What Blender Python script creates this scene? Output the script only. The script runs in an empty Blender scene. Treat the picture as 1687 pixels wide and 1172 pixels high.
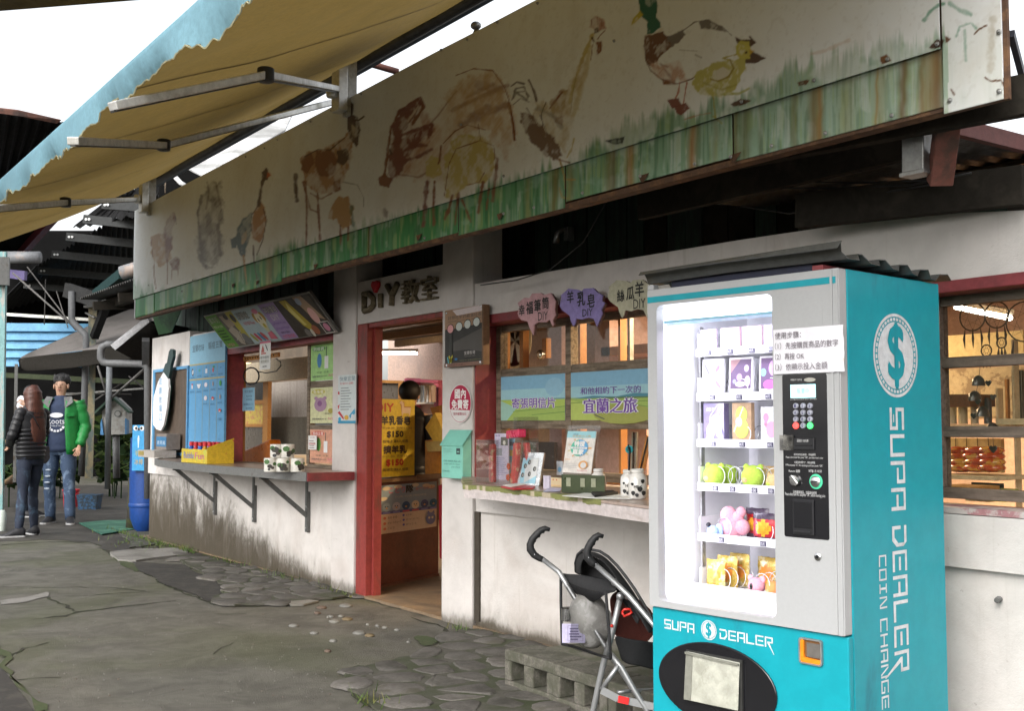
import bpy,bmesh,math,random
import numpy as np
from mathutils import Vector,Matrix,noise as mnoise
random.seed(7);rng=np.random.default_rng(7)
S=bpy.context.scene;COL=S.collection
# ---------------------------------------------------------------- camera
F=1850.0;PIT=math.atan(114/F);YAW=math.atan2(1286,1850)
cd=bpy.data.cameras.new('camera');cam=bpy.data.objects.new('camera',cd);COL.objects.link(cam)
cam.location=(0,0,1.25);cam.rotation_euler=(math.pi/2+PIT,0,math.pi/2-YAW)
cd.sensor_width=36;cd.lens=36*F/1687;cd.clip_end=500;cd.clip_start=.05
S.camera=cam
# ---------------------------------------------------------------- world, sun, exposure
W=bpy.data.worlds.new('World');S.world=W;W.use_nodes=True
nt=W.node_tree;nt.nodes.clear()
sky=nt.nodes.new('ShaderNodeTexSky');sky.sky_type='NISHITA';sky.sun_disc=False
sky.sun_elevation=math.radians(37);sky.sun_rotation=math.atan2(.35,-.72);sky.dust_density=4;sky.air_density=1.2
hs=nt.nodes.new('ShaderNodeHueSaturation');hs.inputs['Saturation'].default_value=.18
bg=nt.nodes.new('ShaderNodeBackground');bg.inputs['Strength'].default_value=.145
wo=nt.nodes.new('ShaderNodeOutputWorld')
nt.links.new(sky.outputs[0],hs.inputs['Color']);nt.links.new(hs.outputs[0],bg.inputs[0]);nt.links.new(bg.outputs[0],wo.inputs[0])
sl=bpy.data.lights.new('sun','SUN');sl.energy=.5;sl.angle=math.radians(45);sl.color=(1,.97,.92)
so=bpy.data.objects.new('sun',sl);COL.objects.link(so)
SUN_DIR=Vector((.35,-.72,.6)).normalized()          # from the scene towards the bright part of the overcast sky
so.rotation_euler=SUN_DIR.to_track_quat('Z','Y').to_euler();so.location=(0,0,20)
S.view_settings.view_transform='Standard';S.view_settings.look='None'
S.view_settings.gamma=1;S.view_settings.use_curve_mapping=False;S.view_settings.exposure=1.3
S.cycles.use_denoising=True;S.cycles.max_bounces=8;S.cycles.transparent_max_bounces=16
S.cycles.sample_clamp_indirect=6;S.cycles.caustics_reflective=False;S.cycles.caustics_refractive=False
# ---------------------------------------------------------------- pixel -> place
cy_,sy_=math.cos(YAW),math.sin(YAW)
RIGHT=Vector((sy_,cy_,0));FH=Vector((-cy_,sy_,0))
FWD=FH*math.cos(PIT)+Vector((0,0,math.sin(PIT)));UPV=-FH*math.sin(PIT)+Vector((0,0,math.cos(PIT)))
C0=Vector((0,0,1.25))
def ray(px,py):return RIGHT*((px-843.5)/F)+UPV*((586-py)/F)+FWD
def _on(ax,v,px,py):
    d=ray(px,py);return C0+d*((v-C0[ax])/d[ax])
def onX(px,py,v):return _on(0,v,px,py)
def onY(px,py,v=3.8):return _on(1,v,px,py)
def onZ(px,py,v=0.0):return _on(2,v,px,py)
def PD(px,py,d):return C0+ray(px,py)*d          # a point at depth d (metres along the view axis)
def V(*a):return Vector(a)
# ---------------------------------------------------------------- materials
MATS={}
def nd(t,k,**kw):
    n=t.nodes.new(k)
    for a,b in kw.items():setattr(n,a,b)
    return n
def mathn(t,op,a,b=None,c=None,clamp=False):
    n=nd(t,'ShaderNodeMath',operation=op,use_clamp=clamp)
    for i,x in enumerate((a,b,c)):
        if x is None:continue
        if isinstance(x,(int,float)):n.inputs[i].default_value=x
        else:t.links.new(x,n.inputs[i])
    return n.outputs[0]
def mixc(t,f,a,b,mode='MIX'):
    n=nd(t,'ShaderNodeMix',data_type='RGBA',blend_type=mode)
    for i,x in ((0,f),(6,a),(7,b)):
        if isinstance(x,(int,float)):n.inputs[i].default_value=x
        elif isinstance(x,tuple):n.inputs[i].default_value=(*x[:3],1)
        else:t.links.new(x,n.inputs[i])
    return n.outputs[2]
def noisen(t,vec,scale,detail=5,rough=.6,dist=0):
    n=nd(t,'ShaderNodeTexNoise');n.inputs['Scale'].default_value=scale;n.inputs['Detail'].default_value=detail
    n.inputs['Roughness'].default_value=rough;n.inputs['Distortion'].default_value=dist
    if vec is not None:t.links.new(vec,n.inputs['Vector'])
    return n.outputs['Fac']
def smooth(t,x,a,b):
    n=nd(t,'ShaderNodeMapRange',interpolation_type='SMOOTHSTEP');t.links.new(x,n.inputs['Value'])
    n.inputs['From Min'].default_value=a;n.inputs['From Max'].default_value=b;return n.outputs['Result']
def base(name):
    m=bpy.data.materials.new(name);m.use_nodes=True;t=m.node_tree
    b=t.nodes['Principled BSDF'];g=nd(t,'ShaderNodeNewGeometry');return m,t,b,g.outputs['Position']
def scaled(t,pos,s):
    n=nd(t,'ShaderNodeMapping');t.links.new(pos,n.inputs['Vector']);n.inputs['Scale'].default_value=s;return n.outputs[0]
def bumpn(t,b,h,st,dist=.01):
    n=nd(t,'ShaderNodeBump');n.inputs['Strength'].default_value=st;n.inputs['Distance'].default_value=dist
    t.links.new(h,n.inputs['Height']);t.links.new(n.outputs[0],b.inputs['Normal'])
def mat(name,col,rough=.6,metal=0,col2=None,thr=(.45,.65),sc=6,streak=(1,1,1),var=.18,vsc=30,bump=.15,spec=.4,emis=None,es=0,coat=0,alpha=None):
    if name in MATS:return MATS[name]
    m,t,b,pos=base(name)
    fine=noisen(t,pos,vsc,6,.7)
    c=mixc(t,smooth(t,fine,.3,.7),tuple(x*(1-var) for x in col),tuple(min(1,x*(1+var*.6)) for x in col))
    if col2 is not None:
        f=smooth(t,noisen(t,scaled(t,pos,streak),sc,7,.65,.3),*thr);c=mixc(t,f,c,col2)
    t.links.new(c,b.inputs['Base Color'])
    r=mathn(t,'ADD',mathn(t,'MULTIPLY',noisen(t,pos,vsc*.4,4),.3),rough-.15,clamp=True)
    t.links.new(r,b.inputs['Roughness'])
    b.inputs['Metallic'].default_value=metal;b.inputs['Specular IOR Level'].default_value=spec
    if coat:b.inputs['Coat Weight'].default_value=coat;b.inputs['Coat Roughness'].default_value=.12
    if bump:bumpn(t,b,fine,bump,.004)
    if emis:b.inputs['Emission Color'].default_value=(*emis,1);b.inputs['Emission Strength'].default_value=es
    MATS[name]=m;return m
def ink(col,rough=.55):
    k='ink_%02x%02x%02x' % tuple(int(min(1,x)*255) for x in col)
    return mat(k,col,rough,var=.06,bump=0)
def srgb(r,g,b):
    return tuple(((x/255)/12.92 if x/255 <= .04045 else ((x/255+.055)/1.055) ** 2.4) for x in (r,g,b))
def glass(name,tint=(1,1,1),refl=1.0,dirt=0.0):
    if name in MATS:return MATS[name]
    m,t,b,pos=base(name);t.nodes.remove(b);out=t.nodes['Material Output']
    tr=nd(t,'ShaderNodeBsdfTransparent');tr.inputs[0].default_value=(*tint,1)
    gl=nd(t,'ShaderNodeBsdfGlossy');gl.inputs['Roughness'].default_value=.03
    fr=nd(t,'ShaderNodeLayerWeight');fr.inputs[0].default_value=.5
    mx=nd(t,'ShaderNodeMixShader');t.links.new(mathn(t,'ADD',mathn(t,'MULTIPLY',mathn(t,'POWER',fr.outputs['Facing'],4.0),.75*refl),.035*refl,clamp=True),mx.inputs[0])
    t.links.new(tr.outputs[0],mx.inputs[1]);t.links.new(gl.outputs[0],mx.inputs[2])
    res=mx.outputs[0]
    if dirt:
        df=nd(t,'ShaderNodeBsdfDiffuse');df.inputs[0].default_value=(.7,.68,.62,1)
        m2=nd(t,'ShaderNodeMixShader');f=mathn(t,'MULTIPLY',smooth(t,noisen(t,pos,9,8,.7),.35,.75),dirt)
        t.links.new(f,m2.inputs[0]);t.links.new(res,m2.inputs[1]);t.links.new(df.outputs[0],m2.inputs[2]);res=m2.outputs[0]
    t.links.new(res,out.inputs[0]);MATS[name]=m;return m
def emit(name,col,st):
    if name in MATS:return MATS[name]
    m,t,b,pos=base(name);b.inputs['Base Color'].default_value=(*col,1)
    b.inputs['Emission Color'].default_value=(*col,1);b.inputs['Emission Strength'].default_value=st;MATS[name]=m;return m
def vcol(name,rough=.6,coat=0):
    if name in MATS:return MATS[name]
    m,t,b,pos=base(name);a=nd(t,'ShaderNodeAttribute');a.attribute_name='Col'
    fine=noisen(t,pos,60,6,.7)
    c=mixc(t,mathn(t,'MULTIPLY',fine,.25),a.outputs['Color'],(.05,.045,.03),'MIX');t.links.new(a.outputs['Color'],b.inputs['Base Color'])
    b.inputs['Roughness'].default_value=rough;b.inputs['Specular IOR Level'].default_value=.35;bumpn(t,b,fine,.15,.003)
    MATS[name]=m;return m
# ---------------------------------------------------------------- mesh builder
class MB:
    def __init__(s):s.v=[];s.f=[];s.m=[];s.mats=[];s.xf=None;s.cur=None
    def use(s,m):
        if m not in s.mats:s.mats.append(m)
        s.cur=s.mats.index(m);return s
    def add(s,vs,fs,m=None):
        if m is not None:s.use(m)
        n=len(s.v)
        for p in vs:
            p=Vector(p);s.v.append(tuple(s.xf @ p) if s.xf is not None else tuple(p))
        for f in fs:s.f.append(tuple(i+n for i in f));s.m.append(s.cur or 0)
        return s
    def box(s,a,b,m=None):
        x0,y0,z0=(min(a[i],b[i]) for i in range(3));x1,y1,z1=(max(a[i],b[i]) for i in range(3))
        return s.add([(x0,y0,z0),(x1,y0,z0),(x1,y1,z0),(x0,y1,z0),(x0,y0,z1),(x1,y0,z1),(x1,y1,z1),(x0,y1,z1)],
                     [(0,3,2,1),(4,5,6,7),(0,1,5,4),(1,2,6,5),(2,3,7,6),(3,0,4,7)],m)
    def bar(s,p,q,w,h,up=(0,0,1),m=None):
        p=Vector(p);q=Vector(q);d=(q-p).normalized();up=Vector(up)
        sd=d.cross(up)
        if sd.length < 1e-4:sd=d.cross(Vector((1,0,0)))
        sd.normalize();u=sd.cross(d).normalized()
        vs=[c+sd*a*w/2+u*b*h/2 for c in (p,q) for a,b in ((-1,-1),(1,-1),(1,1),(-1,1))]
        return s.add(vs,[(0,1,2,3),(7,6,5,4),(0,4,5,1),(1,5,6,2),(2,6,7,3),(3,7,4,0)],m)
    def tube(s,pts,r,n=8,m=None,cap=True):
        pts=[Vector(p) for p in pts];rs=r if isinstance(r,(list,tuple)) else [r]*len(pts)
        vs=[];fs=[];prev=None
        for i,p in enumerate(pts):
            d=(pts[min(i+1,len(pts)-1)]-pts[max(i-1,0)]).normalized()
            a=prev if prev is not None else (Vector((0,0,1)) if abs(d.z) < .9 else Vector((1,0,0)))
            a=(a-d*a.dot(d)).normalized();prev=a;b=d.cross(a)
            rr=rs[i];ra,rb=rr if isinstance(rr,tuple) else (rr,rr)
            for k in range(n):
                t=2*math.pi*k/n;vs.append(p+a*math.cos(t)*ra+b*math.sin(t)*rb)
        for i in range(len(pts)-1):
            for k in range(n):
                fs.append((i*n+k,i*n+(k+1)%n,(i+1)*n+(k+1)%n,(i+1)*n+k))
        if cap:fs.append(tuple(range(n))[::-1]);fs.append(tuple((len(pts)-1)*n+k for k in range(n)))
        return s.add(vs,fs,m)
    def rings(s,rings,m=None,cap=True):           # loft through explicit rings of equal count
        n=len(rings[0]);vs=[p for r in rings for p in r];fs=[]
        for i in range(len(rings)-1):
            for k in range(n):fs.append((i*n+k,i*n+(k+1)%n,(i+1)*n+(k+1)%n,(i+1)*n+k))
        if cap:fs.append(tuple(range(n))[::-1]);fs.append(tuple((len(rings)-1)*n+k for k in range(n)))
        return s.add(vs,fs,m)
    def lathe(s,c,prof,n=16,m=None,ax=(0,0,1),sq=1.0):
        c=Vector(c);ax=Vector(ax).normalized();a=ax.cross(Vector((0,0,1)) if abs(ax.z) < .9 else Vector((1,0,0))).normalized();b=ax.cross(a)
        return s.rings([[c+ax*h+a*math.cos(2*math.pi*k/n)*r+b*math.sin(2*math.pi*k/n)*r*sq for k in range(n)] for r,h in prof],m)
    def ball(s,c,r,m=None,n=12,k=8):
        r=r if isinstance(r,(tuple,list)) else (r,r,r);c=Vector(c);rg=[]
        for i in range(k+1):
            t=math.pi*i/k;t=min(max(t,.02),math.pi-.02)
            rg.append([c+Vector((math.cos(2*math.pi*j/n)*math.sin(t)*r[0],math.sin(2*math.pi*j/n)*math.sin(t)*r[1],-math.cos(t)*r[2])) for j in range(n)])
        return s.rings(rg,m)
    def prism(s,pts,off,m=None):                  # extrude a planar polygon (3d points) by off
        off=Vector(off);pts=[Vector(p) for p in pts];n=len(pts)
        nrm=Vector((0,0,0))
        for i in range(n):nrm += pts[i].cross(pts[(i+1) % n])
        if nrm.dot(off) > 0:pts=pts[::-1]
        vs=pts+[p+off for p in pts]
        fs=[tuple(range(n)),tuple(range(n,2*n))[::-1]]+[(i,i+n,(i+1) % n+n,(i+1) % n) for i in range(n)]
        return s.add(vs,fs,m)
    def build(s,name,m=None,parent=None,smooth=False,bevel=0,**kw):
        me=bpy.data.meshes.new(name);me.from_pydata(s.v,[],s.f)
        if m is not None:me.materials.append(m)
        else:
            for x in s.mats:me.materials.append(x)
            me.polygons.foreach_set('material_index',s.m)
        if smooth:me.polygons.foreach_set('use_smooth',[True]*len(me.polygons))
        me.update()
        o=bpy.data.objects.new(name,me);COL.objects.link(o)
        if smooth == 'auto':
            try:me.set_sharp_from_angle(angle=math.radians(38))
            except Exception:pass
        if bevel:
            b=o.modifiers.new('bevel','BEVEL');b.width=bevel;b.segments=2;b.limit_method='ANGLE';b.angle_limit=math.radians(40);b.harden_normals=False
        if parent is not None:
            o.parent=parent;o.matrix_parent_inverse=parent.matrix_basis.inverted()
        if kw:tag(o,**kw)
        return o
def tag(o,label=None,cat=None,group=None,kind=None):
    if label:o['label']=label
    if cat:o['category']=cat
    if group:o['group']=group
    if kind:o['kind']=kind
    return o
def thing(name,loc,label,cat,group=None,rz=0):
    o=bpy.data.objects.new(name,None);COL.objects.link(o);o.location=loc;o.rotation_euler=(0,0,rz)
    o.empty_display_size=.1
    return tag(o,label,cat,group)
def bx(name,a,b,m,parent=None,bevel=0,**kw):return MB().box(a,b).build(name,m,parent,bevel=bevel,**kw)
def struct(o):o['kind']='structure';return o
# ---------------------------------------------------------------- planes, cards, print
class Pl:
    """a vertical or tilted plane: origin, u (along), v (up), n (towards the viewer)"""
    def __init__(s,o,u,v=(0,0,1)):
        s.o=Vector(o);s.u=Vector(u).normalized();s.v=Vector(v).normalized();s.n=s.u.cross(s.v).normalized()
        if s.n.dot(C0-s.o) < 0:s.n=-s.n
    def hit(s,px,py,off=0):
        d=ray(px,py);o=s.o+s.n*off;return C0+d*((o-C0).dot(s.n)/d.dot(s.n))
    def uv(s,px,py,off=0):
        h=s.hit(px,py,off)-s.o;return h.dot(s.u),h.dot(s.v)
    def at(s,u,v,off=0):return s.o+s.u*u+s.v*v+s.n*off
    def rect(s,mb,u0,v0,u1,v1,a,b,m=None):    # a box from off a to off b
        c=[s.at(u0,v0,a),s.at(u1,v0,a),s.at(u1,v1,a),s.at(u0,v1,a)]
        return mb.prism(c,s.n*(b-a),m)
WALLP=lambda y:Pl((0,y,0),(1,0,0))
_glyph={}
def glyphs(t):
    if t not in _glyph:
        c=bpy.data.curves.new('t','FONT');c.body=t;c.resolution_u=2
        o=bpy.data.objects.new('t',c);me=bpy.data.meshes.new_from_object(o)
        v=np.array([x.co[:2] for x in me.vertices]).reshape(-1,2);f=[tuple(p.vertices) for p in me.polygons]
        if len(v):
            lo=v.min(0);hi=v.max(0);v=(v-lo)/np.maximum(hi-lo,1e-6)
        _glyph[t]=(v,f);bpy.data.objects.remove(o);bpy.data.meshes.remove(me)
    return _glyph[t]
class Card:
    """a flat printed sheet on plane P; print coordinates run 0..1 in both directions"""
    def __init__(s,P,u0,v0,u1,v1,off=.004):
        s.P=P;s.u0,s.v0,s.u1,s.v1=u0,v0,u1,v1;s.off=off;s.tx=MB();s.pc=MB();s.k=0
    @classmethod
    def px(cls,P,xl,yt,yb,xr,off=.004):
        a=P.uv(xl,yt,off);b=P.uv(xl,yb,off);c=P.uv(xr,(yt+yb)/2,off)
        return cls(P,a[0],b[1],c[0],a[1],off)
    def pt(s,x,y,o):return s.P.at(s.u0+(s.u1-s.u0)*x,s.v0+(s.v1-s.v0)*y,o)
    def lay(s):s.k += 1;return s.off+.0008+.0002*s.k
    def poly(s,pts,col):
        o=s.lay();vs=[s.pt(x,y,o) for x,y in pts]
        s.pc.add(vs,[tuple(range(len(vs)))],col if not isinstance(col,tuple) else ink(col));return s
    def rect(s,x0,y0,x1,y1,col):return s.poly([(x0,y0),(x1,y0),(x1,y1),(x0,y1)],col)
    def ell(s,x,y,rx,ry,col,n=16,rot=0):
        c,q=math.cos(rot),math.sin(rot)
        return s.poly([(x+rx*math.cos(t)*c-ry*math.sin(t)*q,y+rx*math.cos(t)*q+ry*math.sin(t)*c) for t in [2*math.pi*i/n for i in range(n)]],col)
    def line(s,pts,w,col):
        asp=abs((s.u1-s.u0)/(s.v1-s.v0));o=s.lay();vs=[];fs=[]
        for i,(a,b) in enumerate(zip(pts[:-1],pts[1:])):
            dx,dy=(b[0]-a[0])*asp,b[1]-a[1];L=math.hypot(dx,dy) or 1;nx,ny=-dy/L*w/asp,dx/L*w
            k=len(vs);vs += [s.pt(a[0]+nx,a[1]+ny,o),s.pt(a[0]-nx,a[1]-ny,o),s.pt(b[0]-nx,b[1]-ny,o),s.pt(b[0]+nx,b[1]+ny,o)];fs.append((k,k+1,k+2,k+3))
        s.pc.add(vs,fs,ink(col));return s
    def text(s,t,x0,y0,x1,y1,col,skew=0,bold=0):
        v,f=glyphs(t)
        if not len(v):return s
        for dx,dy in ([(0,0)] if not bold else [(-bold,0),(bold,0),(0,bold),(0,-bold)]):
            o=s.lay()
            s.tx.add([s.pt(x0+(x1-x0)*(a+skew*b)+dx,y0+(y1-y0)*b+dy,o) for a,b in v],f,col if not isinstance(col,tuple) else ink(col))
        return s
    def finish(s,name,m,label,cat,thick=.003,parent=None,group=None,round_=0):
        mb=MB()
        c=[s.pt(0,0,s.off-thick),s.pt(1,0,s.off-thick),s.pt(1,1,s.off-thick),s.pt(0,1,s.off-thick)]
        if round_:c=s.rnd(round_,s.off-thick)
        mb.prism(c,s.P.n*thick);o=mb.build(name,m,parent)
        if cat:tag(o,label,cat,group)
        if s.pc.v:s.pc.build('picture',None,o)
        if s.tx.v:s.tx.build('lettering',None,o)
        return o
    def rnd(s,r,off):
        asp=abs((s.u1-s.u0)/(s.v1-s.v0));out=[]
        for cx,cy,a0 in ((1-r,1-r*asp,0),(r,1-r*asp,90),(r,r*asp,180),(1-r,r*asp,270)):
            for k in range(6):
                t=math.radians(a0+18*k);out.append(s.pt(cx+r*math.cos(t),cy+r*asp*math.sin(t),off))
        return out
# ================================================================ ground
def ground_material():
    m,t,b,pos=base('concrete_ground')
    big=noisen(t,pos,.55,6,.6,.4);mid=noisen(t,pos,3.2,8,.7,.5);fine=noisen(t,pos,130,4,.8)
    c=mixc(t,smooth(t,mid,.3,.72),(.08,.075,.061),(.138,.13,.109))
    c=mixc(t,mathn(t,'MULTIPLY',smooth(t,big,.47,.62),.45),c,(.066,.074,.027))
    c=mixc(t,mathn(t,'MULTIPLY',smooth(t,noisen(t,pos,1.3,9,.75,1),.56,.7),.5),c,(.034,.03,.024))
    c=mixc(t,mathn(t,'MULTIPLY',smooth(t,fine,.56,.8),.45),c,(.19,.18,.155))
    c=mixc(t,mathn(t,'MULTIPLY',smooth(t,noisen(t,pos,75,3,.6),.6,.72),.4),c,(.026,.025,.02))
    t.links.new(c,b.inputs['Base Color'])
    t.links.new(mathn(t,'ADD',mathn(t,'MULTIPLY',mid,-.5),.95,clamp=True),b.inputs['Roughness']);b.inputs['Specular IOR Level'].default_value=.35
    bumpn(t,b,mathn(t,'ADD',mathn(t,'MULTIPLY',fine,.6),mid),.9,.014);return m
GM=ground_material()
struct(MB().add([(-120,-60,0),(60,-60,0),(60,90,0),(-120,90,0)],[(0,1,2,3)]).build('ground',GM))
M_moss=mat('moss',(.04,.055,.018),.95,col2=(.06,.058,.03),sc=14,vsc=120,bump=.6)
M_asph=mat('asphalt',(.03,.027,.024),.85,col2=(.05,.046,.038),sc=9,vsc=160,bump=.5)
M_stone=mat('flagstone',(.09,.083,.074),.75,col2=(.045,.042,.035),sc=7,vsc=60,bump=.5,var=.3)
M_stone2=mat('flagstone_pale',(.12,.11,.1),.75,col2=(.065,.06,.045),sc=7,vsc=60,bump=.5,var=.3)
M_mort=mat('mortar',(.07,.065,.053),.9,col2=(.035,.042,.018),thr=(.4,.6),sc=5,vsc=90,bump=.5)
def sheet(name,pts,z,m,parent=None,h=0):
    mb=MB();vs=[(p[0],p[1],z) for p in pts]
    if h:mb.prism(vs,(0,0,h))
    else:
        if sum(vs[i][0]*vs[(i+1)%len(vs)][1]-vs[(i+1)%len(vs)][0]*vs[i][1] for i in range(len(vs))) < 0:vs=vs[::-1]
        mb.add(vs,[tuple(range(len(vs)))])
    return mb.build(name,m,parent)
g=lambda l:[onZ(*p) for p in l]
def rough(pts,k=6,a=.03,seed=1):
    r=random.Random(seed);out=[]
    for i,p in enumerate(pts):
        q=pts[(i+1) % len(pts)]
        for j in range(k):
            t=j/k;out.append(Vector(p).lerp(Vector(q),t)+Vector((r.uniform(-a,a),r.uniform(-a,a),0))*(1 if j else .4))
    return out
a=onZ(0,1098);b_=onZ(58,1176);d_=(b_-a).normalized()
struct(sheet('road_edge',[a-d_*9,b_+d_*5,b_+d_*5+V(-6,-9,0),a-d_*9+V(-6,-9,0)],.004,M_asph))
struct(sheet('dark_asphalt_path',rough(g([(0,893),(100,890),(160,897),(188,914),(262,912),(330,900),(262,850),(240,800),(120,800),(-40,800),(-80,880)]),5,.06,3),.004,mat('damp_tarmac',(.034,.03,.025),.7,col2=(.062,.056,.047),sc=2.5,vsc=90,bump=.5)))
def inside(p,poly):
    c=False;n=len(poly)
    for i in range(n):
        a,b=poly[i],poly[(i+1) % n]
        if (a[1] > p[1]) != (b[1] > p[1]) and p[0] < (b[0]-a[0])*(p[1]-a[1])/(b[1]-a[1])+a[0]:c=not c
    return c
def paving(name,poly,cell,stretch,seed,mats,shrink=.1):
    r=random.Random(seed)
    bed=struct(sheet(name,rough(poly,5,.025,seed),.006,M_mort,h=.012))
    xs=[p[0] for p in poly];ys=[p[1] for p in poly];pts=[]
    x=min(xs)-cell
    row=0
    while x < max(xs)+cell:
        y=min(ys)-cell*stretch+(row % 2)*cell*stretch*.5
        while y < max(ys)+cell*stretch:
            pts.append((x+r.uniform(-.32,.32)*cell,y+r.uniform(-.32,.32)*cell*stretch));y += cell*stretch
        x += cell;row += 1
    for i,p in enumerate(pts):
        if not inside(p,poly):continue
        c=[(p[0]+cell*1.2*a,p[1]+cell*1.2*stretch*b) for a,b in ((-1,-1),(1,-1),(1,1),(-1,1))]
        for j,q in enumerate(pts):
            if i == j or abs(q[0]-p[0]) > 3*cell or abs(q[1]-p[1]) > 3*cell*stretch:continue
            mx,my=(p[0]+q[0])/2,(p[1]+q[1])/2;dx,dy=q[0]-p[0],q[1]-p[1];o=[]
            for k in range(len(c)):
                a,b=c[k],c[(k+1) % len(c)]
                da=(a[0]-mx)*dx+(a[1]-my)*dy;db=(b[0]-mx)*dx+(b[1]-my)*dy
                if da <= 0:o.append(a)
                if (da < 0) != (db < 0):
                    t=da/(da-db);o.append((a[0]+(b[0]-a[0])*t,a[1]+(b[1]-a[1])*t))
            c=o
            if len(c) < 3:break
        if len(c) < 3:continue
        cx=sum(q[0] for q in c)/len(c);cyy=sum(q[1] for q in c)/len(c)
        ring=[]                                   # round the corners, shrink, jitter
        for k in range(len(c)):
            a,b=c[k],c[(k+1) % len(c)]
            for t in (.22,.5,.78):ring.append((a[0]+(b[0]-a[0])*t,a[1]+(b[1]-a[1])*t))
        ring=[(cx+(q[0]-cx)*(1-shrink)+r.uniform(-.008,.008),cyy+(q[1]-cyy)*(1-shrink)+r.uniform(-.008,.008)) for q in ring]
        h=.019+r.uniform(0,.007);tx,ty=r.uniform(-.03,.03),r.uniform(-.03,.03);n=len(ring)
        top=lambda s,z:[(cx+(q[0]-cx)*s,cyy+(q[1]-cyy)*s,z+(q[0]-cx)*tx+(q[1]-cyy)*ty) for q in ring]
        mb=MB();mb.rings([top(1,.008),top(.99,h-.006),top(.9,h)]);mb.build('stone',mats[r.randrange(len(mats))],bed,smooth='auto')
    return bed
paving('stone_paving',g([(285,911),(330,918),(420,940),(500,955),(560,970),(592,984),(540,990),(450,998),(385,1001),(348,994),(375,975),(350,958),(300,930)]),.24,.8,5,[M_stone,M_stone,M_stone2],.07)
paving('stone_paving',g([(572,1108),(625,1098),(690,1083),(738,1062),(762,1040),(800,1043),(850,1050),(960,1090),(1085,1150),(1085,1290),(780,1290),(650,1192),(590,1152),(573,1128)]),.235,.92,9,[M_stone,M_stone,M_stone,M_stone2],.14)
struct(sheet('asphalt_patch',rough(g([(215,928),(300,932),(352,958),(376,975),(348,994),(290,973),(240,948)]),5,.03,8),.010,M_asph))
struct(sheet('concrete_slab',rough(g([(183,913),(225,908),(318,906),(300,917),(222,927),(195,926)]),4,.03,4),.0,mat('pale_concrete',(.2,.19,.175),.85,col2=(.12,.115,.1),sc=3,vsc=80,bump=.4),h=.02))
bed=struct(sheet('gutter_soil',rough(g([(252,880),(300,898),(420,926),(560,962),(600,980),(575,977),(500,962),(400,940),(330,918),(262,906)]),5,.05,14),.012,mat('soil',(.035,.03,.02),.95,col2=(.06,.08,.02),thr=(.42,.58),sc=6,vsc=70,bump=.7)))
# cracks
def crack(px,w=.012,seed=0,m=None):
    r=random.Random(seed);P=[]
    for (a,b) in zip(px[:-1],px[1:]):
        a,b=onZ(*a),onZ(*b);n=max(3,int((b-a).length/.07))
        for i in range(n):P.append(a.lerp(b,i/n)+V(r.uniform(-.02,.02),r.uniform(-.02,.02),0))
    P.append(onZ(*px[-1]));vs=[];fs=[]
    for i,p in enumerate(P):
        d=(P[min(i+1,len(P)-1)]-P[max(0,i-1)]).normalized();n=V(-d.y,d.x,0);ww=w*r.uniform(.25,1.3)
        vs += [p+n*ww+V(0,0,.0035),p-n*ww+V(0,0,.0035)]
        if i:k=2*i;fs.append((k-2,k-1,k+1,k))
    o=MB().add(vs,fs).build('ground_crack',m or M_crack);return struct(o)
M_crack=mat('crack',(.025,.022,.015),.95,col2=(.03,.036,.014),thr=(.45,.55),sc=9,bump=0)
for i,(c,w) in enumerate([([(0,899),(40,896),(95,893),(160,897)],.02),([(0,968),(60,969),(180,969),(240,975)],.008),([(80,985),(150,982),(200,978),(260,975)],.009),
        ([(62,980),(95,993),(130,1010)],.011),([(60,1022),(105,1016),(130,1010),(180,1003),(240,996),(290,991)],.012),([(0,1085),(40,1070),(80,1060)],.011),
        ([(160,897),(185,915),(215,930),(245,948),(290,973),(345,994),(385,1002),(450,999),(592,984)],.02),([(620,985),(690,1003),(735,1006)],.01),([(675,1020),(720,1030),(745,1045)],.013),
        ([(30,1122),(100,1118)],.006),([(572,1108),(573,1128),(590,1152),(650,1190)],.02),([(572,1108),(625,1097),(690,1082),(738,1061),(762,1040)],.012),([(350,1080),(385,1060)],.004),([(770,1030),(830,1052),(900,1075)],.02),
        ([(355,1014),(405,1013)],.007),([(240,800),(190,812),(120,806)],.02),([(600,988),(640,1000),(700,1015),(740,1020)],.006),([(0,928),(60,922),(130,917)],.006)]):crack(c,w,i)
struct(sheet('slab_edge',rough(g([(0,991),(45,985),(78,977),(80,984),(40,994),(0,998)]),3,.01,2),.0045,mat('pale_concrete',(.3,.29,.27))))
struct(sheet('moss_strip',rough(g([(0,1098),(0,1060),(12,1098),(40,1140),(75,1176),(58,1176)]),4,.04,22),.0055,M_moss))
for k,pl in enumerate([[(180,915),(200,922),(232,940),(222,944),(190,925)],[(590,1153),(640,1180),(660,1176),(600,1150)],[(690,1050),(735,1058),(700,1066)],[(300,911),(330,919),(316,921),(296,914)]]):
    struct(sheet('moss_patch',rough(g(pl),5,.03,30+k),.0065,M_moss))
rs=random.Random(3)                                # loose pebbles and chips
PB=[mat('pebble_white',(.17,.162,.14)),mat('pebble_ochre',(.13,.095,.05)),mat('pebble_brown',(.11,.075,.055)),mat('pebble_grey',(.15,.145,.13))]
spots=[(523,1012,2,14),(562,1017,0,12),(551,1026,0,22),(572,1022,1,22),(606,1031,0,8),(634,1036,0,12),(592,1045,3,26),(609,1049,1,20),(654,1040,3,12),(540,1075,2,14),(518,1045,3,18),(484,1033,3,20),(545,1018,3,16),(622,1033,3,10),(549,1058,3,16),(673,1060,3,8),(540,1019,0,5),(530,1003,2,20),(570,1000,3,26)]
ORD='first second third fourth fifth sixth seventh eighth ninth tenth eleventh twelfth thirteenth fourteenth fifteenth sixteenth seventeenth eighteenth nineteenth twentieth'.split()
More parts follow.
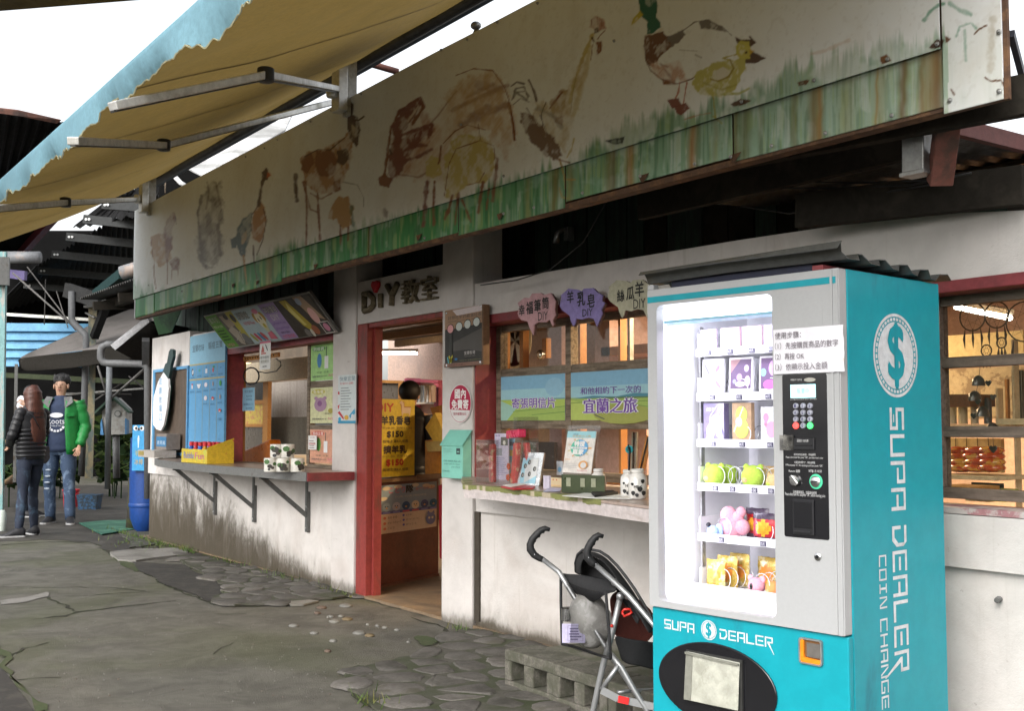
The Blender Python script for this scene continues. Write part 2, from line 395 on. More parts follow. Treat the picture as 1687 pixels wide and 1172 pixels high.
for (x,y,k,wpx) in spots:
    c=onZ(x,y);w=wpx/F*(c-C0).length/2
    MB().ball((c.x,c.y,.004),(w,w*.8,.008+.12*w),None,9,5).build('pebble',PB[k],None,smooth=True,label='%s %s pebble before the doorway, %s from the left of the scattered ones' % ('small' if wpx < 14 else 'flat broad',('white','ochre','reddish brown','grey')[k],ORD[sorted(spots).index((x,y,k,wpx))]),cat='pebble',group='pebbles scattered before the doorway')
p=g([(470,995),(500,991),(525,994),(500,1000),(480,1001)]);sheet('stone_chip',p,.004,PB[0],h=.012);tag(bpy.context.scene.collection.objects[-1],'flat pale chip of stone lying left of the doorway sill','stone chip')
mb=MB()
for i in range(420):                                 # grit
    c=onZ(rs.uniform(0,1000),rs.uniform(930,1172));
    if c.y > 3.7:continue
    s_=rs.uniform(.002,.0055);mb.ball((c.x,c.y,.002),(s_,s_,s_*.6),PB[rs.choice((0,3,2,3))],5,3)
mb.build('grit',None,kind='stuff',label='fine pale grit strewn over the concrete ground',cat='grit')
mb=MB()                                            # weeds by the wall foot and in the joints
for cxy,n,rad in [((262,900),240,.35),((320,912),40,.1),((310,909),20,.08),((310,909),60,.1),((250,885),200,.45),((590,984),20,.08),((755,1040),20,.06),((610,1163),30,.08),((470,955),60,.2),((400,930),60,.2),((560,975),30,.1)]:
    c=onZ(*cxy)
    for i in range(n):
        q=c+V(rs.gauss(0,rad),rs.gauss(0,rad*.5),0)
        if q.y > 3.76:q.y=3.7
        h=rs.uniform(.02,.09);an=rs.uniform(0,6.28);w=.004;dx,dy=math.cos(an)*w,math.sin(an)*w;lx,ly=rs.uniform(-.04,.04),rs.uniform(-.04,.04)
        mb.add([(q.x-dx,q.y-dy,.01),(q.x+dx,q.y+dy,.01),(q.x+lx,q.y+ly,h)],[(0,1,2)],mat('weed',(.06,.11,.02),.7,col2=(.14,.13,.04),sc=5,bump=0))
mb.build('weeds',None,kind='stuff',label='short weeds along the foot of the stained wall',cat='weeds')

# ================================================================ the shop building
def plaster(name,col,mould=.55,zt=.55,pink=0):
    m,t,b,pos=base(name)
    sep=nd(t,'ShaderNodeSeparateXYZ');t.links.new(pos,sep.inputs[0]);z=sep.outputs['Z'];x=sep.outputs['X']
    fine=noisen(t,pos,55,6,.7);mid=noisen(t,pos,5,7,.65,.4)
    stre=noisen(t,scaled(t,pos,(5,5,1.8)),1.7,9,.78,.8)
    c=mixc(t,smooth(t,mid,.3,.75),col,tuple(v*.86 for v in col))
    if pink:c=mixc(t,mathn(t,'MULTIPLY',smooth(t,noisen(t,pos,6,6,.7),.5,.62),.6),c,(.55,.25,.27))
    # rain-splash mould climbing from the ground: noise threshold that loosens with height; stronger at the far end
    far=smooth(t,mathn(t,'MULTIPLY',x,-1),7.5,11.6)
    reach=mathn(t,'ADD',zt*.35,mathn(t,'MULTIPLY',far,zt*1.35))
    hgt=mathn(t,'SUBTRACT',1.0,mathn(t,'DIVIDE',z,reach),clamp=True)
    f=smooth(t,mathn(t,'ADD',mathn(t,'MULTIPLY',hgt,1.0),mathn(t,'MULTIPLY',mathn(t,'SUBTRACT',stre,.5),1.25)),.05,.95)
    c=mixc(t,mathn(t,'MULTIPLY',f,mould*.6),c,(.13,.11,.08))
    f2=smooth(t,mathn(t,'ADD',mathn(t,'ADD',hgt,mathn(t,'MULTIPLY',far,.25)),mathn(t,'MULTIPLY',mathn(t,'SUBTRACT',stre,.5),1.9)),.6,1.15)
    c=mixc(t,mathn(t,'MULTIPLY',f2,mould),c,(.045,.04,.028))
    spots=smooth(t,noisen(t,pos,24,5,.75),.66,.72);c=mixc(t,mathn(t,'MULTIPLY',spots,.55),c,(.16,.13,.1))
    blot=smooth(t,noisen(t,pos,1.7,6,.6,.8),.5,.72);c=mixc(t,mathn(t,'MULTIPLY',blot,.3),c,(.36,.29,.25))
    scr=smooth(t,noisen(t,scaled(t,pos,(3,3,30)),2,4,.6),.7,.74);c=mixc(t,mathn(t,'MULTIPLY',scr,.35),c,(.2,.15,.12))
    base_=smooth(t,mathn(t,'ADD',mathn(t,'SUBTRACT',1.0,mathn(t,'DIVIDE',z,mathn(t,'ADD',.1,mathn(t,'MULTIPLY',far,.8)))),mathn(t,'MULTIPLY',mathn(t,'SUBTRACT',noisen(t,scaled(t,pos,(1.6,1.6,1.1)),1.6,9,.75,.5),.5),2.2)),.1,.7)
    c=mixc(t,mathn(t,'MULTIPLY',base_,mould*.95),c,(.062,.05,.034))
    drip=smooth(t,noisen(t,scaled(t,pos,(22,22,.8)),1,5,.6),.58,.8);c=mixc(t,mathn(t,'MULTIPLY',drip,.28),c,(.25,.21,.16))
    t.links.new(c,b.inputs['Base Color']);b.inputs['Roughness'].default_value=.75;b.inputs['Specular IOR Level'].default_value=.25
    bumpn(t,b,mathn(t,'ADD',fine,mathn(t,'MULTIPLY',f,-.6)),.5,.005);return m
M_wall=plaster('plaster',(.62,.585,.555),.92,.62);M_wall2=plaster('plaster_sill',(.6,.565,.54),.5,.3,0)
M_pil=plaster('plaster_pillar',(.6,.565,.54),.6,.4)
M_red=mat('red_paint',(.23,.034,.028),.5,col2=(.12,.035,.025),thr=(.52,.72),sc=4,streak=(3,3,.7),vsc=25)
M_redd=mat('red_paint_dark',(.2,.035,.04),.5,col2=(.1,.03,.03),thr=(.52,.72),sc=4)
M_wood=mat('weathered_wood',(.21,.165,.12),.75,col2=(.1,.075,.05),thr=(.4,.65),sc=9,streak=(.5,6,6),vsc=40,bump=.35)
M_dark=mat('dark_timber',(.025,.022,.018),.95,col2=(.04,.035,.028),sc=5,spec=.08)
M_steel=mat('dull_steel',(.13,.13,.125),.5,.5,col2=(.07,.05,.035),thr=(.55,.7),sc=8)
M_galv=mat('galvanised',(.36,.365,.36),.4,.7,col2=(.2,.19,.17),thr=(.5,.75),sc=7)
M_greenp=mat('green_planks',(.022,.045,.03),.75,col2=(.015,.02,.015),thr=(.4,.6),sc=4,streak=(6,6,.6))
shop=thing('shop_building',(-7.5,3.9,0),'low white shop building with red door jamb, weathered windows and stained walls','building')
def wpoly(pts,y0,y1,name,m,parent=None): # XZ polygon extruded in Y
    return MB().prism([(x,y0,z) for x,z in pts],(0,y1-y0,0)).build(name,m,parent)
def footprint(off,x1=-7.832,y=3.8,r=.4,xc=-12.36,deep=7.6):
    pts=[(x1,y-off)]+[(xc-(r+off)*math.sin(t),y+r-(r+off)*math.cos(t)) for t in [math.radians(a) for a in range(0,91,10)]]+[(xc-r-off,deep),(xc-r+.2,deep),(xc-r+.2,y+.25),(x1,y+.22)]
    return pts
MB().prism([(x,y,-.05) for x,y in footprint(0)],(0,0,.77)).build('low_wall',M_wall,shop)
MB().prism([(x,y,.72) for x,y in footprint(.022)],(0,0,.165)).build('sill_band',M_wall2,shop)
bx('low_wall',(-5.855,3.8,-.05),(-.9,4.02,.72),M_wall,shop)
bx('sill_band',(-5.80,3.765,.72),(-.9,4.03,.915),M_wall2,shop)
bx('wall_end',(-12.43,3.802,.885),(-11.2,3.98,2.2),M_pil,shop)
bx('pillar',(-7.832,3.772,-.05),(-7.456,4.0,2.55),M_pil,shop,.008)
bx('pillar',(-6.22,3.772,-.05),(-5.858,4.0,2.62),M_pil,shop,.008)
zb=[onY(591,535).z,onY(737,512).z,onY(737,435).z,onY(591,466).z]
wpoly([(-7.454,zb[0]),(-6.222,zb[1]),(-6.222,zb[2]),(-7.454,zb[3])],3.79,3.86,'door_lintel',M_pil,shop)
wpoly([(-5.856,1.925),(-3.0,1.905),(-2.95,1.80),(-.9,1.74),(-.9,1.97),(-2.236,2.02),(-2.72,2.077),(-3.62,2.1),(-5.856,2.128)],3.79,4.05,'wall_beam',M_pil,shop)
bx('wall_cap',(-12.5,3.86,2.135),(-5.86,4.2,2.16),M_dark,shop)
bx('wall_cap',(-5.85,4.052,1.95),(-.9,4.22,1.99),M_dark,shop)
# red trim
bx('window_head',(-5.85,3.785,1.868),(-3.0,3.99,1.922),M_redd,shop,.004)
bx('window_head',(-2.96,3.785,1.752),(-.9,3.99,1.798),M_redd,shop,.004)
bx('window_jamb',(-5.857,3.79,.92),(-5.845,3.99,1.866),mat('red_window_side',(.27,.045,.045),.5,col2=(.17,.04,.06),sc=2),shop)
bx('window_sill',(-2.96,3.77,.918),(-.9,3.99,.94),mat('pink_paint',(.34,.17,.18),.6,col2=(.45,.4,.38),thr=(.45,.55),sc=12),shop)
bx('door_jamb',(-7.454,3.79,0),(-7.30,3.905,zb[0]-.002),M_red,shop,.004)
bx('door_jamb',(-7.298,3.84,0),(-7.27,3.9,zb[0]-.002),M_red,shop)
bx('door_head',(-7.29,3.80,zb[1]-.035),(-6.222,3.88,zb[1]-.003),M_red,shop)
bx('opening_head',(-10.2,3.81,1.905),(-7.834,3.93,1.975),M_redd,shop)
bx('opening_jamb',(-10.28,3.802,.885),(-10.2,3.99,2.15),mat('red_side',(.27,.045,.055),.5,col2=(.17,.04,.06),sc=2),shop)
bx('wall_panel',(-11.198,3.83,.885),(-10.282,3.95,2.16),M_wall2,shop)
bx('opening_top',(-10.2,3.96,1.98),(-7.84,4.0,2.2),M_dark,shop)
# dark planks of the clerestory and the soffit
x=-13.7;i=0
while x <-1.0:
    w=rs.uniform(.13,.19);bx('plank',(x,4.215+rs.uniform(0,.012),2.02),(x+w-.012,4.245,2.72 if x <-3.75 else 2.27),M_greenp if rs.random() < .8 else M_dark,shop);x += w
bx('clerestory_backing',(-13.7,4.26,2.08),(-3.7,4.3,2.75),M_dark,shop);bx('clerestory_backing',(-3.69,4.26,2.08),(-.9,4.3,2.3),M_dark,shop)
def corr(x0,x1,ya,za,yb,zb_,pitch=.08,amp=.014,along='y',n=4):
    """corrugated sheet, ribs running up the slope"""
    vs=[];fs=[];m=int((x1-x0)/pitch*n);
    for i in range(m+1):
        x=x0+(x1-x0)*i/m;a=amp*math.sin(2*math.pi*i/n)
        vs += [(x,ya,za+a),(x,yb,zb_+a)]
        if i:k=2*i;fs.append((k-2,k,k+1,k-1))
    return vs,fs
M_roof=mat('old_roof_sheet',(.07,.068,.062),.6,.3,col2=(.035,.03,.025),sc=4,streak=(1,.3,1))
mb=MB();mb.add(*corr(-12.7,-3.5,3.08,2.62,8.2,3.0));mb.build('roof',M_roof,shop)
bx('eave_board',(-3.9,3.42,2.2),(-2.34,3.46,2.33),M_dark,shop)
mb=MB();mb.add(*corr(-3.9,-2.32,3.5,2.30,8.2,2.62));mb.build('roof',mat('roof_sheet_pale',(.22,.22,.21),.5,.4,col2=(.1,.09,.08),sc=3),shop)
bx('rake_board',(-2.33,3.3,2.27),(-2.30,6.2,2.33),mat('rake_red',(.13,.05,.045),.6),shop)
bx('rake_board',(-2.33,6.2,2.27),(-2.30,8.2,2.35),mat('rake_red',(.13,.05,.045),.6),shop)
for y in (3.35,4.0):MB().bar((-12.7,y,2.56),(-3.0,y,2.56),.07,.1).build('purlin',M_dark,shop)
for k,(x0,z) in enumerate([(-4.6,2.38),(-3.6,2.32)]):MB().bar((x0,3.12,z),(x0+2.1,3.16,z-.1),.05,.12).build('fascia_board',M_dark,shop)
x=-12.2
while x <-2.4:MB().bar((x,3.1,2.5),(x,4.2,2.6),.05,.09).build('rafter',M_dark,shop);x += .95
MB().bar((-3.1,3.6,2.13),(-2.2,3.75,2.1),.06,.14).build('roof_brace',M_dark,shop)
# room inside
M_in=mat('room_wall',(.55,.4,.33),.8,col2=(.42,.32,.28),sc=2);M_cream=mat('cream_wall',(.6,.5,.36),.8)
MB().box((-14,7.6,0),(-.5,7.7,2.9)).build('back_wall',M_in,shop)
bx('room_floor',(-12.7,3.78,.0),(-.5,7.6,.02),mat('room_floor',(.2,.14,.085),.6,col2=(.13,.1,.07),sc=3),shop)
bx('side_wall',(-.9,3.9,0),(-.85,7.6,2.7),M_in,shop)
bx('partition',(-5.78,4.9,0),(-5.72,7.6,2.6),mat('mauve_wall',(.42,.3,.3),.8),shop)
bx('ceiling_panel',(-12.6,4.32,2.32),(-.9,7.6,2.34),mat('ceiling_sheet',(.16,.115,.07),.6,.3,col2=(.08,.06,.04),sc=4,streak=(.2,3,1)),shop)
for y in (4.8,5.5,6.2,6.9):MB().bar((-12.5,y,2.27),(-1,y,2.27),.05,.08).build('ceiling_batten',mat('batten_and_shade',(.25,.15,.07),.6),shop)
# windows
M_glass=glass('window_glass',(.97,.96,.93),.9,.012)
def window(X0,X1,Y,zs,xs,w=.045,parent=shop,m=None):
    fr=bx('window',(X0,Y,zs[0]-w/2),(X1,Y+.045,zs[0]+w/2),m or M_wood,parent,.003)
    for z in zs[1:]:bx('frame_rail',(X0+w*.9,Y+.002,z-w/2),(X1-w*.5,Y+.043,z+w/2),m or M_wood,fr,.003)
    for x in xs:bx('frame_stile',(x-w/2,Y-.006,zs[0]+w/2),(x+w/2,Y+.05,zs[-1]-w/2 if x not in (xs[0],xs[-1]) else zs[-1]+w/2),m or M_wood,fr,.003)
    for a,b in zip(xs[:-1],xs[1:]):
        for c,d in zip(zs[:-1],zs[1:]):bx('pane',(a+w/2,Y+.02,c+w/2),(b-w/2,Y+.024,d-w/2),M_glass,fr)
    return fr
xm=onY(937,600,3.94).x
window(-5.844,-3.1,3.94,[.96,1.25,1.57,1.85],[-5.81,xm,xm+1.02,-3.12],.05)
window(-2.72,-.95,3.9,[.985,1.222,1.492,1.735],[-2.675,-1.6,-1.0],.042,m=mat('weathered_wood_dark',(.15,.115,.09),.75,col2=(.08,.06,.045),thr=(.4,.65),sc=9,streak=(.5,6,6),bump=.35))
xw=onY(507,660,3.93).x
window(xw,-7.84,3.93,[.9,onY(515,706,3.93).z,onY(515,634,3.93).z,1.9],[xw+.02,-7.86],.05)
bx('counter_step',(-10.2,3.83,.885),(-7.84,4.05,.9),M_wood,shop)
def translucent(name,col,tcol,f):
    m=mat(name,col,.85,col2=tuple(v*.7 for v in col),thr=(.4,.7),sc=1.6,streak=(1,2.4,1),vsc=45,bump=.25);t=m.node_tree;b=t.nodes['Principled BSDF'];out=t.nodes['Material Output']
    tr=nd(t,'ShaderNodeBsdfTranslucent');tr.inputs[0].default_value=(*tcol,1);mx=nd(t,'ShaderNodeMixShader');mx.inputs[0].default_value=f
    t.links.new(b.outputs[0],mx.inputs[1]);t.links.new(tr.outputs[0],mx.inputs[2]);t.links.new(mx.outputs[0],out.inputs[0]);return m
# ================================================================ painted signboard
_lat=rng.random((256,256))
def vnoise(x,y):
    xi=np.floor(x).astype(int);yi=np.floor(y).astype(int);fx=x-xi;fy=y-yi;fx=fx*fx*(3-2*fx);fy=fy*fy*(3-2*fy)
    a=_lat[xi & 255,yi & 255];b=_lat[(xi+1) & 255,yi & 255];c=_lat[xi & 255,(yi+1) & 255];d=_lat[(xi+1) & 255,(yi+1) & 255]
    return (a*(1-fx)+b*fx)*(1-fy)+(c*(1-fx)+d*fx)*fy
def fbm(x,y,o=5):
    s=0;a=.5;t=0
    for i in range(o):s=s+a*vnoise(x*2**i+17*i,y*2**i+31*i);t += a;a *= .55
    return s/t
def sst(x,a,b):t=np.clip((x-a)/(b-a),0,1);return t*t*(3-2*t)
def segd(px,py,a,b):
    dx,dy=b[0]-a[0],b[1]-a[1];L=dx*dx+dy*dy or 1;t=np.clip(((px-a[0])*dx+(py-a[1])*dy)/L,0,1)
    return np.hypot(px-a[0]-t*dx,py-a[1]-t*dy)
def polyd(px,py,P):                                 # signed distance, negative inside
    d=np.full(px.shape,1e9);c=np.zeros(px.shape,bool);n=len(P)
    for i in range(n):
        a,b=P[i],P[(i+1) % n];d=np.minimum(d,segd(px,py,a,b))
        if a[1] != b[1]:c ^= ((a[1] > py) != (b[1] > py)) & (px < (b[0]-a[0])*(py-a[1])/(b[1]-a[1])+a[0])
    return np.where(c,-d,d)
BR=(.24,.085,.035);DB=(.09,.045,.03);TAN=(.42,.27,.12);YL=(.47,.39,.14);GY=(.2,.18,.17);BL=(.09,.15,.19);GR=(.07,.28,.1);DG=(.0,.12,.06);RB=(.22,.07,.05)
# (kind, colour, strength, softness, points): 'p' filled wash, 'l' brush line of given width
ART=[
 ('p',TAN,.75,4,[(250,392),(262,386),(274,385),(281,400),(282,425),(274,432),(262,440),(252,428),(249,408)]),('p',BR,.5,4,[(270,385),(280,358),(288,350),(292,362),(284,375),(283,410),(275,428)]),
 ('l',BR,.7,2.2,[(254,430),(254,452),(257,476)]),('l',BR,.7,2,[(276,428),(276,468)]),('l',BR,.6,1.5,[(250,395),(252,430)]),('p',BR,.6,3,[(281,432),(290,424),(295,428),(294,445),(284,445)]),('l',BR,.6,1.5,[(283,445),(282,461)]),('l',BR,.6,1.5,[(293,445),(294,460)]),('l',DB,.6,2,[(289,352),(291,369)]),
 ('p',GY,.45,10,[(330,330),(345,302),(362,300),(368,340),(364,380),(368,415),(352,440),(335,436),(324,410),(328,370)]),('l',GY,.7,5,[(333,322),(326,352),(331,400),(334,438)]),('l',DB,.5,3,[(342,300),(345,318),(340,345)]),('l',GY,.7,6,[(360,370),(362,420)]),('l',DB,.4,3,[(356,300),(360,320),(366,345)]),('p',GY,.5,5,[(325,412),(333,430),(350,441),(340,446),(328,430)]),
 ('p',(.4,.2,.08),.75,3,[(429,334),(436,342),(440,362),(436,385),(428,400),(418,392),(414,370),(420,350)]),('p',BL,.85,3,[(416,352),(402,360),(392,380),(387,395),(396,418),(402,424),(408,400),(414,380)]),('p',BL,.8,3,[(380,394),(390,390),(390,408),(383,409)]),('p',(.5,.4,.3),.6,2,[(399,390),(407,380),(406,394),(400,402)]),
 ('l',DB,.9,5,[(440,282),(433,302),(429,322),(427,338)]),('p',DB,.9,3,[(432,284),(439,278),(444,287),(440,296),(433,296)]),('p',(.45,.1,.03),.9,2,[(442,284),(448,289),(441,292)]),('l',DB,.7,2,[(435,345),(440,362),(434,395),(424,420)]),('l',(.4,.22,.08),.8,3,[(402,422),(404,445),(407,468)]),('l',DB,.7,2.4,[(418,405),(420,440),(424,460)]),('l',DB,.6,1.6,[(428,336),(416,354)]),
 ('p',(.36,.19,.09),.6,5,[(497,262),(510,250),(530,246),(560,232),(578,215),(586,225),(578,262),(566,300),(545,318),(520,318),(502,300)]),('p',BR,.85,4,[(523,247),(545,248),(556,262),(550,285),(532,292),(520,275)]),('p',DB,.85,3,[(558,250),(572,245),(576,262),(566,272),(558,266)]),('p',BR,.8,3,[(500,262),(514,252),(518,268),(506,285),(498,280)]),('p',BR,.7,3,[(552,300),(562,296),(563,312),(552,316)]),
 ('l',DB,.85,2,[(503,258),(525,246),(545,247),(570,226)]),('l',DB,.9,3.4,[(558,168),(568,176),(574,190)]),('l',DB,.9,3.4,[(573,165),(581,172),(580,188)]),('p',DB,.8,3,[(574,190),(590,192),(594,215),(588,242),(578,228),(574,210)]),('p',(.5,.42,.3),.5,2,[(580,205),(588,212),(588,225),(582,222)]),('l',DB,.9,3,[(582,198),(592,198),(600,192)]),('l',DB,.9,6,[(488,288),(488,308),(490,330)]),
 ('l',BR,.8,4,[(504,300),(506,345),(505,403)]),('l',BR,.8,4,[(524,318),(526,360),(528,395)]),('l',BR,.6,3,[(512,318),(530,328),(548,318)]),('l',BR,.7,3,[(500,300),(512,345),(524,350)]),
 ('p',(.4,.22,.08),.75,4,[(545,345),(560,325),(574,325),(583,345),(580,370),(565,378),(556,360),(540,362)]),('l',BR,.8,3.4,[(562,372),(562,402)]),('l',BR,.8,3,[(575,374),(574,396)]),('l',DG,.6,6,[(580,340),(583,372)]),('l',GY,.5,2,[(566,300),(590,305),(600,325),(600,340)]),
 ('p',(.45,.27,.15),.26,16,[(700,215),(735,165),(780,122),(820,122),(842,170),(848,225),(832,262),(800,215),(745,225),(735,300),(700,300),(665,290),(650,240)]),('p',(.36,.17,.09),.32,10,[(645,232),(662,190),(690,165),(700,178),(716,205),(708,240),(690,262),(664,292),(640,290)]),('l',BR,.5,3,[(700,215),(722,190),(752,150)]),('l',BR,.55,7,[(745,182),(790,160),(838,140)]),('l',BR,.45,6,[(770,160),(812,138)]),('l',BR,.95,5,[(634,290),(638,262),(645,212),(660,182),(694,160),(698,178),(680,205)]),('p',RB,.75,6,[(648,210),(662,182),(690,160),(694,172),(678,196),(668,215),(656,236),(650,236)]),('p',BR,.9,3,[(624,296),(634,288),(646,294),(640,308),(626,304)]),('p',RB,.7,6,[(640,285),(645,240),(655,235),(700,208),(712,204),(710,222),(690,232),(672,260),(660,285),(645,296)]),
 ('l',RB,.85,6,[(664,222),(690,212),(712,206),(706,226)]),('l',RB,.8,7,[(656,268),(690,258),(712,246)]),('l',RB,.8,6,[(668,248),(682,238),(704,240)]),('l',(.6,.52,.42),.6,3,[(672,200),(690,175)]),('l',DB,.9,3,[(643,246),(646,254)]),('l',BR,.5,4,[(660,288),(690,292),(710,280)]),('l',DB,.5,8,[(634,345),(636,355)]),
 ('l',BR,.75,2,[(752,124),(780,113),(812,116),(832,144),(842,175),(848,229)]),('l',BR,.9,4,[(838,168),(846,205),(848,230)]),('l',RB,.6,12,[(760,205),(790,192),(835,172)]),('l',RB,.55,10,[(780,188),(806,176)]),('l',RB,.4,14,[(790,140),(825,150)]),('p',(.5,.36,.2),.3,12,[(735,160),(770,120),(820,124),(840,170),(836,230),(790,210),(735,230)]),
 ('p',YL,.6,5,[(734,262),(745,232),(762,222),(795,224),(812,240),(816,275),(800,300),(770,306),(745,328),(735,325),(732,290)]),('l',BR,.7,2,[(731,236),(750,216),(770,206),(800,214)]),('l',BR,.7,2,[(732,322),(740,270),(752,245),(790,232)]),('l',BR,.6,2,[(788,205),(792,232),(814,240),(818,290)]),('p',YL,.6,4,[(702,268),(712,256),(724,262),(728,285),(714,296),(702,288)]),('l',BR,.8,3,[(727,240),(725,262),(722,270)]),('l',BR,.7,2,[(770,305),(790,300),(798,285)]),
 ('l',RB,.75,7,[(704,300),(700,340),(698,372)]),('l',BR,.75,5,[(716,298),(714,340),(715,370)]),('l',BR,.8,5,[(745,322),(740,345),(733,360)]),('l',BR,.8,5,[(756,318),(752,345),(750,370)]),('l',BR,.8,4,[(762,330),(770,350),(776,366)]),('l',BR,.8,5,[(796,300),(792,325),(788,350)]),('l',BR,.7,6,[(820,262),(816,300),(812,330)]),('l',BR,.7,3,[(806,310),(802,345)]),
 ('l',(.48,.4,.16),.8,6,[(976,56),(966,80),(955,108),(945,140),(938,170)]),('l',YL,.5,8,[(972,78),(964,120),(954,150),(946,190)]),('p',(.4,.22,.18),.6,3,[(970,44),(974,30),(980,26),(986,28),(994,32),(998,46),(984,50)]),('l',BR,.6,1.5,[(975,30),(974,42)]),('l',BR,.6,1.5,[(984,27),(984,40)]),('l',BR,.6,1.5,[(992,30),(991,42)]),('l',BR,.7,2,[(996,50),(988,58),(984,64)]),('p',DB,.8,2,[(979,48),(984,46),(985,52),(980,54)]),('l',DB,.8,3.4,[(975,62),(978,68)]),('p',BR,.7,2,[(982,70),(990,68),(990,84),(984,88)]),('l',BR,.6,1.6,[(976,72),(973,98)]),
 ('p',(.3,.2,.1),.5,6,[(905,172),(925,150),(935,148),(930,180),(925,205),(915,200)]),('p',(.45,.36,.2),.35,8,[(884,168),(905,172),(935,148),(948,112),(962,96),(968,120),(955,160),(945,200),(930,250),(905,235),(880,210)]),('l',GY,.5,2,[(890,190),(900,215),(912,240)]),('l',GY,.5,2,[(868,178),(884,205),(900,235)]),('l',(.3,.25,.1),.5,2,[(950,120),(944,150),(940,185)]),('l',GY,.6,2.5,[(843,165),(852,152),(866,150),(872,158)]),('l',GY,.6,2,[(846,172),(858,162),(872,168)]),
 ('l',BR,.7,4,[(906,178),(926,152)]),('l',GY,.7,3,[(846,160),(850,146),(864,143),(870,160)]),('l',DB,.75,3,[(842,142),(852,135),(864,138)]),('l',DB,.8,4,[(872,132),(880,150),(884,166)]),('l',GY,.7,4,[(848,150),(868,164)]),('l',DB,.6,2,[(900,168),(892,188),(895,210)]),
 ('p',(.2,.12,.08),.7,6,[(858,185),(872,190),(890,205),(905,222),(922,245),(925,256),(912,262),(892,250),(874,230),(862,205)]),('l',GY,.4,8,[(885,178),(910,190),(925,210)]),('p',BR,.5,6,[(915,192),(928,190),(926,204),(916,202)]),('l',YL,.7,3,[(946,228),(942,245),(934,260)]),('l',(.35,.25,.08),.8,3,[(922,262),(930,290),(932,310)]),('l',(.35,.25,.08),.8,3,[(922,310),(926,325),(936,327)]),('l',(.35,.25,.08),.8,2.4,[(930,296),(948,296)]),('l',BR,.6,3,[(918,262),(938,268)]),
 ('p',(.0,.13,.085),.97,1.6,[(1053,-10),(1080,-8),(1083,12),(1080,28),(1087,36),(1088,44),(1076,54),(1066,57),(1067,36),(1056,24),(1053,8)]),('p',(.5,.42,.05),.85,1.6,[(1054,18),(1058,24),(1048,35),(1040,40),(1043,30)]),('l',(.62,.6,.54),.9,4,[(1066,58),(1078,56),(1090,48)]),
 ('p',(.16,.065,.035),.85,4,[(1064,60),(1092,52),(1094,60),(1110,62),(1120,54),(1124,62),(1105,78),(1088,92),(1075,108),(1066,105),(1062,82)]),('p',GY,.7,4,[(1100,62),(1125,48),(1128,56),(1108,76)]),('l',(.2,.12,.08),.8,2,[(1063,95),(1072,116),(1092,132),(1116,138),(1140,130),(1156,120)]),('l',GY,.8,2,[(1120,54),(1145,36),(1165,33),(1190,44),(1206,58)]),('p',GY,.8,3,[(1152,36),(1170,33),(1186,42),(1196,52),(1178,48),(1156,47)]),
 ('p',BR,.75,3,[(1092,130),(1112,133),(1112,139),(1094,138)]),('l',RB,.5,5,[(1088,105),(1100,120),(1110,130)]),('l',BR,.5,4,[(1088,105),(1100,110)]),('p',(.5,.33,.26),.5,8,[(1070,100),(1095,108),(1120,100),(1130,130),(1105,134),(1078,120)]),('l',GY,.5,1.6,[(1120,82),(1150,84)]),('l',GY,.5,2,[(1146,90),(1156,95)]),
 ('l',(.4,.17,.12),.85,2.6,[(1120,136),(1118,152),(1112,164)]),('l',(.4,.17,.12),.85,2.6,[(1132,136),(1129,155),(1126,172)]),('p',RB,.9,2,[(1100,165),(1118,162),(1122,172),(1108,178)]),('p',RB,.9,2,[(1112,176),(1130,170),(1136,178),(1122,190),(1116,186)]),('p',DB,.9,1.6,[(1213,62),(1222,66),(1240,66),(1236,60),(1246,70),(1236,78),(1216,70)]),('p',DB,.95,1.8,[(1228,96),(1238,84),(1262,96),(1244,104),(1228,104)]),
 ('p',(.5,.46,.1),.85,2.6,[(1214,76),(1222,68),(1234,70),(1238,82),(1236,96),(1222,98),(1216,88)]),('l',(.4,.35,.08),.9,2,[(1214,90),(1206,92),(1192,96),(1208,100)]),('p',(.45,.42,.12),.7,5,[(1142,140),(1150,120),(1170,108),(1200,100),(1228,98),(1230,112),(1212,146),(1190,160),(1168,158),(1150,150)]),('p',(.6,.58,.5),.7,3,[(1176,118),(1192,110),(1204,118),(1196,130),(1180,132)]),('l',(.3,.24,.05),.85,3,[(1204,98),(1210,112),(1202,126),(1184,134),(1172,130)]),('l',(.35,.32,.08),.7,4,[(1160,136),(1190,148),(1214,140)]),('p',DB,.9,1,[(1229,85),(1232,85),(1232,88),(1229,88)]),('p',(.5,.33,.05),.9,1,[(1236,82),(1243,84),(1237,90)]),
 ('l',(.3,.27,.05),.9,2.4,[(1176,160),(1178,178),(1180,194)]),('l',(.3,.27,.05),.8,2.4,[(1176,192),(1190,203)]),('l',(.38,.4,.12),.7,4,[(1190,156),(1220,154),(1236,146)]),('l',(.34,.14,.06),.6,2.4,[(1128,197),(1150,190),(1172,186)]),
 ('p',(.03,.04,.035),.9,2,[(999,232),(1020,228),(1030,224),(1026,236),(1010,237)]),('p',(.1,.05,.03),.95,2,[(1206,172),(1222,164),(1238,166),(1226,172),(1210,176)]),('p',(.12,.05,.02),.95,2,[(1316,136),(1334,132),(1330,139),(1318,141)]),('p',(.07,.03,.02),.97,2,[(1533,78),(1545,66),(1556,66),(1552,76),(1542,80)]),('p',(.12,.05,.02),.97,2,[(1558,60),(1566,64),(1560,70)]),
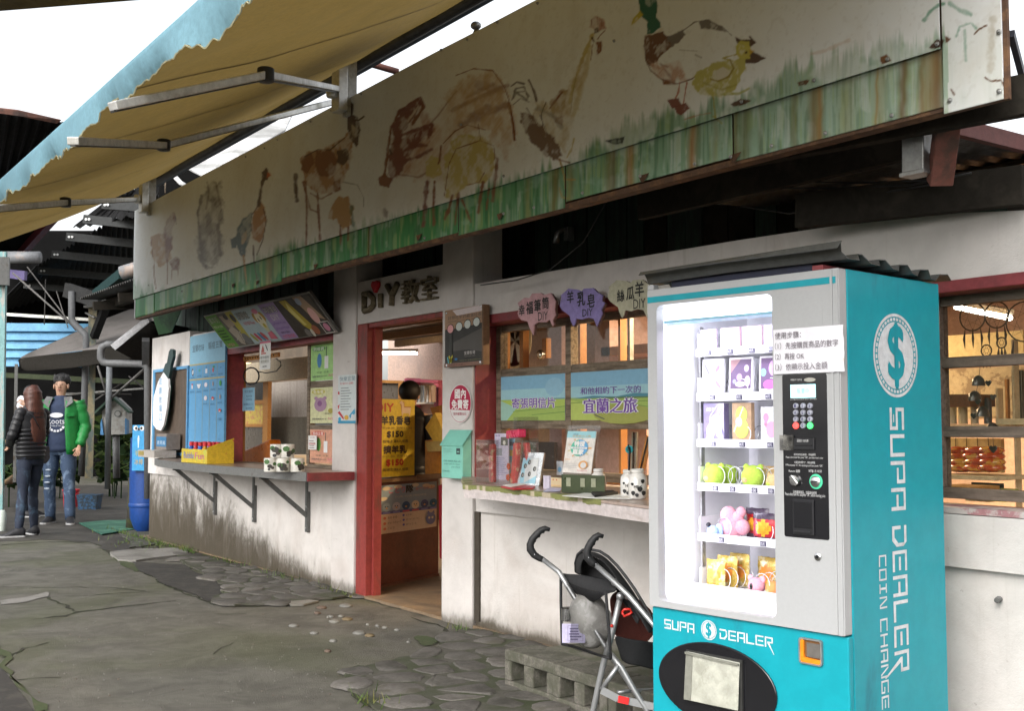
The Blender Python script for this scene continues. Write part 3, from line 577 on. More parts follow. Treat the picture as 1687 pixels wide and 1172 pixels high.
 ('l',(.14,.06,.02),.9,2.6,[(1606,56),(1614,48),(1626,42)]),('l',(.14,.06,.02),.9,3,[(1624,128),(1634,134),(1650,132),(1656,142)]),('p',(.18,.07,.02),.9,3,[(1452,94),(1462,90),(1468,100),(1456,104)]),('l',(.14,.06,.02),.9,4,[(1568,148),(1573,156)]),('l',(.03,.25,.12),.6,6,[(1524,34),(1532,20),(1548,8),(1556,6)]),('l',(.03,.25,.12),.5,7,[(1566,6),(1584,18),(1600,24)]),('l',(.03,.25,.12),.5,5,[(1576,60),(1582,44),(1600,38),(1608,46)]),('l',(.03,.25,.12),.4,5,[(1590,50),(1592,100)]),('l',(.4,.36,.28),.5,12,[(1636,30),(1634,80),(1632,115)]),('l',(.5,.35,.25),.35,6,[(1340,88),(1360,84),(1400,66)]),
]
GRASS_TOP=[(225,452,20),(262,470,30),(300,468,30),(340,452,40),(380,440,60),(430,408,60),(470,392,55),(520,392,35),(560,385,40),(600,362,35),(640,352,45),(680,330,45),(720,338,25),(800,292,28),(850,278,25),(900,262,20),(940,262,25),(985,222,45),(1030,196,50),(1060,182,50),(1080,172,35),(1140,168,28),(1230,136,34),(1300,100,45),(1370,82,50),(1440,64,45),(1500,50,36),(1556,50,26),(1600,20,120),(1665,60,30)]
gx=np.array([q[0] for q in GRASS_TOP]);gy=np.array([q[1] for q in GRASS_TOP]);gh=np.array([q[2] for q in GRASS_TOP])
def sign_paint(X,Z,px,py,lower):
    n=len(px);c=np.empty((n,3));n1=fbm(X*1.3,Z*1.3);n2=fbm(X*9,Z*9,4);n3=fbm(X*24,Z*1.6,4);nf=fbm(X*60,Z*60,3)
    c[:]=(.73,.76,.77);
    def mix(f,col):
        f=np.clip(f,0,1)[:,None];c[:]=c*(1-f)+np.array(col)*f
    mix(sst(n1,.4,.75)*.35,(.5,.45,.36));mix(sst(n2,.55,.8)*.14,(.44,.38,.28));mix(sst(n3,.55,.8)*.05,(.42,.38,.32))
    mix(sst(nf,.62,.75)*.12,(.3,.26,.2));mix(sst(fbm(X*.8+9,Z*.5+3),.5,.7)*.2,(.55,.48,.38))
    # grass: tufts above the seam, washes on the lower strip
    seam=np.interp(px,[222,462,800,1240,1559,1665],[487,417,305,179,86,60]);fr=np.interp(px,gx,gy)
    bl=vnoise(px*.16+3,py*.012)*.6+vnoise(px*.45,py*.02+7)*.4;top=fr+(bl-.45)*60*np.interp(px,[222,600,1600],[.5,.7,1.0])
    near=np.interp(px,[222,480,700,1000,1300,1665],[1,1,.95,.8,.62,.5]);f=sst(py,top,top+26)*near
    f=f*(1-.5*sst(n2,.45,.6))*np.where(px > 1563,.15,1)
    if lower:f=np.maximum(f,near*(.72+.35*sst(bl,.3,.6)))
    mix(f*.97,(.025,.2,.05));
    bl2=vnoise(px*.3+40,py*.02+1);mix(f*sst(bl2,.55,.8)*.6,(.01,.1,.03));mix(f*sst(vnoise(px*.34+91,py*.025),.58,.8)*.5,(.3,.4,.14));mix(f*sst(fbm(px*.03,py*.03),.52,.62)*.35*(px > 700),(.35,.5,.42))
    for k,col,st,w,P in ART:
        P=[(float(a),float(b)) for a,b in P];xs=[a for a,_ in P];ys=[b for _,b in P]
        m=(px > min(xs)-w*2-4) & (px < max(xs)+w*2+4) & (py > min(ys)-w*2-4) & (py < max(ys)+w*2+4)
        if not m.any():continue
        x_,y_=px[m],py[m];wob=(fbm(x_*.12,y_*.12,3)-.5)*w*1.6
        if k == 'p':
            d=polyd(x_,y_,P)+wob;f=sst(-d,-w*.5,w*.5)*(.5+1.1*sst(fbm(x_*.09+5,y_*.05,5),.3,.7))+(.12 if w > 7 else .3)*np.exp(-(d/1.6) ** 2)
        else:
            d=np.full(x_.shape,1e9)
            for a,b in zip(P[:-1],P[1:]):d=np.minimum(d,segd(x_,y_,a,b))
            f=sst(-(d+wob*.5),-w*.75,-w*.15)*(.55+.7*fbm(x_*.1,y_*.1,3))
        hat=.85+.3*sst(vnoise((x_+y_*.8)*.35,(x_-y_)*.04),.25,.75) if (k == 'p' and w > 2.5) else 1.0;f=np.clip(f*hat*st*1.3,0,.97)[:,None];col=tuple(v*.8 for v in col) if max(col) < .3 else col;c[m]=c[m]*(1-f)+np.array(col)*f
    # rust and damp runs, then a dark brown band along the seam
    if lower:
        for x0,w,col,s_ in [(1005,8,(.2,.12,.02),.6),(1012,4,(.1,.07,.02),.7),(1038,7,(.35,.14,.02),.7),(1143,5,(.35,.12,.02),.8),(1144,9,(.3,.15,.04),.4),(1228,9,(.1,.09,.01),.75),(1214,5,(.14,.1,.01),.7),(1310,6,(.13,.1,.01),.7),(1344,9,(.17,.1,.01),.85),(1352,5,(.3,.14,.02),.8),(1446,2,(.3,.15,.02),.7),(1490,8,(.13,.07,.01),.85),(1520,5,(.16,.08,.01),.7),(1545,14,(.14,.05,.01),.85),(1530,16,(.25,.17,.05),.6),(1398,14,(.3,.24,.1),.4),(1452,12,(.3,.22,.08),.4),(915,6,(.2,.13,.03),.7),(940,6,(.25,.15,.03),.5),(610,3,(.25,.12,.03),.6),(870,5,(.2,.16,.05),.5),(444,7,(.25,.13,.03),.55),(1255,4,(.1,.1,.02),.5),(1180,5,(.2,.15,.04),.4)]:
            lean=(py-seam)*-.02;f=np.exp(-((px-x0-lean+(vnoise(py*.05,px*0+x0)-.5)*3)/w) ** 2)*s_*(.6+.6*n3);mix(f,col)
        mix(sst(py-seam,0,4)*0+.35*np.exp(-((py-seam)/5.0) ** 2),(.12,.09,.05))
    return np.clip(c,0,1)
M_paint=vcol('painted_sheet',.5)
sign=thing('signboard',(-6,3,2.2),'long peeling signboard painted with farm animals and grass above the shop front','signboard')
def art_panel(name,X0,X1,Z0,Z1,Y,parent,lower=False,wave=.004):
    pa=projx(X0,Y);pb=projx(X1,Y);n=max(3,int(abs(pb-pa)/1.7));pxs=np.linspace(pa,pb,n+1)
    xs=np.array([onY(p,500,Y).x for p in pxs]);dep=abs(X1)*.82+Y*.57;m=max(4,int((Z1-Z0)*F/dep/1.9));zs=np.linspace(Z0,Z1,m+1)
    Xg,Zg=np.meshgrid(xs,zs,indexing='ij');Xf,Zf=Xg.ravel(),Zg.ravel()
    d=np.stack([Xf,np.full_like(Xf,Y),Zf-1.25],1);w=d @ np.array(FWD);px=843.5+F*(d @ np.array(RIGHT))/w;py=586-F*(d @ np.array(UPV))/w
    col=sign_paint(Xf,Zf,px,py,lower)
    if wave:Yf=Y+wave*(fbm(Xf*1.1+3,Zf*1.4,2)-.5)*2*(1 if not lower else .6)
    else:Yf=np.full_like(Xf,Y)
    co=np.stack([Xf,Yf,Zf],1).astype(np.float32);nx,nz=n+1,m+1
    i,j=np.meshgrid(np.arange(n),np.arange(m),indexing='ij');a=(i*nz+j).ravel();q=np.stack([a,a+nz,a+nz+1,a+1],1)
    me=bpy.data.meshes.new(name);me.vertices.add(len(co));me.vertices.foreach_set('co',co.ravel());me.loops.add(q.size);me.loops.foreach_set('vertex_index',q.ravel().astype(np.int32))
    me.polygons.add(len(q));me.polygons.foreach_set('loop_start',np.arange(0,q.size,4,dtype=np.int32));me.update(calc_edges=True)
    at=me.color_attributes.new('Col','FLOAT_COLOR','POINT');at.data.foreach_set('color',np.concatenate([col,np.ones((len(col),1))],1).astype(np.float32).ravel())
    me.materials.append(M_paint);me.polygons.foreach_set('use_smooth',[True]*len(q));o=bpy.data.objects.new(name,me);COL.objects.link(o)
    if parent:o.parent=parent;o.matrix_parent_inverse=parent.matrix_basis.inverted()
    sm=o.modifiers.new('thickness','SOLIDIFY');sm.thickness=.0015;sm.offset=1
    return o
def projx(X,Y):
    d=Vector((X,Y,.7));return 843.5+F*d.dot(RIGHT)/d.dot(FWD)
ZS=2.395
art_panel('painted_panel',-10.36,-2.004,ZS,3.215,2.993,sign,wave=.006)
art_panel('end_panel',-1.996,-1.80,2.19,3.205,2.99,sign,wave=.003)
lx=[-10.33,-9.75,-8.15,-7.02,-5.77,-4.80,-3.905,-2.885,-1.998]
for i,(a,b) in enumerate(zip(lx[:-1],lx[1:])):
    art_panel('painted_strip',a+.004,b-.004,2.222+.014*math.sin(i*2.3),ZS+.004,3.004,sign,lower=True)
M_edge=mat('rusty_edge',(.1,.055,.035),.8,col2=(.19,.1,.05),sc=14)
bx('top_channel',(-10.34,3.0,3.17),(-1.81,3.05,3.195),M_galv,sign);bx('bottom_channel',(-10.34,3.006,2.205),(-1.83,3.06,2.228),M_edge,sign)
bx('end_channel',(-1.812,2.9935,2.19),(-1.797,3.006,3.2),M_edge,sign);bx('end_channel',(-10.37,3.0,2.22),(-10.34,3.06,3.2),M_galv,sign)
bx('backing_sheet',(-10.33,3.016,2.235),(-1.83,3.022,3.16),M_edge,sign);bx('back_rail',(-10.3,3.03,2.75),(-1.83,3.06,2.8),M_edge,sign)
for x in (-9.6,-8,-6.5,-5,-3.6,-2.3):bx('back_post',(x,3.055,2.23),(x+.04,3.095,3.165),M_edge,sign)
def screw(P,parent,r=.008,m=None):
    MB().lathe((P.x,P.y,P.z),[(r*1.5,0),(r*1.45,.0025),(r*.9,.004),(r*.8,.008),(r*.2,.0095)],8,ax=(0,-1,0)).build('screw',m or M_galv,parent,smooth='auto')
for q in [(290,18),(271,88),(1462,97),(1544,72),(1646,52),(1646,150),(1565,165),(1469,190),(1360,219),(1271,240),(1222,167),(1341,132),(727,82),(770,65),(886,5),(819,36),(595,155),(546,182),(512,200),(457,230),(436,244),(405,258),(830,290),(1012,67),(960,318),(880,342),(700,392),(760,205),(1145,270),(1204,258),(1055,290),(830,352),(318,462),(300,480),(245,470)]:
    if q[0] < 560 and q[1] < 100:continue
    P=onY(*q,2.984);screw(P,sign,.0052)
# torn rusty lip hanging below the strip
for (x,y) in [(690,390),(824,355),(1060,292),(384,470),(424,465),(520,438),(1210,258)]:
    P=onY(x,y,3.0);mb=MB();mb.add([P+V(-.03,0,.01),P+V(.035,0,.012),P+V(.012,-.012,-.025),P+V(-.01,-.004,-.02)],[(0,1,2,3)]);mb.build('rusty_tear',M_edge,sign)
p1=thing('post_bracket',onY(1551,300,3.3),'rusty red steel post holding the near end of the signboard','post')
a_,b_=onY(1565,170,3.2),onY(1548,302,3.3);MB().bar(a_,b_,.075,.06).build('post',mat('rusty_red',(.16,.06,.045),.75,col2=(.08,.045,.035),sc=9),p1,bevel=.004)
a_,b_=onY(1556,205,3.18),onY(1575,190,3.4);MB().bar(a_,b_,.04,.03).build('gusset',M_edge,p1)
p1=thing('gutter_outlet',onY(1512,285,3.25),'galvanised square downspout ending open below the signboard','downspout')
a_,b_=onY(1512,170,3.25),onY(1512,284,3.25)
mb=MB();mb.bar(a_,b_,.085,.06,(0,1,0));mb.build('duct',M_galv,p1,bevel=.004);mb=MB();mb.bar(b_+V(0,0,.0),b_+V(0,0,-.012),.095,.07,(0,1,0));mb.build('lip',M_galv,p1)
for k,pts in enumerate([[(1000,330),(960,400),(905,445),(850,462),(792,470)],[(1180,285),(1260,310),(1380,310),(1500,305),(1600,285)],[(1220,340),(1300,352),(1380,338),(1470,315),(1560,300)],[(1150,300),(1250,296),(1400,302),(1560,296)]]):
    P=[onY(x,y,3.62+.01*k) for x,y in pts];MB().tube(P,.004,5).build('cable',mat('black_cable',(.015,.015,.015),.5),None,smooth=True,label=['thin black cable looping down from the sign to the wall beam','grey cable sagging under the near end of the signboard','reddish cable drooping lowest above the white wall beam','second dark cable strung behind the sign underside'][k],cat='cable')
p1=thing('wall_lamp',onY(932,400,4.1),'small broken wall lamp hanging on the dark green planks','lamp')
c=onY(932,385,4.15);mb=MB();mb.box((c.x-.02,c.y,c.z-.04),(c.x+.02,c.y+.05,c.z+.04));mb.build('bracket',M_galv,p1);mb=MB();mb.tube([c+V(.0,-.01,.03),c+V(-.02,-.05,0),c+V(-.03,-.05,-.06)],[.012,.016,.022],8);mb.build('socket',M_galv,p1,smooth=True)

# ================================================================ retractable awning
aw=thing('awning',(-6,3.05,3.4),'faded yellow awning with torn pale blue valance and aluminium folding arms','awning')
M_cloth=mat('awning_cloth',(.25,.165,.035),.85,col2=(.165,.105,.022),thr=(.4,.7),sc=1.6,streak=(1,2.4,1),vsc=45,bump=.25)
M_val=mat('valance_cloth',(.2,.38,.46),.8,col2=(.32,.46,.52),thr=(.4,.65),sc=5,vsc=70,bump=.3)
YB,ZBt,YF,ZF=3.06,3.46,1.2,2.56
M_cloth=translucent('awning_canvas',(.2,.123,.012),(.34,.24,.08),.16);M_val=translucent('valance_canvas',(.2,.38,.46),(.25,.42,.48),.3)
nx,ny=90,26;X0,X1=-10.36,-1.4;vs=[];fs=[]  # near end lies out of view; its reach is set for the shade
for i in range(nx+1):
    x=X0+(X1-X0)*i/nx
    for j in range(ny+1):
        t=j/ny;sag=-.05*math.sin(math.pi*t)*(1+.25*math.sin(x*1.7));wr=.012*mnoise.noise(Vector((x*1.5,t*5,1)))+.004*math.sin(x*9+t*3)*t
        vs.append((x,YB+(YF-YB)*t,ZBt+(ZF-ZBt)*t+sag+wr))
for i in range(nx):
    for j in range(ny):a=i*(ny+1)+j;fs.append((a,a+1,a+ny+2,a+ny+1))
o=MB().add(vs,fs).build('canopy',M_cloth,aw,smooth=True)
for xs_ in (-9.3,-8.1,-6.9,-5.7,-4.5,-3.3,-2.3):
    sv=[];sf=[]
    for j in range(27):
        t=j/26;sag=-.05*math.sin(math.pi*t)*(1+.25*math.sin(xs_*1.7));wr=.012*mnoise.noise(Vector((xs_*1.5,t*5,1)))+.004*math.sin(xs_*9+t*3)*t;z=ZBt+(ZF-ZBt)*t+sag+wr-.006;y=YB+(YF-YB)*t
        sv += [(xs_-.012,y,z),(xs_+.012,y,z)]
        if j:k=2*j;sf.append((k-2,k-1,k+1,k))
    MB().add(sv,sf).build('seam',mat('seam_cloth',(.13,.08,.01),.9),aw)
M_bar=mat('painted_bar',(.085,.085,.08),.45,.4,col2=(.05,.045,.04),sc=5)
MB().tube([(X0-.05,YB+.02,ZBt+.0),(X1,YB+.02,ZBt)],.045,14).build('roller',M_bar,aw,smooth='auto')
MB().bar((X0-.05,YB+.075,ZBt+.02),(X1,YB+.075,ZBt+.02),.04,.09).build('cassette',mat('blue_grey',(.09,.13,.17),.5),aw)
MB().tube([(X0,YF,ZF+.01),(X1,YF,ZF+.01)],.028,10).build('front_bar',M_galv,aw,smooth='auto')
# valance: ragged strip wrapped over the front bar, hanging with uneven torn edge
vs=[];fs=[];nv=620;r=random.Random(12)
def hang(x):
    h=.085+.05*mnoise.noise(Vector((x*1.1,3,0)))+.035*mnoise.noise(Vector((x*4.3,9,0)))+.018*mnoise.noise(Vector((x*22,4,0)))
    if mnoise.noise(Vector((x*1.9,40,0))) > .3:h *= .6
    return max(.03,h)
prof=9
for i in range(nv+1):
    x=X0+(X1-X0)*i/nv;h=hang(x);fl=.018*math.sin(x*7+2*math.sin(x*2.1))
    for j in range(prof):
        t=j/(prof-1)
        if j < 3:an=math.radians(110-55*j);vs.append((x,YF-.034*math.cos(math.radians(90-45*j)),ZF+.01+.036*math.sin(math.radians(90-30*j))))
        else:q=(j-2)/(prof-3);vs.append((x,YF-.034+(fl-.01)*q*q+.03*q*q,ZF+.028-q*(h+.03)+(.006*r.random() if j == prof-1 else 0)))
for i in range(nv):
    for j in range(prof-1):a=i*prof+j;fs.append((a,a+prof,a+prof+1,a+1))
o=MB().add(vs,fs).build('valance',M_val,aw,smooth=True)
vs=[];fs=[]
for i in range(nv+1):
    x=X0+(X1-X0)*i/nv;h=hang(x);fl=.018*math.sin(x*7+2*math.sin(x*2.1));y=YF-.034+(fl-.01)+.03;z=ZF+.028-h-.03
    w=.0015+.006*max(0,mnoise.noise(Vector((x*9,1,5))));vs += [(x,y-.006,z+w),(x,y-.004,z-w)]
    if i:k=2*i;fs.append((k-2,k-1,k+1,k))
o=MB().add(vs,fs).build('frayed_hem',mat('fray',(.3,.28,.17),.9),aw);o.modifiers.new('thick','SOLIDIFY').thickness=.003
M_alu=mat('aluminium_arm',(.62,.61,.58),.4,.55,col2=(.3,.29,.24),thr=(.5,.75),sc=6)
M_blk=mat('black_plastic',(.02,.02,.02),.5)
def slope(y):return ZBt+(ZF-ZBt)*(YB-y)/(YB-YF)
def arm(sh,el,tip,zoff=-.07):
    P=[V(p[0],p[1],slope(p[1])+zoff-(.03 if i < 2 else 0)) for i,p in enumerate((sh,el,tip))]
    for a,b in ((P[0],P[1]),(P[1],P[2])):
        an=MB().bar(a,b,.05,.034).build('arm',M_alu,aw,bevel=.004)
        MB().bar(a+V(0,0,-.02),b+V(0,0,-.02),.022,.008).build('arm_groove',M_bar,an)
    MB().lathe(P[1]+V(0,0,-.03),[(.03,0),(.036,.004),(.036,.056),(.03,.06)],12).build('elbow',M_blk,aw,smooth='auto')
    return P
def px_on_slope(px,py):                              # where a pixel meets the underside of the cloth
    n=Vector((0,-(ZF-ZBt),(YF-YB))).normalized();d=ray(px,py);o=V(0,YB,ZBt-.1);return C0+d*((o-C0).dot(n)/d.dot(n))
for s_,e_,t_ in [((572,142),(438,112),(185,175)),((570,155),(270,230),(120,232)),((242,322),(108,326),(-30,345))]:
    a,b,c=(px_on_slope(*q) for q in (s_,e_,t_));arm((a.x,a.y),(b.x,b.y),(c.x,c.y),-.1)
for x in (onY(577,140,3.0).x,onY(250,320,3.0).x):  # wall brackets on short posts
    bx('bracket',(x-.05,2.9,3.12),(x+.05,2.96,3.44),M_alu,aw,.004)
    bx('bracket_post',(x-.028,2.965,3.1),(x+.028,3.03,3.52),mat('white_post',(.5,.5,.48),.5,col2=(.3,.27,.22),sc=9),aw)
    MB().lathe((x,2.88,3.2),[(.03,0),(.035,.01),(.035,.06),(.03,.07)],10).build('shoulder_joint',M_alu,aw,smooth='auto')
a_,b_=onY(583,97,3.1),onY(655,118,3.4);MB().tube([a_,b_],.022,8).build('roof_pipe',mat('rusty_red',(.16,.06,.045)),None,smooth=True,label='rusty red pipe stub sloping behind the top of the signboard',cat='pipe')
a_=onY(784,42,3.15);MB().ball(a_,(.03,.03,.022),None,8,5).add([a_+V(-.05,0,-.05),a_+V(.05,0,-.05),a_+V(0,0,.0)],[(0,1,2)]).build('sign_cap',M_galv,None,smooth=True,label='small metal knob sticking up over the signboard top edge',cat='cap')

# ================================================================ serving counters
M_ctop=mat('counter_top',(.3,.22,.17),.4,col2=(.2,.14,.09),sc=5,streak=(.4,3,1),coat=.3)
cl=thing('serving_counter',onZ(460,775,.88),'grey edged wall counter with rounded far end under the open serving hatch','counter')
zt=.905
fr=[onZ(x,y,zt) for x,y in [(297,761),(299,765),(306,768),(320,771),(345,773.5),(390,776.5),(440,779),(500,781),(553,783)]]
pl=[(fr[0].x-.15,3.79)]+[(p.x,min(p.y,3.7)) for p in fr]+[(-7.84,3.40)] ;pl=[p for p in pl if p[0] <=-7.0]
pl=[(-11.6,3.795),(-11.58,3.66),(-11.35,3.52),(-10.9,3.42),(-10.2,3.36),(-9.3,3.34),(-8.4,3.36),(-7.46,3.40),(-7.46,3.768),(-7.84,3.768),(-7.84,3.795)]
MB().prism([(x,y,zt-.012) for x,y in pl],(0,0,.012)).build('top',M_ctop,cl)
front=pl[1:8];mb=MB()
for a,b in zip(front[:-1],front[1:]):
    mb.prism([(a[0],a[1]-.006,zt+.004),(b[0],b[1]-.006,zt+.004),(b[0],b[1]-.006,zt-.062),(a[0],a[1]-.006,zt-.062)],(0,.02,0))
mb.build('edge_band',mat('grey_paint',(.15,.15,.145),.55,col2=(.09,.085,.075),thr=(.55,.7),sc=10,vsc=60),cl)
bx('edge_end',(-7.459,3.40,.845),(-7.44,3.768,.905),M_redd,cl)
for px_,yb_ in ((355,843),(420,862),(508,871)):
    x=onY(px_,830,3.79).x;br=bx('bracket',(x-.022,3.772,.40),(x+.022,3.797,.845),M_steel,cl)
    MB().bar((x,3.775,.53),(x-.0,3.40,.845),.03,.03).build('brace',M_steel,br);MB().bar((x,3.77,.835),(x,3.38,.835),.03,.015).build('top_arm',M_steel,br)
    for z in (.43,.6):screw(V(x,3.771,z),br,.007)
cr=thing('window_counter',onZ(900,815,.9),'white edged window ledge counter with peeling green tape behind the pushchair','counter')
fr=[onZ(x,y,.93) for x,y in [(760,798),(800,802),(850,807),(900,813),(960,820),(1010,827),(1068,834)]]
pl=[(onZ(758,796,.93).x-.1,3.76)]+[(p.x,p.y) for p in fr]+[(-3.16,2.99),(-3.16,3.76)]
pl[0]=(-5.95,3.76);pl.insert(1,(-5.75,3.45));
pl=[(-5.97,3.765),(-5.66,3.57),(-5.42,3.43),(-5.2,3.30),(-5.06,3.20)]+[(p.x,p.y) for p in fr[1:]]+[(-3.16,2.985),(-3.16,3.765)]
MB().prism([(x,y,.918) for x,y in pl],(0,0,.012)).build('top',mat('ledge_top',(.36,.28,.24),.35,col2=(.28,.2,.17),sc=4,streak=(.5,3,1),coat=.2),cr)
fr2=pl[1:-1];M_led=mat('ledge_white',(.56,.5,.49),.6,col2=(.42,.36,.33),thr=(.5,.75),sc=6,streak=(1,1,5))
mb=MB()
for a,b in zip(fr2[:-1],fr2[1:]):
    mb.prism([(a[0],a[1],.916),(b[0],b[1],.916),(b[0],b[1]+.01,.862),(a[0],a[1]+.01,.862)],(0,.03,0))
mb.build('edge_board',M_led,cr);MB().prism([(x,y+.02,.861) for x,y in pl],(0,0,.02)).build('underside',M_wall2,cr)
mb=MB();mt=MB();rr=random.Random(4)
for k,(a,b) in enumerate(zip(fr2[:-1],fr2[1:])):
    A,B=Vector((*a,0)),Vector((*b,0));n=8
    for i in range(n):
        t0,t1=i/n,(i+1)/n;p,q=A.lerp(B,t0),A.lerp(B,t1)
        w=.055+.02*mnoise.noise(Vector((p.x*6,0,0)));dn=.012+.012*(1+mnoise.noise(Vector((p.x*11,2,0))))
        if p.x >-3.75:continue
        tgt=MB()
        tgt.add([(p.x,p.y-.001,.9315),(q.x,q.y-.001,.9315),(q.x,q.y+w,.9315),(p.x,p.y+w,.9315)],[(0,1,2,3)])
        tgt.add([(p.x,p.y-.002,.9315),(q.x,q.y-.002,.9315),(q.x,q.y-.001,.9315-dn),(p.x,p.y-.001,.9315-dn)],[(0,3,2,1)])
        tgt.build('tape_piece',mat('green_tape',(.2,.21,.07),.5,col2=(.3,.27,.15),thr=(.5,.7),sc=14) if rr.random() > .2 else mat('beige_tape',(.45,.38,.28),.5),cr)
bx('wall_gap',(-5.852,3.785,.05),(-5.80,3.802,.715),mat('gap_dark',(.05,.04,.03),.9),shop)  # dark brown strip where the low wall meets the pillar
# ================================================================ vending machine
VO=Vector((-2.314,2.874,0));VR=math.radians(6.5);VU=V(math.cos(VR),math.sin(VR),0);VV=V(-math.sin(VR),math.cos(VR),0);VW,VD,VH=.8125,.63,1.748
VX=Matrix.Translation(VO) @ Matrix.Rotation(VR,4,'Z')
PF=Pl(VO,VU);PS=Pl(VO,VV)
def L():m=MB();m.xf=VX;return m
M_teal=mat('teal_paint',(.006,.27,.33),.42,var=.07,vsc=14,bump=.02,col2=(.012,.17,.22),thr=(.56,.74),sc=3.5,streak=(1,1,.35),coat=.08,spec=.25)
M_vw=mat('machine_white',(.36,.365,.37),.35,var=.03,vsc=90,bump=.05,coat=.15)
M_lit=mat('inner_white',(.86,.86,.88),.5,var=.02,bump=0)
M_blackg=mat('gloss_black',(.008,.008,.01),.18,var=.1,bump=0,coat=.5)
M_chrome=mat('chrome',(.6,.6,.6),.2,1,var=.03,bump=0)
vm=thing('vending_machine',tuple(VO+VU*-.4+VV*.3),'turquoise and white vending machine glowing under a corrugated sheet, filled with toys','vending machine',rz=VR)
bpy.context.view_layer.update()
def vbox(name,a,b,m,parent=None,bevel=0):return L().box(a,b).build(name,m,parent or vm,bevel=bevel)
vbox('side_panel',(-.012,.042,.0),(0,VD,VH),M_teal,bevel=.004);vbox('side_panel',(-VW,.042,0),(-VW+.012,VD,VH),M_teal)
vbox('top_panel',(-VW+.013,.042,VH-.012),(-.013,VD,VH-.001),M_teal);vbox('back_panel',(-VW+.013,VD-.012,.02),(-.013,VD,VH-.013),M_teal)
body=vbox('lower_front',(-VW,.014,.0),(0,.04,.586),M_teal,bevel=.005)
for z in (.03,):vbox('plinth',(-VW+.03,.06,-.02),(-.03,VD-.03,.03),M_steel)
# door ring round the glass
def rrect(x0,z0,x1,z1,r,n=8):
    out=[]
    for cx,cz,a0 in ((x1-r,z1-r,0),(x0+r,z1-r,90),(x0+r,z0+r,180),(x1-r,z0+r,270)):
        for k in range(n):t=math.radians(a0+90*k/(n-1));out.append((cx+r*math.cos(t),cz+r*math.sin(t)))
    return out
def ringplate(name,outer,inner,y0,y1,m,parent,bevel=0):
    n=len(outer);vs=[(x,y,z) for y in (y0,y1) for pts in (outer,inner) for x,z in pts];fs=[]
    for k in range(n):
        j=(k+1) % n
        fs += [(k,n+k,n+j,j),(2*n+k,2*n+j,3*n+j,3*n+k),(k,j,2*n+j,2*n+k),(n+k,3*n+k,3*n+j,n+j)]
    o=L().add(vs,fs).build(name,m,parent,smooth='auto',bevel=bevel);return o
GX0,GX1,GZ0,GZ1=-.768,-.259,.612,1.688
door=ringplate('door',rrect(-VW,.59,-.002,VH,.006),rrect(GX0,GZ0,GX1,GZ1,.022),0,.038,M_vw,vm)
vbox('door_edge_bead',(-.034,-.004,.592),(-.026,.0,VH-.004),M_vw,door);vbox('door_edge_bead',(-.012,-.004,.592),(-.006,.0,VH-.004),M_vw,door)
vbox('teal_stripe',(-VW+.001,-.0012,1.70),(-.035,-.0002,1.722),M_teal,door)
vbox('teal_stripe',(-.0355+.01,-.0012,1.70),(-.013,-.0002,1.722),M_teal,door)
vbox('hinge_cap',(-VW+.0,.0,VH),(-VW+.03,.03,VH+.02),M_vw,door,.003)
mb=L();mb.add([(x,.018,z) for x,z in rrect(GX0-.004,GZ0-.004,GX1+.004,GZ1+.004,.024)],[tuple(range(32))]);mb.build('front_glass',glass('machine_glass',(.98,.98,1),.5,0),door)
# cabinet interior
cab=vbox('inner_side',(-.785,.042,.6),(-.779,.56,1.70),M_lit);vbox('inner_side',(-.25,.042,.6),(-.244,.56,1.70),M_lit)
vbox('inner_back',(-.779,.56,.6),(-.25,.566,1.70),M_lit);vbox('inner_floor',(-.779,.042,.600),(-.25,.56,.606),M_lit);vbox('inner_top',(-.779,.042,1.696),(-.25,.56,1.70),M_lit)
L().prism([(-.779,.06,.606),(-.779,.2,.606),(-.779,.2,.66)],(.528,0,0)).build('floor_ramp',M_lit,vm)
vbox('light_box',(-.775,.05,1.636),(-.252,.13,1.692),emit('led_white',(.86,.9,1),1.7));vbox('light_box_trim',(-.775,.05,1.626),(-.252,.132,1.635),mat('trim_blue',(.25,.5,.6),.4))
vbox('led_strip',(-.777,.046,.64),(-.768,.056,1.62),emit('led_white',(.86,.9,1),1.7));vbox('led_strip',(-.268,.046,.64),(-.259,.056,1.62),emit('led_white',(.86,.9,1),1.7))
def area(name,loc,target,sx,sy,e,col,parent=None):
    l=bpy.data.lights.new(name,'AREA');l.shape='RECTANGLE';l.size=sx;l.size_y=sy;l.energy=e;l.color=col
    o=bpy.data.objects.new(name,l);COL.objects.link(o);o.location=loc;d=Vector(target)-Vector(loc);o.rotation_euler=d.to_track_quat('-Z','Y').to_euler()
    return o
w_=lambda x,y,z:VX @ Vector((x,y,z))
area('machine_lamp',w_(-.51,.09,1.62),w_(-.51,.3,.9),.48,.06,.75,(.88,.86,1))
area('machine_lamp',w_(-.76,.07,1.1),w_(-.5,.35,1.1),.03,.9,.7,(.88,.86,1)).rotation_euler=(VX.to_3x3() @ Vector((.6,.8,0))).to_track_quat('-Z','Y').to_euler()
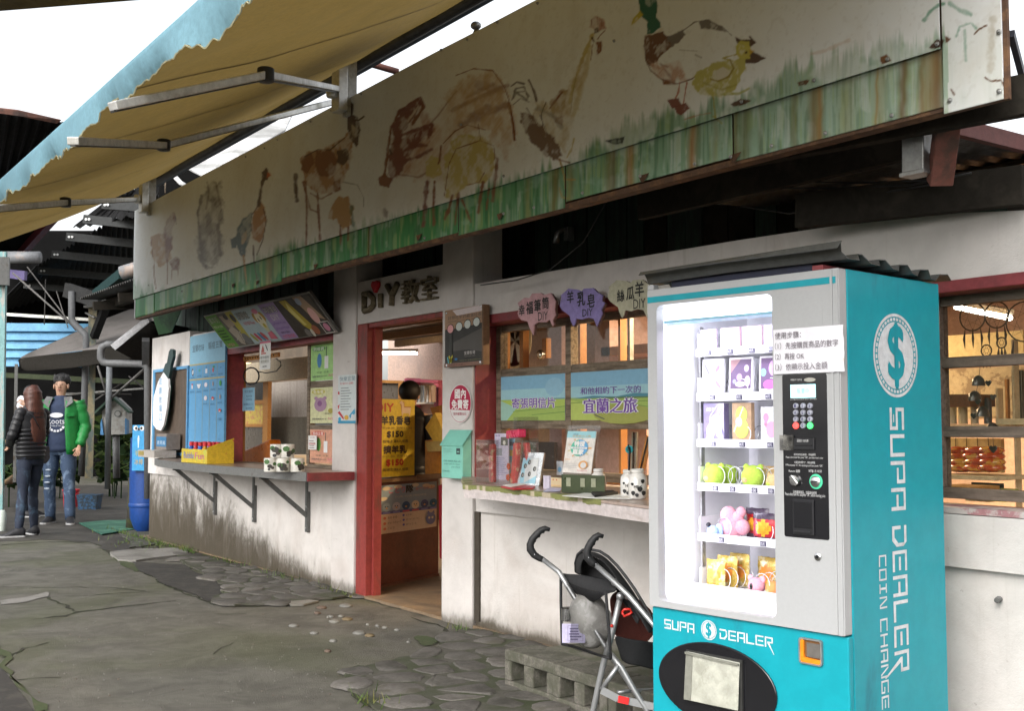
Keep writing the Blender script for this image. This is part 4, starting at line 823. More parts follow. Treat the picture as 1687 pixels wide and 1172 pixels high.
# trays, price tags, coils
M_tray=mat('tray_white',(.8,.8,.82),.4,var=.03,bump=0);M_tag=mat('price_tag',(.06,.055,.1),.4,bump=0);M_wire=mat('coil_wire',(.75,.75,.78),.3,.6,var=.02,bump=0)
SY=.2;rows=[]
for yl in (587,660,735,806.5,889,973):
    P_=PF.hit(1149,yl,-SY);z=P_.z;rows.append(z)
    tr=vbox('tray',(-.74,SY,z),(-.262,SY+.3,z+.006),M_tray);vbox('tray_front',(-.742,SY-.008,z-.004),(-.262,SY-.001,z+.026),M_tray,tr)
    vbox('tray_side',(-.742,SY,z+.006),(-.738,SY+.3,z+.085),M_tray,tr)
vbox('rail',(-.752,SY+.02,.64),(-.744,SY+.04,1.62),M_galv)
P_at=lambda px,r,dy=0:((PF.uv(px,700,-(SY+dy))[0]),SY+dy,rows[r]+.008)
COLS=[(1168,1204,1240,1272),(1174,1218,1266),(1174,1222,1268),(1177,1205,1241,1268),(1186,1254),(1184,1247,1275)]
coilmesh=None
for r,cs in enumerate(COLS):
    for px in cs:
        x,y,z=P_at(px,r);R_=.034 if r < 3 else .04
        if x >-.275:continue
        pts=[(x+R_*math.sin(t),y-.004+.045*t/6.283,z+R_+R_*.98*-math.cos(t)) for t in [i*6.283/16 for i in range(0,62)]]
        L().tube(pts,.0016,5).build('coil',M_wire,vm,smooth=True)
        tg=vbox('price_holder',(x-.026,SY-.013,z-.01),(x+.026,SY-.0085,z+.014),M_tray)
        vbox('price_tag',(x+.0,SY-.0165,z-.008),(x+.024,SY-.0135,z+.009),M_tag,tg)
        c=Card(Pl(w_(x,SY-.017,z),VU),.003,-.006,.021,.006,.0002);c.text({0:'45元',1:'40元',2:'45元',3:'100',4:'35元',5:'60元'}[r],0,0,1,1,(.75,.75,.8));c.tx.build('lettering',None,tg)
# ---- goods behind the glass: each its own thing
def pack(px,r,w,h,base,label,draw,dy=.015,tilt=.0,d=.012,name='boxed_toy',cat='toy'):
    x,y,z=P_at(px,r,dy);hz=min(h,(rows[r-1] if r else 1.62)-rows[r]-.02);Pn=Pl(w_(x-w/2,y,z),VU,VX.to_3x3() @ Vector((0,math.sin(tilt),math.cos(tilt))))
    c=Card(Pn,0,0,w,hz,.0);draw(c);return c.finish(name,base,label,cat,thick=d)
LIL=mat('pack_lilac',(.62,.54,.66),.5,bump=0);PNKP=mat('pack_pink',(.78,.55,.62),.5,bump=0);WHP=mat('pack_white',(.8,.8,.82),.35,bump=0);PURP=mat('pack_violet',(.2,.17,.33),.3,bump=0,coat=.5);KRAFT=mat('kraft',(.45,.3,.18),.7,bump=0)
def dr_flower(c):
    for i in range(7):c.ell(.5+.28*math.sin(i*1.9),.72+.16*math.cos(i*2.3),.07,.06,(.75,.45,.55))
    for i in range(6):c.ell(.18+.13*i,.14,.06,.07,(.85,.25,.4))
def dr_print(c):c.line([(.1,.1),(.1,.95),(.93,.97)],.01,(.45,.38,.5));c.text('宜農牧場',.2,.12,.8,.24,(.35,.2,.3));c.line([(.2,.85),(.6,.8),(.7,.88)],.008,(.5,.42,.55))
pack(1168,0,.075,.15,LIL,'pale lilac packet with red dots, first in the top tray',dr_flower)
pack(1204,0,.085,.15,PNKP,'plain pale pink packet, second in the top tray',dr_print)
pack(1240,0,.085,.15,PNKP,'pale pink packet with small print, third in the top tray',lambda c:(dr_print(c),c.line([(.3,.9),(.8,.86)],.02,(.6,.5,.62))))
pack(1272,0,.06,.15,LIL,'pale packet cut by the right edge of the glass, top tray',dr_print)
def dr_pl1(c):c.rect(.08,.2,.92,.94,(.55,.58,.6));c.line([(.15,.9),(.8,.25)],.04,(.8,.82,.85));c.ell(.72,.74,.12,.06,(.32,.18,.4),rot=.6);c.ell(.35,.3,.2,.06,(.3,.55,.5),rot=.3);c.ell(.75,.34,.15,.05,(.6,.2,.5),rot=-.6);c.line([(.12,.85),(.35,.6)],.03,(.2,.2,.22))
def dr_pl2(c):c.rect(.06,.22,.94,.95,(.14,.09,.17));c.poly([(.06,.6),(.06,.95),(.5,.95)],(.35,.2,.22));c.ell(.45,.5,.12,.1,(.45,.3,.6));c.ell(.75,.72,.1,.09,(.5,.4,.7));c.ell(.8,.4,.12,.14,(.6,.45,.62));c.ell(.5,.33,.22,.07,(.7,.6,.72));c.ell(.25,.4,.08,.06,(.3,.3,.5))
def dr_pl3(c):c.rect(.08,.2,.95,.95,(.16,.1,.2));c.ell(.2,.6,.14,.1,(.25,.5,.5));c.ell(.7,.7,.25,.2,(.6,.35,.65));c.ell(.5,.3,.3,.12,(.65,.15,.5))
pack(1174,1,.10,.165,WHP,'white framed photo card with leafy pattern, first in the second tray',dr_pl1,tilt=.06)
pack(1220,1,.105,.165,WHP,'white framed photo card with dark violet picture, second tray',dr_pl2,tilt=.06)
pack(1268,1,.09,.165,WHP,'white framed card with pink and violet picture, right of second tray',dr_pl3,tilt=.06)
def dr_b1(c):
    c.text('綿羊',.15,.8,.6,.9,(.7,.7,.75));c.ell(.6,.55,.25,.18,(.8,.8,.85));c.ell(.35,.3,.2,.2,(.75,.76,.84));c.ell(.75,.35,.16,.2,(.55,.6,.75));c.line([(.1,.1),(.5,.5),(.9,.9)],.012,(.85,.85,.9));c.line([(.3,.1),(.35,.7),(.7,.95)],.008,(.85,.85,.9))
def dr_b2(c):c.ell(.5,.72,.3,.2,(.5,.75,.12));c.ell(.5,.38,.36,.24,(.5,.75,.12));c.ell(.36,.54,.18,.12,(.85,.45,.5));c.rect(.22,.06,.78,.12,(.75,.1,.15));c.line([(.1,.3),(.6,.9)],.015,(.85,.88,.7));c.ell(.62,.84,.05,.05,(.6,.8,.2))
def dr_b3(c):c.ell(.3,.72,.16,.12,(.65,.3,.45));c.line([(.35,.75),(.25,.5),(.7,.52)],.05,(.65,.3,.45));c.ell(.6,.4,.3,.22,(.68,.35,.5));c.rect(0,0,1,.14,(.35,.6,.7));
pack(1176,2,.095,.155,PURP,'dark violet bag with white plush tied in film, third tray',dr_b1,d=.03)
pack(1222,2,.085,.16,KRAFT,'kraft card carrying a lime green frog toy, third tray',dr_b2,d=.02)
pack(1268,2,.075,.135,WHP,'white card with pink snail picture at right of third tray',dr_b3,d=.02)
M_lime=mat('lime_plush',(.42,.62,.08),.9,vsc=140,bump=.4);M_tanp=mat('tan_plush',(.6,.42,.2),.9,vsc=140,bump=.4);M_pinkp=mat('pink_plush',(.75,.36,.45),.9,vsc=140,bump=.4)
def ball_toy(px,r,dy,m,label,s=.044,ears=True,face=True):
    x,y,z=P_at(px,r,dy);t=L();t.ball((x,y,z+s),(s,s,s),m,16,10)
    o=t.build('plush_ball',None,None,smooth=True,label=label,cat='plush toy')
    if ears:
        for q in (-1,1):L().ball((x+q*s*.7,y,z+s*1.8),(s*.3,s*.2,s*.3),None,8,6).build('ear',m,o,smooth=True)
    if face:L().ball((x-s*.2,y-s*.93,z+s*.8),(s*.32,s*.12,s*.22),None,8,6).build('muzzle',M_tanp if m is not M_tanp else M_lime,o,smooth=True)
    return o
ball_toy(1177,3,.03,M_lime,'lime green plush ball in front at left of the fourth tray');ball_toy(1197,3,.10,M_lime,'lime green plush ball behind the front one at left of the fourth tray',.042,False,False)
ball_toy(1240,3,.03,M_lime,'lime green plush ball with pale snout in the middle of the fourth tray');ball_toy(1266,3,.10,M_tanp,'tan plush ball behind the green one in the fourth tray',.042);ball_toy(1274,3,.02,M_tanp,'tan plush ball at the right edge of the fourth tray',.03)
def bag(px,r,dy,w,h,mats,label,name='snack_bag',cat='bag',seed=0,d=.03):
    x,y,z=P_at(px,r,dy);rr_=random.Random(seed);t=L();n,k=12,10;
    for sgn in (-1,1):
        vs=[];fs=[]
        for i in range(n+1):
            for j in range(k+1):
                a,b=i/n,j/k;bul=(math.sin(math.pi*a)*math.sin(math.pi*b)) ** .45 if 0 < i < n and 0 < j < k else 0
                vs.append((x+(a-.5)*w+rr_.uniform(-.001,.001),y+sgn*d*.5*bul+rr_.uniform(-1,1)*.0022,z+b*h+rr_.uniform(-.0015,.0015)))
        for i in range(n):
            for j in range(k):
                q=i*(k+1)+j;fs.append((q,q+k+1,q+k+2,q+1) if sgn < 0 else (q,q+1,q+k+2,q+k+1))
        st=len(t.m);t.add(vs,fs,mats[0])
        for f in range(st,len(t.m)):
            i_,j_=(f-st) // k,(f-st) % k
            if len(mats) > 1 and ((i_-5.5)/3.6) ** 2+((j_-4.5)/2.6) ** 2 < 1:t.use(mats[1]);t.m[f]=t.cur
            elif len(mats) > 2 and (j_ < 2 or j_ > k-3):t.use(mats[2]);t.m[f]=t.cur
    return t.build(name,None,None,smooth=True,label=label,cat=cat)
F_red=mat('foil_red',(.5,.02,.03),.25,.2,var=.3,vsc=60,bump=.3,coat=.6);F_yel=mat('foil_yellow',(.75,.4,.03),.3,.2,var=.3,vsc=60,coat=.5);F_blk=mat('foil_dark',(.05,.03,.06),.3,coat=.5);F_gold=mat('foil_gold',(.6,.42,.08),.28,.3,col2=(.8,.7,.4),thr=(.5,.6),sc=30,vsc=70,bump=.4,coat=.5);F_org=mat('foil_orange',(.7,.25,.04),.3,coat=.4)
bag(1258,4,.02,.10,.105,[F_red,F_yel,F_blk],'red and yellow snack bag in front at right of the fifth tray',seed=1);bag(1246,4,.09,.10,.115,[F_red,F_yel,F_blk],'red and yellow snack bag standing behind in the fifth tray',seed=2)
o=None;x,y,z=P_at(1203,4,.05);t=L();
for dx,dz,s_ in ((0,.04,.044),(-.012,.085,.034),(.03,.08,.024),(.05,.045,.03),(.045,.1,.02),(-.03,.05,.022)):t.ball((x+dx,y,z+dz),(s_,s_*.8,s_),None,12,8)
o=t.build('plush_doll',M_pinkp,None,smooth=True,label='bundled pink plush doll with blue tag in the fifth tray',cat='plush toy');o['kind']='thing'
L().ball((x-.03,y-.035,z+.03),(.02,.01,.026),None,10,6).build('tag_card',ink((.35,.5,.8)),o,smooth=True)
x,y,z=P_at(1172,4,.0);t=L();t.ball((x,y,z+.028),(.026,.014,.02),ink((.3,.45,.75)),10,6).ball((x-.014,y-.006,z+.05),(.009,.009,.009),ink((.02,.02,.03)),8,5);t.build('charm',None,None,smooth=True,label='small blue charm with black tip at left of the fifth tray',cat='charm')
bag(1177,5,.02,.085,.11,[F_gold,F_org,F_gold],'gold bag with round orange label at left of the bottom tray',seed=5);bag(1196,5,.08,.09,.12,[F_gold,F_org],'gold bag standing second in the bottom tray',seed=6);bag(1216,5,.14,.09,.125,[F_gold,F_org],'gold bag standing at the back of the bottom tray',seed=7);bag(1262,5,.16,.09,.12,[F_gold,F_org],'gold bag behind the pink koala in the bottom tray',seed=8)
x,y,z=P_at(1243,5,.03);o=L().ball((x,y,z+.032),(.032,.03,.03),None,16,10).build('plush_koala',M_pinkp,None,smooth=True,label='round pink koala toy with dark nose in the bottom tray',cat='plush toy')
for q in (-1,1):L().ball((x+q*.026,y,z+.056),(.013,.006,.014),None,10,6).build('ear',M_pinkp,o,smooth=True)
L().ball((x-.002,y-.03,z+.032),(.007,.005,.012),None,8,6).build('nose',M_blackg,o,smooth=True);
ball_toy(1270,5,.03,mat('orange_plush',(.7,.3,.1),.9),'orange plush ball at the right edge of the bottom tray',.028)
# ---- control panel
def fp(px,py,off=0):return PF.uv(px,py,off)
c=Card.px(PF,1288.5,618,884,1364,.001)
def cu(px,py):u,v=PF.uv(px,py,.002);return (u-c.u0)/(c.u1-c.u0),(v-c.v0)/(c.v1-c.v0)
def ct(t,x0,y0,x1,y1,col):a,b=cu(x0,y1),cu(x1,y0);c.text(t,a[0],a[1],b[0],b[1],col)
gw=(.5,.5,.5)
ct('本機販賣 可找零錢',1302,624,1321,628,gw);a=cu(1334,626);c.ell(a[0],a[1],.13,.013,(.35,.34,.3));ct('請按購買商品編號後投入硬幣紙鈔',1302,657,1346,659.5,gw)
ct('請先按商品編號，再投硬幣',1308,748,1344,751,gw);ct('Please select item No. press “OK”, and then insert coins',1295,753.5,1356,756,gw);ct('如要退幣請按“C”，再按退幣鈕',1309,761,1343,764,gw);ct('If Please press “C”, for exchange and then press “OK”',1295,766.5,1356,769,gw)
ct('Return 退幣',1300,774.5,1318.5,778.5,(.6,.6,.6));ct('NT$:1.5.10.50',1333,775,1354,779,(.6,.6,.6));ct('請按購買商品，勿投其他硬幣',1307,810.5,1346,813.5,gw);ct('Please select item No. and press “OK”, before inserting coins',1294,815,1360,818,gw)
cp=c.finish('control_panel',M_blackg,None,None,.004,vm,round_=.04)
a,b=fp(1303,634.5),fp(1344.5,655.5);scr=MB();PF.rect(scr,a[0],b[1],b[0],a[1],.001,.004);scr=scr.build('display',emit('lcd',(.35,.72,.78),.75),cp,bevel=.001)
k=Card(PF,a[0],b[1],b[0],a[1],.0042);k.text('販賣中',.28,.3,.75,.72,(.2,.4,.45));k.tx.build('lettering',None,scr)
M_key=mat('key_silver',(.42,.43,.5),.3,.4,bump=0)
for i,ch in enumerate('123456789C0A'):
    px,py=(1312,1324,1335.5)[i % 3],(669.3,680.3,691.2,701.8)[i // 3];p=PF.hit(px,py);m=M_key if ch not in 'CA' else emit('key_red',(.9,.06,.05),1.1) if ch == 'C' else emit('key_green',(.06,.75,.15),.9)
    rr_=.0095 if ch not in 'CA' else .0105
    ko=MB().lathe(p,[(rr_,.001),(rr_,.005),(rr_*.85,.007),(.001,.0072)],14,ax=PF.n).build('key',m,cp,smooth='auto')
    q=PF.uv(px,py);kc=Card(PF,q[0]-.005,q[1]-.006,q[0]+.005,q[1]+.006,.0073);kc.text('△' if ch == 'A' else ch,.2,.05,.8,.95,(.04,.04,.12));kc.tx.build('lettering',None,ko)
def fbox(name,x0,y0,x1,y1,o0,o1,m,parent,bevel=0):
    a,b=fp(x0,y0),fp(x1,y1);mb=MB();PF.rect(mb,a[0],b[1],b[0],a[1],o0,o1);return mb.build(name,m,parent,bevel=bevel)
M_bk2=mat('satin_black',(.015,.015,.017),.35,bump=0)
bv=fbox('banknote_slot',1309,722,1343,742,.001,.006,M_bk2,cp,.002);fbox('slot_mouth',1312,733,1340,735.5,.0062,.008,M_blackg,bv);k=Card(PF,*fp(1315,729),*fp(1334,724),.0062);k.text('投紙鈔 100元券',0,0,1,1,gw);k.tx.build('lettering',None,bv)
p=PF.hit(1311,792);kn=MB().lathe(p,[(.019,.001),(.019,.006),(.016,.012),(.001,.013)],20,ax=PF.n).build('return_knob',M_chrome,cp,smooth='auto');MB().bar(p+PF.n*.012+VU*-.012+V(0,0,.014),p+PF.n*.012+VU*.012+V(0,0,-.014),.012,.006,PF.n).build('knob_grip',M_chrome,kn,bevel=.001)
p=PF.hit(1345,794);MB().lathe(p,[(.024,.001),(.024,.003),(.022,.0032),(.001,.0033)],24,ax=PF.n).build('slot_glow_ring',emit('green_ring',(.05,.4,.22),.35),cp,smooth='auto');kn=MB().lathe(p,[(.018,.0034),(.018,.008),(.014,.011),(.001,.0112)],20,ax=PF.n).build('coin_slot',M_chrome,cp,smooth='auto')
MB().bar(p+PF.n*.0115-VU*.011,p+PF.n*.0115+VU*.011,.004,.001,PF.n,None).build('slot_line',M_blackg,kn)
po=fbox('coin_pocket',1307,822,1343,884,.001,.007,M_bk2,cp,.005);fbox('pocket_lip',1310,874,1338,880,.0072,.012,M_bk2,po,.002);fbox('pocket_lid',1310,826,1340,872,.0072,.009,M_blackg,po,.003)
fbox('door_hatch',1291,497,1355,538,.0003,.0011,M_vw,vm,.001)
p=PF.hit(1348,918);lk=MB().lathe(p,[(.0125,0),(.0125,.004),(.009,.006),(.001,.006)],16,ax=PF.n).build('lock',M_chrome,vm,smooth='auto');MB().lathe(p+PF.n*.0062,[(.006,0),(.006,.001),(.0005,.001)],10,ax=PF.n).build('keyhole',M_blackg,lk)
# coin return (orange recess) on the lower front
PL=Pl(VO+VV*.014,VU)
def lbox(name,x0,y0,x1,y1,o0,o1,m,parent,bevel=0):
    a,b=PL.uv(x0,y0),PL.uv(x1,y1);mb=MB();PL.rect(mb,a[0],b[1],b[0],a[1],o0,o1);return mb.build(name,m,parent,bevel=bevel)
M_orange=mat('orange_plastic',(.75,.22,.01),.4,bump=0)
a,b=PL.uv(1320,1052),PL.uv(1355,1097);x0,x1,z0,z1=a[0],b[0],b[1],a[1]
cr_=ringplate('coin_return',rrect(x0-.004,z0-.004,x1+.004,z1+.004,.01),rrect(x0+.001,z0+.001,x1-.001,z1-.001,.008),.004,.0138,M_galv,vm)
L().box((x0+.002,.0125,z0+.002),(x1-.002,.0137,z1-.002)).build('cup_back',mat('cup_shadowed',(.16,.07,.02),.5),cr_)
L().prism([(x0+.001,.0055,z0+.001),(x1-.001,.0055,z0+.001),(x1-.001,.0055,z0+.014),(x0+.014,.0055,z0+.018),(x0+.014,.0055,z1-.001),(x0+.001,.0055,z1-.001)],(0,.0065,0)).build('cup_wall',M_orange,cr_)
L().box((x0+.024,.008,z0+.02),(x1-.002,.0122,z1-.01)).build('coin_flap',mat('smoky_plastic',(.12,.11,.1),.3),cr_)
# delivery hatch: black oval with a frosted flap
oc=(-.522,.352);ov=[(oc[0]+.256*math.cos(t),oc[1]+.142*math.sin(t)*(1.0)) for t in [2*math.pi*i/48 for i in range(48)]]
ho=L().prism([(x,.0135,z) for x,z in ov],(0,-.008,0)).build('delivery_surround',M_blackg,vm,smooth='auto',bevel=.003)
a,b=PL.uv(1137,1078),PL.uv(1218,1165)
fx0,fx1,fz1,fz0=-.635,-.405,.452,.285
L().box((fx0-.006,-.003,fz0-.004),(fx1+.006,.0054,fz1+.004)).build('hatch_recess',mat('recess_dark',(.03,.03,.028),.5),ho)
L().prism([(fx0,-.004,fz1),(fx1,-.004,fz1-.004),(fx1-.003,-.012,fz0+.004),(fx0-.006,-.012,fz0)],(0,-.004,0)).build('hatch_flap',mat('frosted_flap',(.42,.42,.36),.28,col2=(.3,.3,.25),sc=8,coat=.4,bump=0),ho,bevel=.002)
L().prism([(fx0,-.0085,fz1),(fx0+.03,-.009,fz1-.002),(fx0+.026,-.017,fz0+.004),(fx0-.006,-.0165,fz0)],(0,-.001,0)).build('flap_edge',mat('flap_edge',(.2,.2,.17),.3),ho)
L().bar((fx0,-.014,fz1-.004),(fx1,-.014,fz1-.01),.006,.008,(0,0,1)).build('flap_hinge',mat('flap_edge',(.2,.2,.17),.3),ho)
# logo lettering from bars
LT={'S':[(0,.84,1,1),(0,.5,.16,.84),(0,.42,1,.56),(.84,.16,1,.42),(0,0,1,.16),(.3,.24,.66,.3)],'U':[(0,0,.17,1),(.83,0,1,1),(.17,0,.83,.16)],'P':[(0,0,.17,.86),(0,.86,1,1),(.83,.42,1,.86),(.3,.42,.83,.55)],'A':[(0,0,.17,.86),(0,.86,1,1),(.83,0,1,.86),(.3,.36,.83,.5)],
      'D':[(0,.84,.8,1),(0,0,.17,.6),(.17,0,.55,.16)],'E':[(0,0,.17,1),(.17,.86,1,1),(.3,.43,.95,.57),(.17,0,1,.15)],'L':[(0,0,.17,1),(.17,0,1,.16)],'R':[(0,0,.17,1),(.17,.86,1,1),(.83,.45,1,.86),(.3,.42,1,.55)],
      'C':[(0,0,.15,1),(.15,.86,1,1),(.15,0,1,.14)],'O':[(0,0,.15,1),(.85,0,1,1),(.15,.86,.85,1),(.15,0,.85,.14)],'I':[(.4,0,.6,1),(.1,.86,.9,1),(.1,0,.9,.14)],'N':[(0,0,.15,1),(.85,0,1,1)],'H':[(0,0,.15,1),(.85,0,1,1),(.15,.43,.85,.57)],'G':[(0,0,.15,1),(.15,.86,1,1),(.15,0,1,.14),(.85,.14,1,.5),(.5,.4,.85,.52)]}
POLY={'D':[[(.8,1),(1,.78),(1,.5),(.8,.84)],[(.83,.84),(1,.78),(1,.3),(.7,0),(.5,0),(.5,.12),(.83,.42)]],'R':[[(.3,.42),(.55,.42),(1.15,-.62),(1.1,-.66)]],'N':[[(.15,1),(.3,1),(.85,0),(.7,0)]]}
M_dec=mat('decal_silver',(.58,.6,.62),.4,bump=0)
def letters(txt,f,adv,gap,name,parent,mbk=None):
    """f(a, b): a along the word, b up, in letter heights -> world point"""
    for i,ch in enumerate(txt):
        if ch == ' ':continue
        mb=MB();a0=i*adv
        for x0,y0,x1,y1 in LT[ch]:mb.add([f(a0+x0*gap,y0),f(a0+x1*gap,y0),f(a0+x1*gap,y1),f(a0+x0*gap,y1)],[(0,1,2,3)])
        for P in POLY.get(ch,[]):mb.add([f(a0+x*gap,y)+PF.n*0 for x,y in P],[tuple(range(len(P)))])
        mb.build(name,M_dec,parent)
a,b=PL.uv(1095,1037),PL.uv(1146,1046);s_=.029;z0=PL.uv(1095,1036)[1]
f=lambda x,y:PL.at(PL.uv(1095,1036)[0]+x,PL.uv(1095,1036)[1]+y*.034,.0012)
wl=(PL.uv(1146,1040)[0]-PL.uv(1095,1036)[0])/4;letters('SUPA',f,wl,wl*.86,'letter',body)
u0,z0=PL.uv(1186,1053);f=lambda x,y:PL.at(u0+x,z0+y*.034+0*x,.0012);wl=(PL.uv(1276,1068)[0]-u0)/6;letters('DEALER',f,wl,wl*.86,'letter',body)
def coin(P,u,v,r,off,parent):
    n=48;mb=MB();R=lambda rr_,t:P.at(u+rr_*math.cos(t),v+rr_*math.sin(t),off)
    for a,b in ((1,.93),(.80,.755)):
        for i in range(n):t0,t1=2*math.pi*i/n,2*math.pi*(i+1)/n;mb.add([R(r*a,t0),R(r*a,t1),R(r*b,t1),R(r*b,t0)],[(0,1,2,3)])
    for i in range(40):t0=2*math.pi*i/40;t1=t0+2*math.pi/40*.72;mb.add([R(r*.90,t0),R(r*.90,t1),R(r*.83,t1),R(r*.83,t0)],[(0,1,2,3)])
    mb.add([R(r*.76,2*math.pi*i/n) for i in range(n)],[tuple(range(n))]);o=mb.build('coin_emblem',M_dec,parent)
    k=Card(P,u-r*.42,v-r*.74,u+r*.42,v+r*.74,off+.0004);k.text('$',.08,0,.92,1,M_teal,bold=.035);k.tx.build('dollar_sign',None,o)
coin(PL,*PL.uv(1168,1039),.034,.0012,body)
coin(PS,*PS.uv(1476,586,.001),.141,.0012,vm)
def side_word(txt,ztop,zbot,ylo,yhi,name):
    n=len(txt);adv=(ztop-zbot)/n
    letters(txt,lambda a,b:PS.at(ylo+b*(yhi-ylo),ztop-a,.0012),adv,adv*.84,name,vm)
zt_=PS.uv(1470,672)[1];[side_word(w,PS.uv(1478,a)[1],PS.uv(1478,b)[1],PS.uv(1467.5,800)[0],PS.uv(1491,800)[0],'letter') for w,a,b in (('SUPA',672,849),('DEALER',867,1116))]
[side_word(w,PS.uv(1455,a)[1],PS.uv(1455,b)[1],PS.uv(1449,1000)[0],PS.uv(1461,1000)[0],'small_letter') for w,a,b in (('COIN',915,1007),('CHANGE',1020,1174))]
# taped note
nt_=Pl(VO,VU);c=Card.px(nt_,1273.5,548,617,1391,.009);c.v1=c.v0+(c.v1-c.v0)*1.06
vs=[];fs=[];nn=24;mm=10
for i in range(nn+1):
    for j in range(mm+1):
        a,b=i/nn,j/mm;cur=.008*math.sin(a*7)*b+.02*max(0,a-.88)*3*math.sin(b*9);vs.append(c.pt(a,b,.008+abs(cur)*.5))
for i in range(nn):
    for j in range(mm):q=i*(mm+1)+j;fs.append((q,q+mm+1,q+mm+2,q+1))
no=MB().add(vs,fs).build('instruction_note',mat('paper',(.74,.73,.78),.8,var=.04,bump=.1,col2=(.6,.5,.42),thr=(.66,.78),sc=14),None,smooth=True,label='crumpled white paper note with three printed steps taped over the keypad',cat='note')
c.off=.0135
for t_,x0,y0,x1,y1 in [('使用步驟：',.04,.78,.42,.93),('（1）先按購買商品的數字',.04,.545,.93,.70),('（2）再按 OK',.04,.31,.46,.46),('（3）依顯示投入金額',.04,.07,.78,.23)]:c.text(t_,x0,y0,x1,y1,(.1,.08,.1))
c.tx.build('lettering',None,no)
tp=PF;c=Card.px(PF,1284,717,742,1307,.007);c.text('兌換\n50元',.02,.2,.3,.8,(.1,.1,.1));c.finish('taped_scrap',glass('tape',(.55,.55,.56),2.5,.35),'scrap of clear tape stuck over the left edge of the black panel','tape',.001)
# corrugated sheet roof over the machine
rf=thing('sheet_roof',tuple(w_(-.4,.3,1.78)),'loose corrugated metal sheet laid over the vending machine','roof sheet')
t=L();vs=[];fs=[];prof=[(-.045,1.806),(-.035,1.818),(-.015,1.818),(.0,1.80)]
for k in range(5):y0=.01+k*.13;prof += [(y0,1.779-.012*k*.4),(y0+.06,1.779-.012*k*.4),(y0+.08,1.802-.005*k),(y0+.105,1.802-.005*k)]
prof += [(.68,1.766)]
for i,(y,zz) in enumerate(prof):
    for q,x in enumerate((-.815,-.45,.02+.012*math.sin(i*1.7))):vs.append((x,y,zz+(-.004,.002,-.002)[q]+(.012 if (q == 2 and i in (1,2)) else 0)))
    if i:
        for q in (0,1):k=3*i+q;fs.append((k-3,k-2,k+1,k))
mats_roof=mat('sheet_grey',(.085,.088,.085),.45,.35,col2=(.09,.08,.06),thr=(.5,.7),sc=5,streak=(.4,4,1));o=t.add(vs,fs).build('sheet',mats_roof,rf);o.modifiers.new('thick','SOLIDIFY').thickness=.003
L().box((-.72,.03,1.7485),(-.12,.6,1.775)).build('batten_and_shade',mat('sheet_gap_shade',(.01,.012,.03),.6),rf);L().box((-.1,.0,1.7485),(-.06,.6,1.764)).build('batten_and_shade',M_redd,rf)  # navy box paints the shade of the open space under the sheet
# ================================================================ signs, posters and notices on the facade
W8=WALLP(3.79);M_paper=mat('paper_white',(.7,.7,.68),.6,var=.04,bump=.05)
def place(c,parent=None):pass
# rope lettering "DiY 教室" with a red heart on the door lintel
dl=Pl((0,3.788,0),(1,0,0));M_rope=mat('rope_letters',(.11,.09,.055),.9,col2=(.2,.16,.1),thr=(.45,.6),sc=40,vsc=150,bump=.9)
sg=thing('doorway_lettering',onY(665,480,3.78),'raised brown rope lettering DiY 教室 with red heart over the doorway','lettering')
def thick_text(t,P,xl,yt,yb,xr,depth,m,name,parent,yt2=None,yb2=None):
    v,f=glyphs(t);a=P.uv(xl,yt);b=P.uv(xl,yb);c=P.uv(xr,yt2 or yt);d=P.uv(xr,yb2 or yb);n=len(v);mb=MB()
    def q(x,y,o):u=a[0]+(c[0]-a[0])*x;z0=b[1]+(d[1]-b[1])*x;z1=a[1]+(c[1]-a[1])*x;return P.at(u,z0+(z1-z0)*y,o)
    vs=[q(x,y,0) for x,y in v]+[q(x,y,depth) for x,y in v];fs=[tuple(i+n for i in g_) for g_ in f]
    cnt={}
    for g_ in f:
        for i in range(len(g_)):e=(g_[i],g_[(i+1) % len(g_)]);cnt[e]=1
    for e in cnt:
        if (e[1],e[0]) not in cnt:fs.append((e[0],e[1],e[1]+n,e[0]+n))
    return mb.add(vs,fs).build(name,m,parent)
for ch,x0,x1,y0,y1,y2,y3 in [('D',596,617,482,514,478,510),('ı',624,631,478,508,476,506),('Y',634,656,468,506,464,500),('教',666,693,464,502,458,498),('室',698,724,458,496,452,492)]:
    v=glyphs(ch)
    if ch in 'DıY':
        P=[dl.hit(x,y) for x,y in {'D':[(600,484),(600,512)],'ı':[(627,486),(627,508)],'Y':[(645,488),(645,504)]}[ch]]
        strokes={'D':[[(600,485),(600,513)],[(599,485),(608,484),(615,492),(615,503),(609,510),(600,513)]],'ı':[[(627,484),(627,507)]],'Y':[[(645,504),(646,486),(638,470)],[(646,486),(655,467)]]}[ch]
        for st in strokes:MB().tube([dl.hit(x,y,.014) for x,y in st],.022,8).build('letter',M_rope,sg,smooth=True)
    else:thick_text(ch,dl,x0,y0,y1,x1,.03,M_rope,'letter',sg,y2,y3)
hp=[(0,-.9),(-.55,-.35),(-.95,.15),(-.95,.55),(-.6,.85),(-.25,.8),(0,.5),(.25,.8),(.6,.85),(.95,.55),(.95,.15),(.55,-.35)]
def heart(P,c,s,d,name,m,parent,**kw):
    q=P.uv(*c) if not isinstance(c,Vector) else ((c-P.o).dot(P.u),(c-P.o).dot(P.v));return MB().prism([P.at(q[0]+x*s,q[1]+y*s,.0) for x,y in hp],P.n*d).build(name,m,parent,bevel=.004,**kw)
heart(dl,(622,473),.05,.03,'heart',mat('heart_red',(.5,.02,.03),.5),sg)
